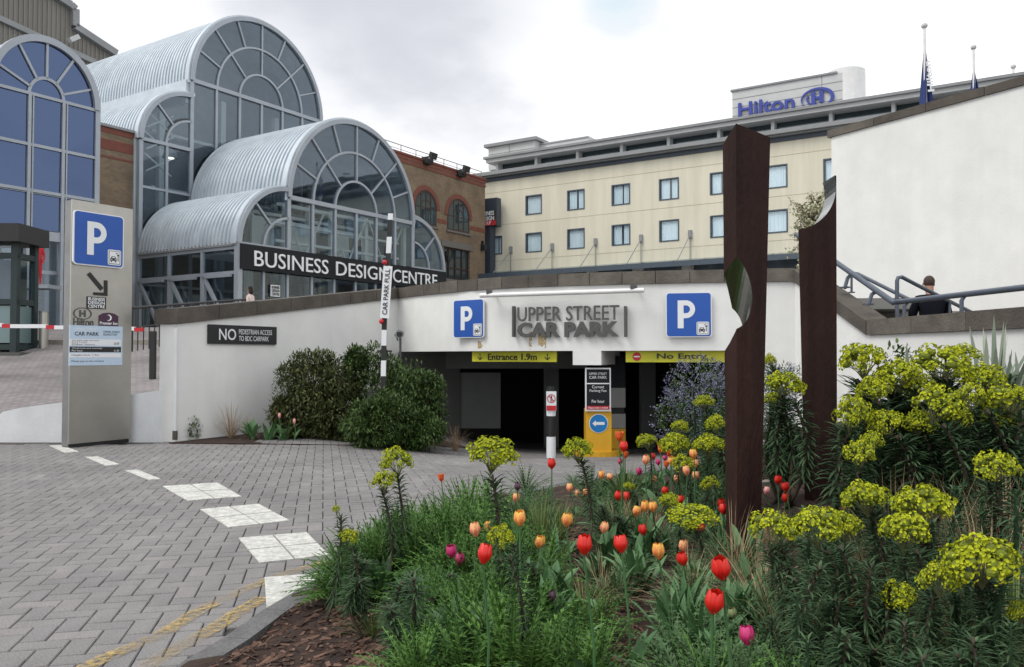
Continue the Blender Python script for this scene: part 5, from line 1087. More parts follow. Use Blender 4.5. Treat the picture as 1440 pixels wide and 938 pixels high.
# glass canopy at the foot, with rods
tA, tB = hz(690, 385)[0], hz(1135, 362)[0]; zcn = PV(967, 366, H0+HN*2.6, HD).z+.2
can = thing('glass_canopy', 'dark glass canopy along the foot of the cream hotel, held by thin steel rods', 'canopy', tuple(HP(tA, zcn)))
t = tA
while t > tB-8:
    mb = MB(); mb.prism([HP(t-.04, zcn+.15, .05), HP(t-.04, zcn-.35, 2.6), HP(t-2.2, zcn-.35, 2.6), HP(t-2.2, zcn+.15, .05)], UP*.05); part('glass_panel', mb, 'darkglass', can); t -= 2.24
mb = MB(); hbox(mb, tB-8, tA, zcn-.55, zcn-.2, 2.6, 2.68); hbox(mb, tB-8, tA, zcn-.95, zcn-.2, .0, .25); part('canopy_edge', mb, 'winframe', can)
for px, py in ((719, 352), (777, 348), (838, 341), (902, 336), (971, 330), (1046, 324)):
    t, z = hz(px, py); mb = MB(); mb.tube([HP(t, z, .05), HP(t, zcn-.2, 2.55)], .035, 6); mb.tube([HP(t, z, .1), HP(t, zcn, .1)], .03, 6); hbox(mb, t-.12, t+.12, z-.25, z+.3, 0, .15); part('support_rod', mb, 'roofgrey', can)
    mb = MB(); hbox(mb, t-.35, t+.35, zcn-1.2, zcn-.3, .3, .8); part('bracket_box', mb, 'palegrey', can)
# dark corner tower with name
tw = thing('dark_corner_tower', 'dark slate corner panel between brick building and hotel with a CENTRE GROUP sign', 'tower', tuple(HP(tl_+.3, FZ)))
ta_, tb_ = hz(682, 330)[0], hz(708, 330)[0]; zt_ = hz(695, 282)[1]; mb = MB(); hbox(mb, ta_-1.2, ta_+.4, FZ, zt_, .3, 1.0); hbox(mb, tb_, ta_-1.18, hz(695, 321)[1], zt_, .35, .95); part('slate_panel', mb, 'panelblue', tw)
mb = MB(); z0, z1 = hz(695, 320)[1], hz(695, 300)[1]; hbox(mb, tb_, ta_-.2, z0, z1, .95, 1.15); part('name_plate', mb, 'black', tw)
W = ta_-tb_-.2; o = HP(ta_-.25, 0, 1.16)
for i, s in enumerate(('BUSINESS', 'DESIGN', 'CENTRE')): text(s, 'signwhite', tw, o-HD*.15+UP*(z1-.42-.4*i+.05), -HD, UP, W*.8, .34, depth=.02, bold=.02)
mb = MB(); hbox(mb, tb_, ta_-.2, z0-.02, z0+.36, 1.15, 1.2); part('red_strip', mb, 'red', tw); text('GROUP', 'signwhite', tw, o-HD*.2+UP*(z0+.04)+HN*.05, -HD, UP, W*.6, .26, depth=.02)
# flags
for px, ptop, pb, py, D_, lab, fl in ((1300, 36, 140, 0, 42, 'furled blue flag with white lettering on the nearest roof flagpole', (1296, 60, 1313, 141)), (1369, 66, 122, 0, 46, 'small furled dark blue flag on the middle flagpole', (1363, 92, 1373, 122)), (1425, 93, 110, 0, 50, 'bare flagpole with a ball finial, far right', None)):
    t = thing('flagpole', lab, 'flag' if fl else 'flagpole', tuple(PD(px, 300, D_)), group='flagpoles behind the tall wall'); a = PD(px, ptop+3, D_); b = V((a.x, a.y, FZ)); mb = MB(); mb.tube([b, a], .075, 8); part('pole', mb, 'white', t, smooth=True)
    mb = MB(); mb.ball(a+UP*.1, .16, 0, 12, 8); part('finial', mb, 'palegrey', t, smooth=True)
    if fl:
        x0, y0, x1, y1 = fl; zt_ = PD(px, y0, D_).z; zb_ = PD(px, y1+14, D_).z; w1 = (x1-x0)/1150*D_; mb = MB(); n, m_ = 14, 10; vs = []
        for i in range(n+1):
            u = i/n; wd = w1*(.12+.88*u)
            for j in range(m_+1):
                v_ = j/m_; vs.append((a.x-.42*wd+wd*v_*(1.0), a.y+.14*math.sin(v_*9+u*2)*(.4+u), zt_+(zb_-zt_)*u))
        mb.add(vs, [(i*(m_+1)+j, i*(m_+1)+j+1, (i+1)*(m_+1)+j+1, (i+1)*(m_+1)+j) for i in range(n) for j in range(m_)]); M['flagblue'] = mat('flag_blue', (.02, .04, .16), .8); fo = part('flag_cloth', mb, 'flagblue', t, smooth='all')
        if px == 1300: text('Hilton', 'signwhite', t, V((a.x+.32, a.y-.3, zb_+.9)), V((-.12, 0, 1)), V((-1, 0, -.12)), 1.6, .34, depth=.01, bold=.03)
# ================================================================ KIOSK AND BARRIER, LEFT
kz = RZ(0, 23.5); kk = thing('attendant_kiosk', 'dark-framed glass attendant kiosk with a flat black roof, far left', 'kiosk', (-16.5, 24, kz))
x1_ = -14.25; zk = lambda py: PD(20, py, 23.5).z; mb = MB(); mb.cbox(x1_-5, x1_+.2, 23.2, 24.75, zk(341), zk(316)); part('roof', mb, 'black', kk)
mb = MB()
for x in (x1_-.1, x1_-1.35, x1_-2.6, x1_-3.9): mb.cbox(x-.09, x+.09, 23.5, 23.68, kz, zk(341)); mb.cbox(x-.09, x+.09, 24.4, 24.58, kz, zk(341))
for y in (359, 424, 488): mb.cbox(x1_-4, x1_-.01, 23.52, 23.66, zk(y)-.08, zk(y)+.08); mb.cbox(x1_-.19, x1_-.02, 23.68, 24.4, zk(y)-.08, zk(y)+.08)
M['kgreen'] = mat('dark_green_frame', (.015, .03, .032), .5); kf = part('frame', mb, 'kgreen', kk)
for i in range(3):
    xa, xb = x1_-.19-1.25*i, x1_-1.26-1.25*i
    for y0, y1, gm in ((424, 359, 'glass'), (359, 341, 'winglass'), (486, 426, 'frost')):
        if gm == 'frost' and 'frost' not in M: M['frost'] = glassmat('frosted_panel', None, (.7, .8, .8), 1.45, .1, .3, dark=(.13, .19, .2))
        mb = MB(); mb.cbox(xb, xa, 23.58, 23.6, zk(y0)+.08, zk(y1)-.08); part('pane', mb, gm, kf)
for y0, y1, gm in ((424, 359, 'glass'), (486, 426, 'frost')): mb = MB(); mb.cbox(x1_-.11, x1_-.09, 23.7, 24.38, zk(y0)+.08, zk(y1)-.08); part('side_pane', mb, gm, kf)
mb = MB(); mb.cbox(x1_-4, x1_-.3, 24.42, 24.48, kz, zk(360)); mb.cbox(x1_-2.4, x1_-1, 23.9, 24.3, kz, kz+1); mb.cbox(x1_-4.2, x1_+.4, 23, 25, kz-.9, kz+.02); part('counter', mb, 'charcoal_letter', kk)
za = PD(35, 457, 19.5).z; t = thing('barrier_arm', 'horizontal red and white barrier arm across the ramp, passing behind the pylon', 'barrier', (-8.5, 19.5, RZ(0, 19.5)))
xa = -13.0; k = 0
while xa < PD(211, 457, 19.5).x-.2:
    mb = MB(); L2 = .85 if k % 2 == 0 else .2; x2 = min(xa+L2, -8.6); mb.cbox(xa, x2, 19.46, 19.54, za-.045-.028*(xa+13), za+.045-.028*(xa+13)); part('arm_segment', mb, 'signwhite' if k % 2 == 0 else 'red', t); xa += L2; k += 1
mb = MB(); mb.cbox(-13.4, -13.0, 19.3, 19.7, RZ(0, 19.5), za+.15); part('housing', mb, 'machine', t)
mb = MB(); mb.cbox(-8.62, -8.5, 19.44, 19.56, RZ(0, 19.5), za-.15); part('arm_rest', mb, 'black', t)
q = PD(61, 492, 24.5); mb = MB(); t = thing('steel_bollard', 'brushed steel bollard beside the kiosk', 'bollard', (q.x, q.y, q.z)); mb.tube([q, q+UP*1.12], .13, 14); part('post', mb, 'steel', t, smooth=40); mb = MB(); mb.tube([q+UP*1.12, q+UP*1.16], .135, 14); part('cap', mb, 'steel_side', t)
t = thing('ramp_railing', 'thin black railing behind the wing wall, in front of the glass centre', 'railing', tuple(PD(184, 440, 21))); a, b = PD(186, 433, 20.5), PD(345, 421, 27); mb = MB(); mb.tube([a, b], .035, 8); mb.tube([a-UP*.5, b-UP*.5], .02, 6); part('rail_tube', mb, 'black', t)
for k in range(26): mb = MB(); p = a.lerp(b, k/25); mb.tube([p-UP*1.1, p], .015 if k % 5 else .03, 6); part('baluster', mb, 'black', t)
mb = MB(); q = PD(140, 486, 24); 
for k in range(8): 
    m_ = MB(); m_.cbox(-26+k*1.9, -24.12+k*1.9, 25.2, 25.5, RZ(0, 25.2)-.1, RZ(0, 25.2)+.14)
    if k == 0: rk = thing('raised_kerb', 'pale raised kerb running along the ramp under the kiosk', 'kerb', (-20, 25.3, RZ(0, 25.2)))
    part('kerb_stone', m_, 'stone', rk)
# ================================================================ SCULPTURE COLUMNS
def boolean(ob, cutter):
    md = ob.modifiers.new('b', 'BOOLEAN'); md.operation = 'DIFFERENCE'; md.solver = 'EXACT'; md.object = cutter; md.material_mode = 'TRANSFER'
    bpy.context.view_layer.update(); me = bpy.data.meshes.new_from_object(ob.evaluated_get(bpy.context.evaluated_depsgraph_get())); ob.modifiers.clear(); ob.data = me; me.name = ob.name; bpy.data.objects.remove(cutter)
def column_mesh(foot, top, D0, z0, cuts):
    mb = MB(); n = len(foot); mb.add(foot+top, [tuple(range(n-1, -1, -1)), tuple(range(n, 2*n))]+[(i, (i+1) % n, n+(i+1) % n, n+i) for i in range(n)]); return mb
D1 = 4.85
zt1c = PD(1040, 183, D1).z; zb = -.1
def sec(xl, xm, xr, z, dy=0, y0=D1):
    s = y0/1150; X = lambda p: (p-720)*s; f = (z-EYE)  # pitch barely matters here
    k = 1+(z-EYE)*math.sin(PITCH)/y0; XD = lambda p, d: (p-720)/1150*(y0+d)*k
    return [V((XD(xm, 0), y0, z)), V((XD(xr, .05), y0+.05, z)), V((XD(xr, .25)-.03, y0+.25, z)), V((XD(xl, .28)+.05, y0+.28, z)), V((XD(xl, .12), y0+.12, z))]
foot = sec(1022, 1037, 1067, zb); top = sec(1016, 1035, 1083, zt1c+.02); top[0].z = zt1c+.04; top[4].z = zt1c-.055; top[1].z = zt1c-.03; top[2].z = zt1c-.06; top[3].z = zt1c-.07
t = thing('steel_sculpture_column', 'taller rusty brown steel column with a polished curved bite out of its left edge', 'sculpture', (foot[0].x, D1+.1, soil(foot[0].x, D1)), group='pair of weathered steel columns')
ob = part('notched_shaft', column_mesh(foot, top, D1, zb, None), 'rust', t)
# the bite: a cylinder pushed through from the left, tilted
c_ = PD(1018, 410, D1); mb = MB(); r_ = 41/1150*D1; ax = V((.05, .72, -.69)).normalized(); x_ = ax.cross(UP).normalized(); 
mb.tube([c_-ax*.8, c_+ax*.8], r_, 48); cu = single('cutter', mb, 'mirror', None, None); boolean(ob, cu)
for p in ob.data.polygons: pass
D2 = 6.75; z2 = PD(1150, 246, D2).z; s = D2/1150
X = lambda p: (p-720)*s
foot = [V((X(1130.5), D2, zb)), V((X(1176), D2+.02, zb)), V((X(1176)+.03, D2+.3, zb)), V(((1132-720)/1150*(D2+.28), D2+.28, zb))]
top = [V((X(1123), D2, z2)), V((X(1180), D2+.02, z2)), V((X(1180)+.03, D2+.32, z2)), V(((1126-720)/1150*(D2+.3), D2+.3, z2))]
t = thing('steel_sculpture_column', 'slimmer rusty brown steel column whose top is scooped out in a polished curve', 'sculpture', (foot[0].x, D2+.1, soil(foot[0].x, D2)), group='pair of weathered steel columns')
ob = part('scooped_shaft', column_mesh(foot, top, D2, zb, None), 'rust', t)
c_ = PD(1103, 247, D2+.15); mb = MB(); r_ = 62.5/1150*D2; ax = V((.06, .95, -.06)).normalized(); c_ = PD(1114.5, 261, D2)
mb.tube([c_-ax*1.2, c_+ax*1.2], r_, 56); cu = single('cutter', mb, 'mirror', None, None); boolean(ob, cu)
# ================================================================ PEOPLE
def skin_body(nodes, edges, subdiv=2):
    me = bpy.data.meshes.new('body'); me.from_pydata([n[0] for n in nodes], edges, []); ob = bpy.data.objects.new('body', me); C.objects.link(ob)
    md = ob.modifiers.new('s', 'SKIN'); md.use_smooth_shade = True; sb = ob.modifiers.new('u', 'SUBSURF'); sb.levels = subdiv; sb.render_levels = subdiv
    for i, n in enumerate(nodes):
        r_ = n[1] if isinstance(n[1], tuple) else (n[1], n[1]); me.skin_vertices[0].data[i].radius = r_
    me.skin_vertices[0].data[0].use_root = True
    bpy.context.view_layer.update(); m2 = bpy.data.meshes.new_from_object(ob.evaluated_get(bpy.context.evaluated_depsgraph_get())); bpy.data.objects.remove(ob); return m2
def person(label, loc, rz, seated, mats, hair, hairlen=0, coatlabel=None, scale=1, group=None):
    """local frame: faces +Y, origin at the feet (or below the seat edge)"""
    t = thing('person', label, 'person', loc, rz, group, (scale,)*3)
    if seated:
        hip = .5; N_ = [((0, 0, hip), (.16, .13)), ((0, -.01, hip+.2), (.15, .12)), ((0, .02, hip+.4), (.18, .12)), ((0, .06, hip+.52), (.1, .09)), ((0, .08, hip+.6), .06), ((0, .13, hip+.7), (.083, .1)), ((0, .145, hip+.79), (.072, .088))]
        E = [(0, 1), (1, 2), (2, 3), (3, 4), (4, 5), (5, 6)]
        for s in (-1, 1):
            i = len(N_); N_ += [((s*.19, .03, hip+.47), .075), ((s*.27, .08, hip+.22), .052), ((s*.17, .32, hip+.16), .04), ((s*.1, .38, hip+.17), (.035, .02)), ((s*.1, .16, hip-.02), .085), ((s*.13, .5, hip-.02), .065), ((s*.13, .48, hip-.3), .05), ((s*.13, .46, .06), .035), ((s*.14, .6, .03), (.04, .03))]
            E += [(2, i), (i, i+1), (i+1, i+2), (i+2, i+3), (0, i+4), (i+4, i+5), (i+5, i+6), (i+6, i+7), (i+7, i+8)]
        head = V((0, .14, hip+.76)); neck = hip+.57; waist = hip+.02
    else:
        hip = .93; N_ = [((0, 0, hip), (.15, .11)), ((0, -.01, hip+.2), (.125, .1)), ((0, 0, hip+.4), (.16, .105)), ((0, 0, hip+.5), (.08, .07)), ((0, .01, hip+.56), .052), ((0, .02, hip+.66), (.078, .095)), ((0, .02, hip+.76), (.068, .085))]
        E = [(0, 1), (1, 2), (2, 3), (3, 4), (4, 5), (5, 6)]
        for s in (-1, 1):
            i = len(N_); N_ += [((s*.17, 0, hip+.44), .06), ((s*.22, -.02, hip+.16), .043), ((s*.2, .1, hip-.06), .034), ((s*.2, .14, hip-.15), (.03, .018)), ((s*.09, 0, hip-.08), .08), ((s*.1, .03+.05*s, .5), .055), ((s*.1, .0+.06*s, .08), .036), ((s*.11, .12+.06*s, .035), (.04, .03))]
            E += [(2, i), (i, i+1), (i+1, i+2), (i+2, i+3), (0, i+4), (i+4, i+5), (i+5, i+6), (i+6, i+7)]
        head = V((0, .02, hip+.72)); neck = hip+.53; waist = hip-.02
    me = skin_body(N_, E)
    for m_ in mats: me.materials.append(M[m_])            # skin, top, trousers
    wr = (.3 if seated else None)
    for p in me.polygons:
        c = p.center; hand = (c.y > .34 and c.z > hip+.08) if seated else (abs(c.x) > .16 and c.z < hip-.1)
        p.material_index = 0 if (c.z > neck or hand) else (1 if c.z > waist or (abs(c.x) > .19 and c.z > hip-.1) else 2)
    b = bpy.data.objects.new('body', me); C.objects.link(b); b.parent = t
    mb = MB(); hs = V((0, 0, 0))
    mb.ball(head+V((0, -.022, .035)), .105, 0, 16, 12, (.87, .98, 1.02))
    if hairlen: mb.ball(head+V((0, -.06, -.08)), .1, 0, 12, 10, (1, .7, 1.2+hairlen))
    ho = part('hair', mb, hair, t, local=True, smooth='all')
    for s in (-1, 1): mb = MB(); mb.ball(head+V((s*.088, .02, -.01)), .03, 0, 8, 6, (.4, .8, 1.1)); part('ear', mb, 'skin', t, local=True, smooth='all')
    mb = MB(); mb.prism([head+V((-.012, .1, -.03)), head+V((.012, .1, -.03)), head+V((0, .1, .03))], (0, .028, -.004)); part('nose', mb, 'skin', t, local=True)
    return t
pm = PD(1309, 394, 14.0)
t = person('man in a black jacket with cropped hair sitting on the steps with his back turned', (pm.x, pm.y, pm.z-1.31), R(-14), True, ['skin', 'coat', 'jeans'], 'hairshort')
mb = MB()  # jacket bulk
mj = skin_body([((0, 0, .5), (.2, .17)), ((0, -.03, .72), (.2, .165)), ((0, .0, .9), (.225, .15)), ((0, .05, 1.04), (.1, .09)), ((-.2, .03, .97), .095), ((-.29, .08, .72), .08), ((-.2, .3, .66), .06), ((.2, .03, .97), .095), ((.29, .08, .72), .08), ((.2, .3, .66), .06)], [(0, 1), (1, 2), (2, 3), (2, 4), (4, 5), (5, 6), (2, 7), (7, 8), (8, 9)])
mj.materials.append(M['coat']); o = bpy.data.objects.new('jacket', mj); C.objects.link(o); o.parent = t
for s_ in range(2):
    pass
mb = MB(); mb.box((pm.x-.6, pm.y-.2, -.5), (1.3, 0, 0), (0, .9, 0), (0, 0, pm.z-1.31+.45+.5)); part('landing_block', mb, 'stone', stairs)
q = PD(352, 404, 33.3); person('woman with dark hair and a pale floral top walking past the glass doors', (q.x, q.y, FZ), R(70), False, ['skin', 'cloth_floral', 'jeans'], 'hair', .25)
q = PD(53, 337, 30.8); zled = q.z-1.72
person('figure in red standing on the ledge behind the kiosk roof', (q.x, q.y, zled), R(200), False, ['skin', 'cloth_red', 'cloth_red'], 'cloth_red', 0, scale=1.0)
mb = MB(); mb.box((q.x-2, q.y-.3, zled-.14), (2.6, 0, 0), (0, .9, 0), (0, 0, .14)); part('ledge', mb, 'mullion', blue)
# ================================================================ PLANTS
PR = 1.0
def rnd(a, b): return random.uniform(a, b)
def spherept():
    z = rnd(-1, 1); a = rnd(0, 2*math.pi); r_ = math.sqrt(1-z*z); return V((r_*math.cos(a), r_*math.sin(a), z))
# --- spurge (lime heads on leafy stems)
def head_mesh(seed, nu=17):
    """spurge head: a loose dome of many small umbels, each a tuft of little cupped bracts"""
    random.seed(seed); mb = MB()
    for u in range(nu):
        z = 1-1.22*(u+.5)/nu; r_ = math.sqrt(max(0, 1-z*z)); a = u*2.39996+rnd(-.3, .3); d = V((r_*math.cos(a), r_*math.sin(a), z)); c = V((d.x*.72, d.y*.72, d.z*.5))*rnd(.82, 1.14); ur = rnd(.24, .36)
        mb.tube([V((0, 0, -.75)), V((d.x*.25, d.y*.25, -.35)), c], [.022, .018, .012], 4, 1, cap=False); tt = random.random()
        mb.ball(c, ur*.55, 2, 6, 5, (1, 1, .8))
        for k in range(24):
            q = spherept(); q = (q+d*.75+V((0, 0, .2))).normalized(); p = c+V((q.x, q.y, q.z*.85))*ur*rnd(.8, 1.1); nrm = (q+spherept()*.35).normalized(); x = nrm.orthogonal().normalized(); y = nrm.cross(x); s = rnd(.05, .075); m = 6
            ring = [p+(x*math.cos(2*math.pi*j/m)+y*math.sin(2*math.pi*j/m))*s*(1.1 if j % 2 else .8)+nrm*s*.55 for j in range(m)]
            mb.add([p]+ring, [(0, 1+j, 1+(j+1) % m) for j in range(m)], 0, min(1, max(.01, tt*.6+rnd(0, .5))))
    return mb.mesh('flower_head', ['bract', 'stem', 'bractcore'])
def leafy_mesh(seed, dens=1.0, low=.25):
    """unit-height stem, narrow leaves in a bottle-brush, drooping lower down"""
    random.seed(seed); mb = MB(); bx, by = rnd(-.08, .08), rnd(-.08, .08); P = lambda u: V((bx*2*math.sin(u*3), by*2*math.sin(u*2.6), u))
    mb.tube([P(k/8) for k in range(9)], [.022]*5+[.02, .018, .015, .012], 6, 1)
    n = int(150*dens)
    for k in range(n):
        u = low+(.97-low)*(k/n)**.8; a = k*2.4+rnd(-.3, .3); el = -.35+1.1*u*u+rnd(-.25, .25); d = V((math.cos(a)*math.cos(el), math.sin(a)*math.cos(el), math.sin(el)))
        mb.blade(P(u), d, rnd(.15, .22)*(1.1-.3*u), .021, rnd(.35, .8), 4, 0, max(.01, rnd(-.3, .9)), fold=.5)
    return mb.mesh('leafy_stem', ['euleaf', 'woody'], 'all')
HEADS = [head_mesh(11), head_mesh(12, 20), head_mesh(13, 13), head_mesh(14, 23), head_mesh(15, 15), head_mesh(16, 18)]; LEAFY = [leafy_mesh(21), leafy_mesh(22, 1.2), leafy_mesh(23, .9, .45), leafy_mesh(24, 1.2, .15)]
def spurge(px, py, wpx, hpx, D, lab, lean=(0, 0), leaf=True, hi=None):
    random.seed(int(px*7+py)); c = PD(px, py, D); w = wpx/1150*D/2; hh = hpx/1150*D/2; gz = soil(c.x-lean[0], c.y-lean[1]); base = V((c.x-lean[0], c.y-lean[1], gz))
    t = thing('spurge_plant', lab, 'spurge', tuple(base), 0, 'lime green spurges'); top = c-base
    inst('flower_head', random.choice(HEADS) if hi is None else HEADS[hi], t, tuple(top), (rnd(-.22, .22), rnd(-.22, .22), rnd(0, 6)), (w*rnd(1.0, 1.16), w*rnd(1.0, 1.16), hh/.7*rnd(1.0, 1.15)))
    H = top.z-hh*.5
    if H > .1:
        q = V((0, 0, 1)).rotation_difference(V((top.x, top.y, H)).normalized()).to_euler()
        Ln = V((top.x, top.y, H)).length; n = max(1, min(3, round(wpx/1150*D/.09))) if px > 1000 else 1
        for k in range(n):
            sx = rnd(.85, 1.1)*min(1, max(.55, Ln))*(.9 if px > 1000 else .62); dx = rnd(-.06, .06)*(k > 0); dy = rnd(-.06, .06)*(k > 0)
            inst('leafy_stem', random.choice(LEAFY), t, (dx, dy, 0), (q.x+rnd(-.05, .05), q.y+rnd(-.05, .05), q.z), (sx, sx, Ln*rnd(.93, 1.0)))
    return t
SP = [ # px, py, w, h, D, label
 (694, 642, 62, 48, 3.7, 'tall single lime spurge head on a dark leafy stem, centre of the bed'),
 (811, 635, 40, 34, 4.7, 'lime spurge head left of the yellow ticket machine'),
 (557, 651, 44, 36, 4.6, 'upper of the two lime spurge heads at the left rear of the bed'),
 (540, 678, 32, 26, 4.5, 'small lower lime spurge head beside the paving at left rear'),
 (704, 758, 40, 36, 3.0, 'mossy lime spurge head just above the big red tulip'),
 (490, 756, 24, 22, 4.3, 'tiny lime spurge head near the kerb beside the white slab'),
 (473, 717, 12, 12, 4.3, 'single lime bud on a bare stem over the white slab'),
 (909, 622, 26, 20, 6.8, 'small lime spurge head above the far orange tulips'),
 (949, 628, 42, 34, 6.0, 'broad lime spurge head left of a larger pair by the notched column'),
 (956, 602, 24, 20, 7.0, 'small lime spurge head in front of the grey-blue shrub'),
 (995, 629, 42, 34, 6.0, 'lime spurge head touching the left side of the notched column'),
 (1006, 598, 26, 26, 6.4, 'upper lime spurge head partly behind the notched column'),
 (990, 566, 28, 18, 7.2, 'lime spurge tuft against the grey-blue shrub, left of the column'),
 (960, 655, 32, 30, 5.6, 'yellowish spurge head among the far peach tulips'),
 (941, 707, 28, 24, 4.8, 'round lime spurge head just behind the three orange tulips'),
 (974, 730, 62, 34, 4.3, 'wide flat lime spurge head left of the notched column foot'),
 (998, 682, 26, 22, 5.4, 'small round lime spurge head close to the notched column'),
 (884, 685, 16, 12, 6.0, 'little green spurge tuft between tulips and dry grass'),
 (1102, 543, 50, 36, 6.6, 'lime spurge head seen between the two steel columns'),
 (1086, 563, 24, 18, 6.8, 'small lime spurge head low between the two columns'),
 (1083, 509, 16, 20, 8.0, 'topmost small lime tuft just right of the notched column'),
 (1212, 509, 64, 46, 5.0, 'upper left lime spurge head of the big mass right of the scooped column'),
 (1262, 530, 56, 44, 4.9, 'lime spurge head second from the left in the top row of the mass'),
 (1228, 550, 46, 38, 4.8, 'lime spurge head tucked below the two upper left ones'),
 (1325, 516, 76, 48, 5.1, 'widest lime spurge head in the top row below the sword leaves'),
 (1383, 536, 58, 44, 5.0, 'lime spurge head in the top row toward the right edge'),
 (1318, 571, 60, 52, 4.6, 'large round lime spurge head in the middle of the mass'),
 (1198, 586, 46, 48, 4.6, 'lime spurge head touching the right side of the scooped column'),
 (1246, 598, 46, 40, 4.6, 'lime spurge head between the column-side head and the large round one'),
 (1366, 561, 44, 42, 4.7, 'lime spurge head right of the large round one'),
 (1424, 565, 56, 44, 4.6, 'lime spurge head cut by the right frame edge'),
 (1293, 597, 40, 34, 4.7, 'small lime spurge head under the large round one'),
 (1208, 641, 46, 36, 4.4, 'lowest loose lime spurge head beside the scooped column'),
 (1226, 622, 30, 26, 4.5, 'small lime tuft above the loose head beside the scooped column'),
 (1400, 660, 56, 42, 3.8, 'isolated lime spurge head on a thin stem at far right'),
 (1216, 702, 60, 46, 3.5, 'ragged lime spurge head just right of the scooped column foot'),
 (1296, 715, 70, 52, 3.3, 'upper of two overlapping lime spurge heads at right'),
 (1272, 750, 64, 50, 3.1, 'lower of two overlapping lime spurge heads at right'),
 (1086, 746, 64, 48, 3.2, 'lime spurge head right against the foot of the notched column'),
 (1147, 744, 72, 54, 3.1, 'broad lime spurge head in the middle of the front cluster'),
 (1186, 743, 44, 44, 3.2, 'lime spurge head at the right end of the front cluster'),
 (1378, 792, 84, 70, 2.7, 'largest nearest lime spurge head at lower right'),
 (1322, 818, 54, 46, 2.8, 'lime spurge head left of and below the largest one'),
 (1264, 841, 46, 38, 2.9, 'small sparse lime spurge head low at right'),
 (1355, 500, 46, 30, 5.3, 'lime spurge head peeping up at the back of the mass under the sword leaves'),
 (1290, 548, 46, 36, 4.9, 'lime spurge head filling the gap left of the large round one'),
 (1345, 590, 40, 34, 4.7, 'small lime spurge head tucked right under the large round one'),
 (1405, 590, 46, 38, 4.7, 'lime spurge head low near the right frame edge'),
 (1434, 862, 30, 30, 2.7, 'lime spurge head cut by the lower right frame edge'),
]
for px, py, w, h, D, lab in SP: spurge(px, py, w, h, D, lab, (rnd(-.05, .05), rnd(-.05, .05)))
# --- tulips
def bloom_mesh(nm, m, flare=0.0, openness=.75, edge=True, seed=1):
    random.seed(seed); mb = MB(); N1, N2 = 7, 6
    for k in range(6):
        a0 = k*math.pi/3 + (.1 if k % 2 else 0); rad = .95 if k % 2 else .86; hgt = rnd(.96, 1.06); vs = []
        for i in range(N1+1):
            u = i/N1; r_ = (.14+.52*math.sin(min(1, u*1.9)*math.pi/2)-.42*max(0, u-.45)**1.5*(1.9-openness) + flare*max(0, u-.6)*1.6)*rad*.85; z = (u-.05*u*u)*hgt*1.6; half = (.35+.4*min(1, u*2.2)) * (math.sqrt(max(0, 1-((u-.5)/.53)**4)) if u > .5 else 1)
            for j in range(N2+1):
                v_ = (j/N2-.5)*2; a = a0+v_*half*1.05; rr = r_*(1-.08*v_*v_); vs.append((rr*math.cos(a), rr*math.sin(a), z-(.05*v_*v_*(u > .5))))
        for i in range(N1):
            for j in range(N2):
                v_ = abs((j+.5)/N2-.5)*2; u = (i+.5)/N1; t = (max(v_**2*.9, (u-.45)*1.5 if u > .45 else 0)+random.uniform(-.12, .18))*(1 if edge else .5)
                mb.add([vs[i*(N2+1)+j], vs[i*(N2+1)+j+1], vs[(i+1)*(N2+1)+j+1], vs[(i+1)*(N2+1)+j]], [(0, 1, 2, 3)], 0, max(.01, min(1, t)))
    me = mb.mesh('bloom', m, 'all'); bm = bmesh.new(); bm.from_mesh(me); bmesh.ops.remove_doubles(bm, verts=bm.verts, dist=1e-5); bm.to_mesh(me); bm.free(); return me
BL_ = {c: bloom_mesh(c, 't_'+c, f, op, c not in ('red',), s) for c, f, op, s in (('red', 0, .8, 1), ('peach', 0, .7, 2), ('orange', .0, .75, 3), ('magenta', 0, .85, 4), ('pink', 0, .6, 5), ('flame', .5, .9, 6), ('purple', 0, .45, 7), ('bud', 0, .35, 8))}
def tleaf_mesh(seed):
    random.seed(seed); mb = MB(); mb.blade((0, 0, 0), (rnd(.2, .6), 0, 1), 1.0, .17, rnd(.9, 2.2), 8, 0, .3*random.random()+.01, fold=.35, shape=.75); return mb.mesh('leaf', 'tulipleaf', 'all')
TL = [tleaf_mesh(30+k) for k in range(5)]
stemm = MB(); stemm.tube([(0, 0, 0), (.015, .01, .5), (0, 0, 1)], [.0055, .005, .0042], 6); STEM = stemm.mesh('stem', 'tulipleaf', True)
def tulip(px, py, hpx, col, lab, D=None, leaves=2):
    random.seed(int(px*13+py)); hm = .066 if col not in ('purple', 'bud') else .045; D = D or 1150*hm/hpx; D = min(max(D, 2.3), 9); hw = hpx/1150*D; c = PD(px, py, D); gz = soil(c.x, c.y)
    lx, ly = rnd(-.06, .06), rnd(-.04, .04); base = V((c.x+lx, c.y+ly, gz)); cb = c-UP*hw*.5
    t = thing('tulip', lab, 'tulip', tuple(base), 0, 'tulips in the flower bed'); rel = cb-base; q = V((0, 0, 1)).rotation_difference(rel.normalized()).to_euler()
    inst('stem', STEM, t, (0, 0, 0), q, (1, 1, rel.length)); wpx = hw*.78
    inst('bloom', BL_[col], t, tuple(rel), (rnd(-.2, .2), rnd(-.2, .2), rnd(0, 6)), (wpx*rnd(.92, 1.08), wpx*rnd(.92, 1.08), hw/1.55))
    for k in range(leaves): s = rnd(.22, .34)*min(1.0, rel.z/.45); inst('leaf', random.choice(TL), t, (0, 0, .01), (0, 0, rnd(0, 6.3)), (s*1.05, s*1.25, s))
    return t
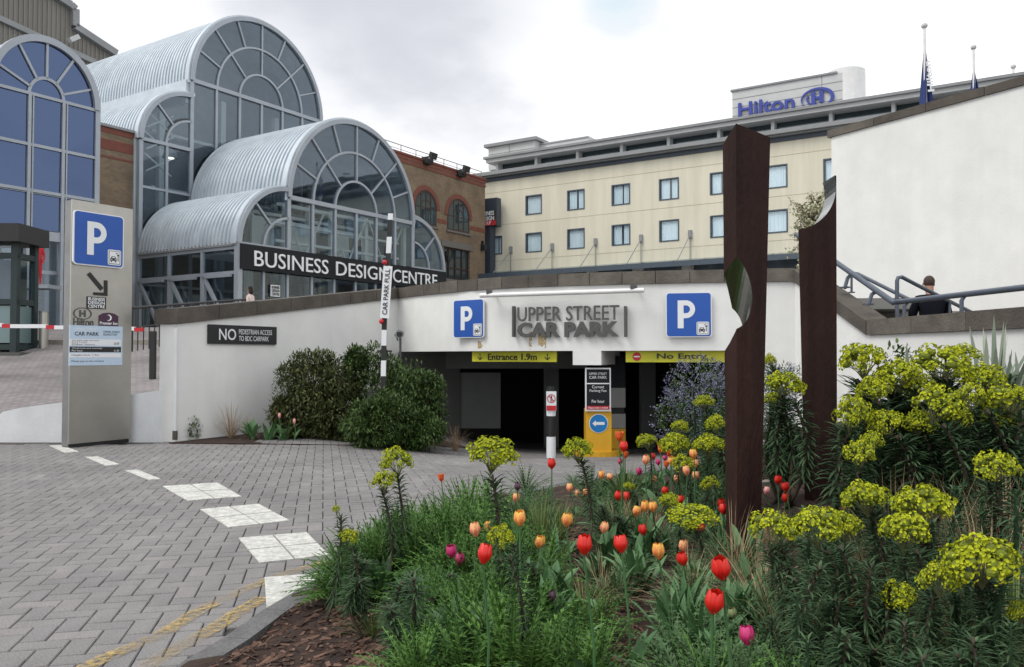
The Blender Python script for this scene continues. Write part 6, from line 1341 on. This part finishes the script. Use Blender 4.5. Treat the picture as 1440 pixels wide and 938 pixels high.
T = [(679, 779, 28, 'red', 'big red tulip just below the mossy lime spurge head'), (821, 766, 28, 'red', 'big red tulip in the middle of the bed, left of its slimmer twin'), (874.5, 765, 25, 'red', 'slim red tulip right of the big middle one'),
 (1002, 846, 34, 'red', 'largest red tulip near the bottom right of the bed'), (1016, 799, 33, 'red', 'red tulip beside the notched column, above the largest one'), (961.5, 786, 20, 'red', 'red tulip directly beneath a pale peach one'), (776, 652, 15, 'red', 'lone red tulip in front of the striped bollard'),
 (868.5, 697, 14, 'red', 'left one of two small red tulips in the dry grass'), (880.5, 698, 13, 'red', 'right one of two small red tulips in the dry grass'), (877, 628, 15, 'red', 'red tulip in front of the shaded machine'), (870.5, 614, 14, 'flame', 'orange-red tulip with flared petals, highest in front of the ticket machine'), (879, 640, 10, 'flame', 'small flame tulip under the red one by the shaded machine'),
 (872, 649, 9, 'magenta', 'tiny pink-red bud by the base of the yellow machine'), (1014, 708, 14, 'red', 'upper red tulip at the left edge of the notched column'), (1017, 716, 15, 'red', 'lower red tulip at the left edge of the notched column'), (956.5, 703, 13, 'red', 'red tulip behind the round lime spurge head'), (1094, 675, 13, 'red', 'leftmost red tulip of the trio between the columns'), (1106, 685, 14, 'red', 'middle red tulip of the trio between the columns'), (1104, 700, 13, 'red', 'lowest red tulip of the trio between the columns'),
 (929, 631, 12, 'flame', 'flame-red tulip among the far group left of the column'), (919, 642, 10, 'red', 'red tulip right of the round pink-peach one in the far group'), (926, 650, 9, 'magenta', 'small magenta tulip in the middle of the far group'), (935, 644, 8, 'magenta', 'small dark pink tulip right of the flame one'), (941, 638, 8, 'flame', 'dull orange tulip under the broad lime head'),
 (944.5, 648, 13, 'orange', 'bright orange tulip in the yellowish spurge head'), (937, 653, 9, 'flame', 'orange-red tulip left of the bright orange one'), (731, 729, 22, 'orange', 'orange-pink tulip standing alone left of centre'), (795.5, 731, 20, 'orange', 'yellow-tipped peach tulip right of centre'), (669.5, 745, 20, 'peach', 'left one of the two peach tulips above the magenta pair'), (686.5, 741, 16, 'orange', 'right one of the two peach tulips, touching the spurge'),
 (893.5, 719, 15, 'orange', 'lowest of the three yellow-orange tulips in the dry grass'), (906.5, 712, 16, 'orange', 'middle one of the three yellow-orange tulips'), (918.5, 713, 15, 'orange', 'right one of the three yellow-orange tulips'), (926.5, 775, 23, 'orange', 'large amber tulip right of the slim red one'), (960.5, 768, 17, 'peach', 'pale peach tulip sitting above a red one'), (809.5, 796, 14, 'peach', 'small peach tulip below the big middle red one'),
 (801, 686, 12, 'peach', 'leftmost peach tulip of the cluster behind the dark spurge stem'), (812, 694, 10, 'peach', 'middle peach tulip of the cluster behind the dark spurge stem'), (824, 692, 12, 'peach', 'rightmost peach tulip of the cluster behind the dark spurge stem'), (782, 702, 8, 'flame', 'tiny orange tulip left of the peach cluster'),
 (907.5, 647, 14, 'peach', 'round pink-peach tulip left of the far red ones'), (966.5, 662, 14, 'peach', 'peach tulip at the head of the trio near the column'), (979, 669, 12, 'peach', 'squat peach tulip right in the trio near the column'), (951.5, 673, 12, 'peach', 'peach tulip left of the trio near the column'), (918.5, 674, 11, 'peach', 'half-open peach tulip below the far group'), (978, 652, 12, 'peach', 'peach tulip under the striped orange one near the column'), (976, 639, 14, 'orange', 'striped orange tulip highest beside the lime head near the column'),
 (636, 775, 19, 'magenta', 'upper left one of the magenta tulip pair'), (646.5, 786, 18, 'magenta', 'lower right one of the magenta tulip pair'), (1051, 894, 27, 'magenta', 'full magenta tulip at the bottom right'), (899, 663, 11, 'magenta', 'bright magenta tulip beyond the dry grass'), (1077, 690, 12, 'pink', 'pale pink tulip at the right edge of the notched column'), (1188, 853, 22, 'flame', 'orange-red tulip half hidden in the spurge leaves at lower right'),
 (777.5, 838, 15, 'purple', 'closed dark purple tulip on a bare stem at the bottom centre'), (728, 684, 12, 'purple', 'dark closed bud left of the green grass tuft'), (605, 845, 14, 'purple', 'dull purple bud low in the left foliage'), (903, 818, 12, 'bud', 'green tulip bud below the amber tulip'), (1032, 862, 16, 'bud', 'pale green tulip bud right of the largest red tulip'), (912, 870, 12, 'bud', 'drooping pale green bud over the bare mulch'), (621, 672, 11, 'flame', 'salmon tulip in the leaves at the rear left'), (846, 668, 12, 'orange', 'orange tulip in the leaves behind the dry grass, left of the machine base'), (858, 671, 11, 'peach', 'peach tulip right beside the orange one behind the dry grass'), (934, 690, 12, 'red', 'red tulip standing just above the round lime head behind the orange trio'), (848, 742, 16, 'peach', 'peach tulip between the two big red tulips, slightly higher'), (757, 762, 18, 'orange', 'orange-yellow tulip between the spurge head and the big middle red tulip'), (985, 742, 15, 'red', 'red tulip tucked behind the wide flat lime head'), (725, 700, 13, 'peach', 'small peach tulip right of the tall spurge stem'), (905, 745, 16, 'red', 'red tulip just below the three yellow-orange ones'),
 (1175, 697, 10, 'magenta', 'small magenta tulip left of the scooped column foot'), (1188, 718, 13, 'red', 'red tulip right of the scooped column foot')]
for x, y, h, c, lab in T: tulip(x, y, h, c, lab, leaves=3 if h > 13 else 2)
KEEP = [(x, y+h*.75, h*.5, min(max(1150*(.066 if c not in ('purple', 'bud') else .045)/h, 2.3), 9)) for x, y, h, c, _ in T]+[(px, py+h*.45, w*.45, D) for px, py, w, h, D, _ in SP]+[(1103, 712, 26, 7.6)]
def maxh(x, y, halfw):
    """tallest plant that may stand at (x, y) without covering a bloom behind it"""
    px = 720+F*x/y; hw = halfw/y*1150; lim = 9
    for kx, ky, kw, kD in KEEP:
        if kD > y+.05 and abs(kx-px) < kw+hw*.6: lim = min(lim, PD(px, ky, y).z-soil(x, y))
    return lim
# leafy stems without flowers, one named plant each
for px, ytop, D, lab in ((606, 725, 3.8, 'dark feathery spurge stem without flower left of the magenta tulips'), (712, 690, 3.65, 'bottle-brush leaves under the tall single spurge head'), (625, 760, 3.3, 'grey-green spurge rosette without flower beside the magenta tulips'), (840, 640, 5.0, 'reddish bottle-brush spurge stem in front of the yellow machine'), (520, 765, 3.9, 'dull spurge stem near the kerb corner'), (1150, 770, 2.9, 'dark spurge stem under the front lime cluster'), (1240, 770, 2.9, 'spurge rosette without flower at lower right'), (1285, 860, 2.6, 'blue-green spurge rosette at the lower right edge'), (1195, 800, 2.7, 'drooping spurge stem without flower, lower right centre'), (1340, 880, 2.5, 'arching spurge leaves below the largest lime head'), (560, 800, 3.2, 'low spurge rosette in the left front of the bed')):
    random.seed(px); c = PD(px, ytop, D); gz = soil(c.x, c.y); t = thing('spurge_rosette', lab, 'spurge', (c.x, c.y, gz), rnd(0, 6), 'flowerless spurges')
    for k in range(3): Ln = max(.2, min(c.z-gz, maxh(c.x, c.y, .12)/1.05))*(.95-.12*k); inst('leafy_stem', LEAFY[(k+px) % 4], t, (.05*k*math.cos(k*2.5), .05*k*math.sin(k*2.5), 0), (rnd(-.14, .14), rnd(-.14, .14), rnd(0, 6)), (max(.45, Ln*.8), max(.45, Ln*.8), Ln))
# --- grasses
def grass_mesh(seed, m, n=130, spread=.5, wd=.006, droop=.9):
    random.seed(seed); mb = MB()
    for _ in range(n):
        a = rnd(0, 6.3); e = rnd(.0, spread); r0 = rnd(0, .1); mb.blade((r0*math.cos(a), r0*math.sin(a), 0), (math.sin(e)*math.cos(a), math.sin(e)*math.sin(a), math.cos(e)), rnd(.6, 1.15), wd*rnd(.7, 1.5), rnd(.2, droop), 5, 0, max(.01, random.random()), shape=.5)
    return mb.mesh('grass_blades', m)
GS = [grass_mesh(41, 'straw', 150, .8), grass_mesh(42, 'straw', 120, 1.1, .006, 1.4)]; GG = [grass_mesh(43, 'strawgreen', 150, .6, .009), grass_mesh(44, 'strawgreen', 130, .9, .009), grass_mesh(45, 'leaf', 150, .7, .014)]
def grass(px, py, D, H, me, lab, group='grass clumps', sx=1):
    random.seed(int(px+py)); c = PD(px, py, D); z = soil(c.x, c.y); H = min(H, max(.12, maxh(c.x, c.y, H*.3)/.85)); t = bpy.data.objects.new('grass_clump', me); C.objects.link(t); t.location = (c.x, c.y, z-.01); t.scale = (H*sx, H*sx, H); t.rotation_euler = (0, 0, rnd(0, 6)); t['label'] = lab; t['category'] = 'grass'; t['group'] = group
for px, D, H, me, lab, sx in ((868, 5.6, .42, GS[0], 'left part of the dry tan grass clump behind the two small red tulips', 1.1), (895, 5.5, .42, GS[0], 'middle of the dry tan grass clump behind the yellow-orange tulips', 1.1), (920, 5.6, .38, GS[1], 'right part of the dry tan grass clump in the centre rear', 1), (760, 5.0, .42, GG[0], 'bright green grass tuft left of the peach tulip cluster', 1), (785, 5.2, .42, GG[0], 'green grass tuft under the lone red tulip', 1), (735, 5.1, .36, GG[1], 'green grass tuft right of the tall spurge stem', 1), (880, 6.6, .4, GG[0], 'thin green leaves by the yellow machine base', 1),
    (1070, 3.7, .5, GS[1], 'dry drooping grass at the foot of the notched column', 1), (1030, 4.4, .45, GS[1], 'straw grass left of the notched column foot', 1), (1110, 3.1, .5, GS[1], 'straw-coloured grass under the front lime cluster', .8), (1240, 4.0, .5, GS[1], 'dry grass arching behind the ragged spurge head', 1), (1330, 3.9, .52, GS[1], 'dry grass between the right-hand spurge heads', 1.1), (1390, 3.6, .55, GS[0], 'tall dry grass at the right edge below the isolated head', 1), (1425, 3.0, .6, GG[1], 'yellow-green grass at the right frame edge', 1), (1140, 5.2, .5, GS[1], 'dry grass between the two columns near the ground', .9), (1225, 3.2, .5, GS[1], 'thin dry grass under the overlapping spurge heads', .8), (820, 3.8, .3, GS[1], 'dry grass stalks behind the big middle red tulip', 1), (965, 3.9, .36, GS[1], 'arching dry stalks right of the amber tulip', 1.1)):
    grass(px, 750, D, H, me, lab, sx=sx)
for px, D, lab in ((1255, 4.35, 'pale dry grass rising behind the two overlapping lime heads'), (1310, 4.3, 'pale dry grass rising left of the isolated lime head'), (1365, 4.3, 'pale dry grass directly under the isolated lime head'), (1415, 4.2, 'pale dry grass rising at the right frame edge'), (1170, 5.0, 'pale dry grass at the foot of the scooped column')): grass(px, 700, D, .62, GS[0], lab)
c = PG(525, 925, 0.05); grass(525, 925, c.y, .17, GG[1], 'low bright green grass tuft on the bare mulch, bottom left', sx=1.5)
# --- feathery and leafy clumps
def fern_mesh(seed, n=34, m='leaf', ln=1.0, lw=.075):
    """clump of ferny leaves: arching midribs with paired leaflets"""
    random.seed(seed); mb = MB()
    for k in range(n):
        a = rnd(0, 6.3); e = rnd(.1, 1.15); d = V((math.sin(e)*math.cos(a), math.sin(e)*math.sin(a), math.cos(e))); p = V((0, 0, 0)); L_ = ln*rnd(.7, 1.1); tt = max(.01, random.random()*.9); sg = 11
        for i in range(sg):
            p2 = p+d*L_/sg; sd_ = d.cross(UP).normalized() if d.cross(UP).length > .05 else V((1, 0, 0)); mb.tube([p, p2], .006, 3, 0, tt, cap=False)
            if i > 1:
                for s in (-1, 1):
                    l2 = L_*.16*math.sin(math.pi*min(1, (i+1)/(sg+.5)))*rnd(.8, 1.2); mb.blade(p2, sd_*s+d*.7+V((0, 0, rnd(-.1, .35))), l2, lw*.32, .4, 2, 0, min(1, tt+rnd(0, .25)))
                    mb.blade(p2, sd_*s*.6+d+V((0, 0, rnd(0, .6))), l2*.7, lw*.24, .3, 2, 0, min(1, tt+rnd(0, .25)))
            p = p2; d = (d-V((0, 0, .11*(.3+i/sg)))).normalized()
    return mb.mesh('fern_leaves', m)
FM = [fern_mesh(51), fern_mesh(52, 38), fern_mesh(53, 30, 'leaf2')]
def broad_mesh(seed, n=16, m='tulipleaf'):
    random.seed(seed); mb = MB()
    for _ in range(n):
        a = rnd(0, 6.3); e = rnd(.1, .9); mb.blade((rnd(-.1, .1), rnd(-.1, .1), 0), (math.sin(e)*math.cos(a), math.sin(e)*math.sin(a), math.cos(e)), rnd(.6, 1.1), rnd(.13, .24), rnd(.3, 1.3), 6, 0, max(.01, random.random()), fold=.3, shape=.8)
    return mb.mesh('broad_leaves', m, 'all')
BM_ = [broad_mesh(61), broad_mesh(62, 12), broad_mesh(63, 14, 'leaf2')]
LM = [leafy_mesh(71, .7, .3)]
def filler(name, label, meshes, pts, smin, smax, hf=.8):
    """uncountable undergrowth: joined into one object"""
    data = [(np.array([v.co[:] for v in me.vertices]), [tuple(p.vertices) for p in me.polygons], np.array([d.value for d in me.attributes['tint'].data]) if 'tint' in me.attributes else np.zeros(len(me.polygons))) for me in meshes]
    vs, fs, ts, o = [], [], [], 0; hm = max(d[0][:, 2].max() for d in data)
    for x, y, zo in pts:
        v_, f_, t_ = random.choice(data); s = rnd(smin, smax); s = min(s, maxh(x, y, s*.45)/(hm*1.12), .1+kdist(x, y)*.9)
        if s < .09: continue
        a = rnd(0, 6.3); z = soil(x, y)+zo; Rm = np.array([[math.cos(a), -math.sin(a), 0], [math.sin(a), math.cos(a), 0], [0, 0, 1]]); q = (v_@Rm.T)*s*np.array([1, 1, rnd(.8, 1.15)])+np.array([x, y, z]); vs.append(q); fs += [tuple(i+o for i in f) for f in f_]; ts.append(np.clip(t_*rnd(.5, 1.3), 0, 1)); o += len(v_)
    me = bpy.data.meshes.new(name); me.from_pydata(np.concatenate(vs).tolist(), [], fs); me.materials.append(meshes[0].materials[0]); at = me.attributes.new('tint', 'FLOAT', 'FACE'); at.data.foreach_set('value', np.concatenate(ts).astype(np.float32)); me.update()
    ob = bpy.data.objects.new(name, me); C.objects.link(ob); ob['label'] = label; ob['category'] = 'undergrowth'; ob['kind'] = 'stuff'; return ob
random.seed(99)
def scatter(n, px0, px1, d0, d1, extra=lambda x, y: True, kd=.16):
    out = []; k = 0
    while len(out) < n and k < n*30:
        k += 1; D = rnd(d0, d1); px = rnd(px0, px1); x = (px-720)/1150*D
        if inside(x, D, BED) and kdist(x, D) > kd and extra(x, D): out.append((x, D, 0))
    return out
bare = lambda x, y: not ((x < -.42 and y < 4.55) or (abs((x-.42)) < .22 and y < 3.9) or (x < -.3 and y < 3.55))
filler('feathery_undergrowth', 'mass of feathery bright green leaves filling the left of the bed', [FM[0], FM[1]], scatter(105, 470, 730, 3.5, 5.2, bare, .2)+scatter(45, 500, 700, 5.0, 6.6, bare, .2)+scatter(30, 640, 850, 3.1, 4.4, bare)+scatter(26, 560, 860, 2.9, 3.6, lambda x, y: y > 2.9 and not (x < -.35 and y < 4.2)), .26, .46)
filler('mixed_undergrowth', 'dense mixed low foliage across the centre and right of the bed', [FM[2], FM[1]], scatter(55, 720, 1040, 4.2, 8.5, bare)+scatter(36, 850, 1440, 2.7, 4.2, bare)+scatter(22, 930, 1100, 2.6, 3.4), .2, .36)
filler('broad_leaf_undergrowth', 'broad grey-green tulip leaves between the flower stems', [BM_[0], BM_[1]], scatter(60, 560, 1060, 3.2, 5.2, bare)+scatter(40, 820, 1040, 2.9, 3.8, bare)+scatter(38, 590, 840, 3.0, 4.0, bare)+scatter(20, 840, 1020, 5, 8, bare)+scatter(10, 480, 600, 4.0, 5, bare, .1), .19, .32)
sp_m = [leafy_mesh(81, .6, .2), leafy_mesh(82, .7, .1)]
filler('spurge_undergrowth', 'dark bottle-brush spurge foliage under the lime heads at right', sp_m, scatter(110, 1080, 1440, 3.4, 6.6)+scatter(30, 1060, 1440, 2.6, 3.4), .34, .62)
filler('spurge_backdrop', 'dark spurge leaves at the rear right below the white wall', sp_m, [(x, y, z-.1) for x, y, z in scatter(90, 1090, 1440, 5.5, 9.0)]+scatter(40, 930, 1100, 6.5, 9.5), .5, .85)
filler('dry_undergrowth', 'thin dry straw stalks mixed through the right of the bed', [GS[1]], scatter(34, 1200, 1440, 3.4, 4.6)+scatter(26, 1020, 1440, 2.8, 6)+scatter(12, 800, 1020, 3.4, 4.6, bare), .25, .42)
# distinct feathery clump at the front bottom
for px, py, D, s, me, lab in ((745, 905, 3.3, .26, FM[0], 'pale feathery clump at the very bottom centre'), (830, 930, 3.0, .26, FM[0], 'feathery clump under the purple tulip at the bottom edge'), (620, 655, 5.6, .42, FM[2], 'tall jagged grey-green leaves rising at the rear left of the bed'), (1000, 920, 2.7, .3, FM[1], 'bright ferny leaves at the bottom right of centre'), (1120, 930, 2.6, .3, FM[1], 'ferny leaves below the dry grass at the bottom')):
    c = PD(px, py, D); z = soil(c.x, c.y); o = bpy.data.objects.new('leafy_clump', me); C.objects.link(o); o.location = (c.x, c.y, z); o.scale = (s,)*3; o['label'] = lab; o['category'] = 'plant'
# pale concrete edging between the columns
a = PD(1078, 715, 7.6); b = PD(1135, 722, 7.6); mb = MB(); mb.cbox(a.x-.1, b.x+.15, 7.6, 7.75, -.1, PD(1100, 678, 7.6).z); single('concrete_edging', mb, 'stone', 'pale rough concrete edging slab low between the two steel columns', 'edging')
# --- shrubs of leaf cards
def shrub(name, lab, cat, blobs, n, m, lw, ll, group=None, flowers=None, seed=5, jag=.16, trunkm='woody', fm=None):
    random.seed(seed); base = V((sum(b[0][0] for b in blobs)/len(blobs), sum(b[0][1] for b in blobs)/len(blobs), min(b[0][2]-b[1][2] for b in blobs))); t = thing(name, lab, cat, tuple(base), 0, group); mb = MB(); vol = [b[1][0]*b[1][1]*b[1][2] for b in blobs]; sub = []
    for b in blobs:
        c, r_ = V(b[0]), b[1]
        for _ in range(26): d = spherept(); sub.append((c+V((d.x*r_[0], d.y*r_[1], d.z*r_[2]))*.86 if 0 else V((c.x+d.x*r_[0]*.82, c.y+d.y*r_[1]*.82, c.z+d.z*r_[2]*.82)), .26*min(r_)*rnd(.8, 1.5)))
    for k in range(n):
        if random.random() < .72:
            c, r_ = random.choice(sub); d = spherept(); p = c+d*r_*rnd(.6, 1.15); out = d
        else:
            b = random.choices(blobs, vol)[0]; d = spherept(); rr = rnd(.5, 1.0); p = V((b[0][0]+d.x*b[1][0]*rr, b[0][1]+d.y*b[1][1]*rr, b[0][2]+d.z*b[1][2]*rr)); out = d
        if p.z < base.z: continue
        dr = (out+spherept()*.8+V((0, 0, .1))).normalized(); mb.blade(p, dr, ll*rnd(.6, 1.3), lw*rnd(.7, 1.2), rnd(.1, .7), 3, 0, max(.01, random.random()**1.5))
    part('foliage', mb, m, t)
    mb = MB()
    for b in blobs:
        for k in range(7): d = spherept(); mb.tube([V((b[0][0]*.4+base.x*.6, b[0][1]*.4+base.y*.6, base.z-.1)), V((b[0][0], b[0][1], b[0][2]-b[1][2]*.3)), V((b[0][0]+d.x*b[1][0]*.9, b[0][1]+d.y*b[1][1]*.9, b[0][2]+abs(d.z)*b[1][2]*.9))], [.02, .014, .005], 5)
    part('branches', mb, trunkm, t)
    if flowers:
        mb = MB()
        for k in range(flowers):
            b = random.choices(blobs, vol)[0]; d = spherept(); 
            if d.y > .4: d.y = -d.y
            p = V((b[0][0]+d.x*b[1][0]*rnd(.85, 1.08), b[0][1]+d.y*b[1][1]*rnd(.85, 1.08), b[0][2]+d.z*b[1][2]*rnd(.85, 1.08))); ax = (d+V((0, 0, .6))+spherept()*.5).normalized()
            for q in range(9): r3 = p+ax*q*.012+spherept()*.02; s = rnd(.007, .014); dd = spherept().orthogonal().normalized(); e = spherept(); mb.add([r3-dd*s, r3+e*s*.8, r3+dd*s, r3-e*s*.8], [(0, 1, 2, 3)], 0, max(.01, random.random()))
        part('flower_clusters', mb, fm or 'ceano', t)
    return t
def blob(px, py, D, rx, ry, rz): c = PD(px, py, D); return (tuple(c), (rx, ry, rz))
shrub('evergreen_shrub', 'rounded bronze-green shrub against the wing wall, left of the bigger one', 'shrub', [blob(445, 560, 14.8, .8, .7, .86), blob(430, 545, 14.9, .6, .5, .6), blob(475, 585, 14.7, .55, .5, .55), blob(412, 590, 14.6, .4, .4, .5)], 22000, 'leafbronze', .03, .085, 'shrubs at the wing wall', seed=5)
shrub('evergreen_shrub', 'large dark green shrub behind the raised barrier, right of the bronze one', 'shrub', [blob(558, 568, 15.1, .85, .7, .88), blob(522, 530, 15.4, .6, .5, .6), blob(592, 570, 15.0, .5, .5, .62), blob(500, 515, 15.5, .25, .3, .45), blob(545, 600, 14.9, .9, .5, .5)], 26000, 'leafdark', .028, .085, 'shrubs at the wing wall', seed=6)
shrub('evergreen_shrub', 'low dark shrub at the foot of the raised barrier', 'shrub', [blob(522, 598, 13.75, .55, .4, .4), blob(545, 585, 13.9, .45, .35, .45), blob(590, 606, 14.2, .45, .4, .34)], 12000, 'leafdark', .026, .08, 'shrubs at the wing wall', seed=8)
shrub('ceanothus_shrub', 'dusty grey-blue flowering shrub at the right of the entrance', 'shrub', [blob(985, 548, 10.8, .42, .5, .4), blob(1010, 585, 10.4, .5, .5, .5), blob(955, 590, 10.6, .3, .4, .35), blob(1060, 560, 10.6, .5, .5, .42), blob(1105, 545, 11, .35, .4, .28)], 6500, 'leafdark', .016, .05, None, flowers=1500, seed=9)
# bed in front of the wing wall
bed2 = [PG(238, 624), PG(330, 625), PG(420, 626), PG(520, 628), PG(660, 631)]
mb = MB(); back = [V((-4.5, 15.6, 0)), V((-3.4, 17.3, 0)), V((-2.3, 18.4, 0))]
for z in (0,): mb.prism([V((p.x, p.y, g(p.x, p.y)-.1)) for p in bed2]+[V((p.x, p.y, g(p.x, p.y)-.1)) for p in reversed(back)]+[V((-5.5, 13.8, -.1))], (0, 0, .12))
b2 = single('wall_bed_soil', mb, 'soil', None, None, kind='structure')
def bgrass(px, py, D, H, me, lab, name='grass_clump', cat='grass'):
    c = PD(px, py, D); o = bpy.data.objects.new(name, me); C.objects.link(o); o.location = (c.x, c.y, g(c.x, c.y)); o.scale = (H,)*3; o['label'] = lab; o['category'] = cat
bgrass(325, 610, 14.3, .62, GS[0], 'dry brown grass clump at the foot of the wing wall'); bgrass(352, 612, 14.2, .45, GS[1], 'smaller dry grass tuft right of the brown clump at the wing wall'); bgrass(640, 610, 15.2, .5, GS[0], 'dry brown grass at the left side of the car park mouth')
for k, (px, H, lab) in enumerate(((355, .4, 'green leaves below the brown grass at the wing wall'), (378, .38, 'green leaf tuft left of the bronze shrub foot'), (400, .36, 'green leaf tuft under the pink tulips by the bronze shrub'))): bgrass(px, 612, 14.1, H, BM_[k % 3], lab, 'leafy_clump', 'plant')
for px, py, lab in ((393, 590, 'distant coral tulip at the foot of the bronze shrub'), (414, 598, 'second distant coral tulip close to the bronze shrub')):
    c = PD(px, py, 14.0); t = thing('tulip', lab, 'tulip', (c.x, c.y, g(c.x, c.y)+.02), 0, 'tulips in the flower bed'); h_ = c.z-g(c.x, c.y); inst('stem', STEM, t, (0, 0, 0), (0, 0, 0), (1.4, 1.4, h_)); inst('bloom', BL_['pink'], t, (0, 0, h_), (0, 0, 0), (.05, .05, .06)); inst('leaf', TL[0], t, (0, 0, 0), (0, 0, 1), (.3, .3, .3))
for px, w, lab in ((266, 26, 'dark small shrub beside the downpipe'), (586, 20, 'small light green plant at the foot of the dark shrub')):
    c = PD(px, 606, 14.0); shrub('small_plant', lab, 'plant', [((c.x, c.y, g(c.x, c.y)+.22), (.16, .15, .22))], 420, 'leafdark' if px < 300 else 'leaf', .02, .07, seed=px)
# sword-leaved phormiums below the stair wall
def phorm(px, py, D, H, n, lab, seed):
    random.seed(seed); c = PD(px, py, D); z = max(soil(c.x, c.y), 0); t = thing('phormium', lab, 'phormium', (c.x, c.y, z), 0, 'sword-leaved plants below the stair wall')
    for k in range(n):
        mb = MB(); a = rnd(0, 6.3); e = rnd(.08, .85); mb.blade((rnd(-.06, .06), rnd(-.06, .06), 0), (math.sin(e)*math.cos(a), math.sin(e)*math.sin(a), math.cos(e)), H*rnd(.7, 1.1), .055, rnd(0, .9) if e > .35 else .05, 6, 0, max(.01, random.random()), fold=.4, shape=.5); part('leaf', mb, 'phormium', t, local=True, smooth='all')
phorm(1275, 560, 8.6, 1.0, 22, 'grey-green sword-leaved plant behind the top row of lime heads', 3); phorm(1395, 560, 8.0, 1.15, 34, 'larger arching sword-leaved plant at the right edge', 4); phorm(1432, 560, 8.6, 1.15, 26, 'sword-leaved plant cut by the right frame edge', 6)
c = PD(1262, 508, 8.9); shrub('evergreen_shrub', 'small dark green bush tip among the sword leaves', 'shrub', [((c.x, c.y, c.z-.25), (.22, .22, .45))], 900, 'leafdark', .03, .07, seed=12)
# pale blossoming tree in front of the hotel
random.seed(77); tc_ = PD(1143, 285, 33); t = thing('blossom_tree', 'slender tree with sparse pale blossom between scooped column and hotel', 'tree', (tc_.x, tc_.y, FZ)); mb = MB(); mb.tube([(tc_.x, tc_.y, FZ), (tc_.x+.1, tc_.y, FZ+2), tuple(tc_)], [.12, .09, .03], 8)
twigs = []
for k in range(60):
    u = rnd(.45, 1); b_ = V((tc_.x, tc_.y, FZ+(tc_.z-FZ)*u)); d = V((rnd(-1, 1), rnd(-1, 1), rnd(-.3, .9))).normalized(); e = b_+d*rnd(.4, 1.0)+V((0, 0, rnd(-.3, .3))); mb.tube([b_, b_.lerp(e, .5)+UP*.15, e], [.03, .02, .006], 4); twigs.append((b_, e))
part('trunk', mb, 'woody', t); mb = MB()
for k in range(6500): b_, e = random.choice(twigs); p = b_.lerp(e, rnd(.25, 1.1))+spherept()*rnd(0, .22); mb.blade(p, spherept(), rnd(.08, .15), .08, .3, 2, 0, max(.01, random.random()))
part('crown', mb, 'blossom', t)
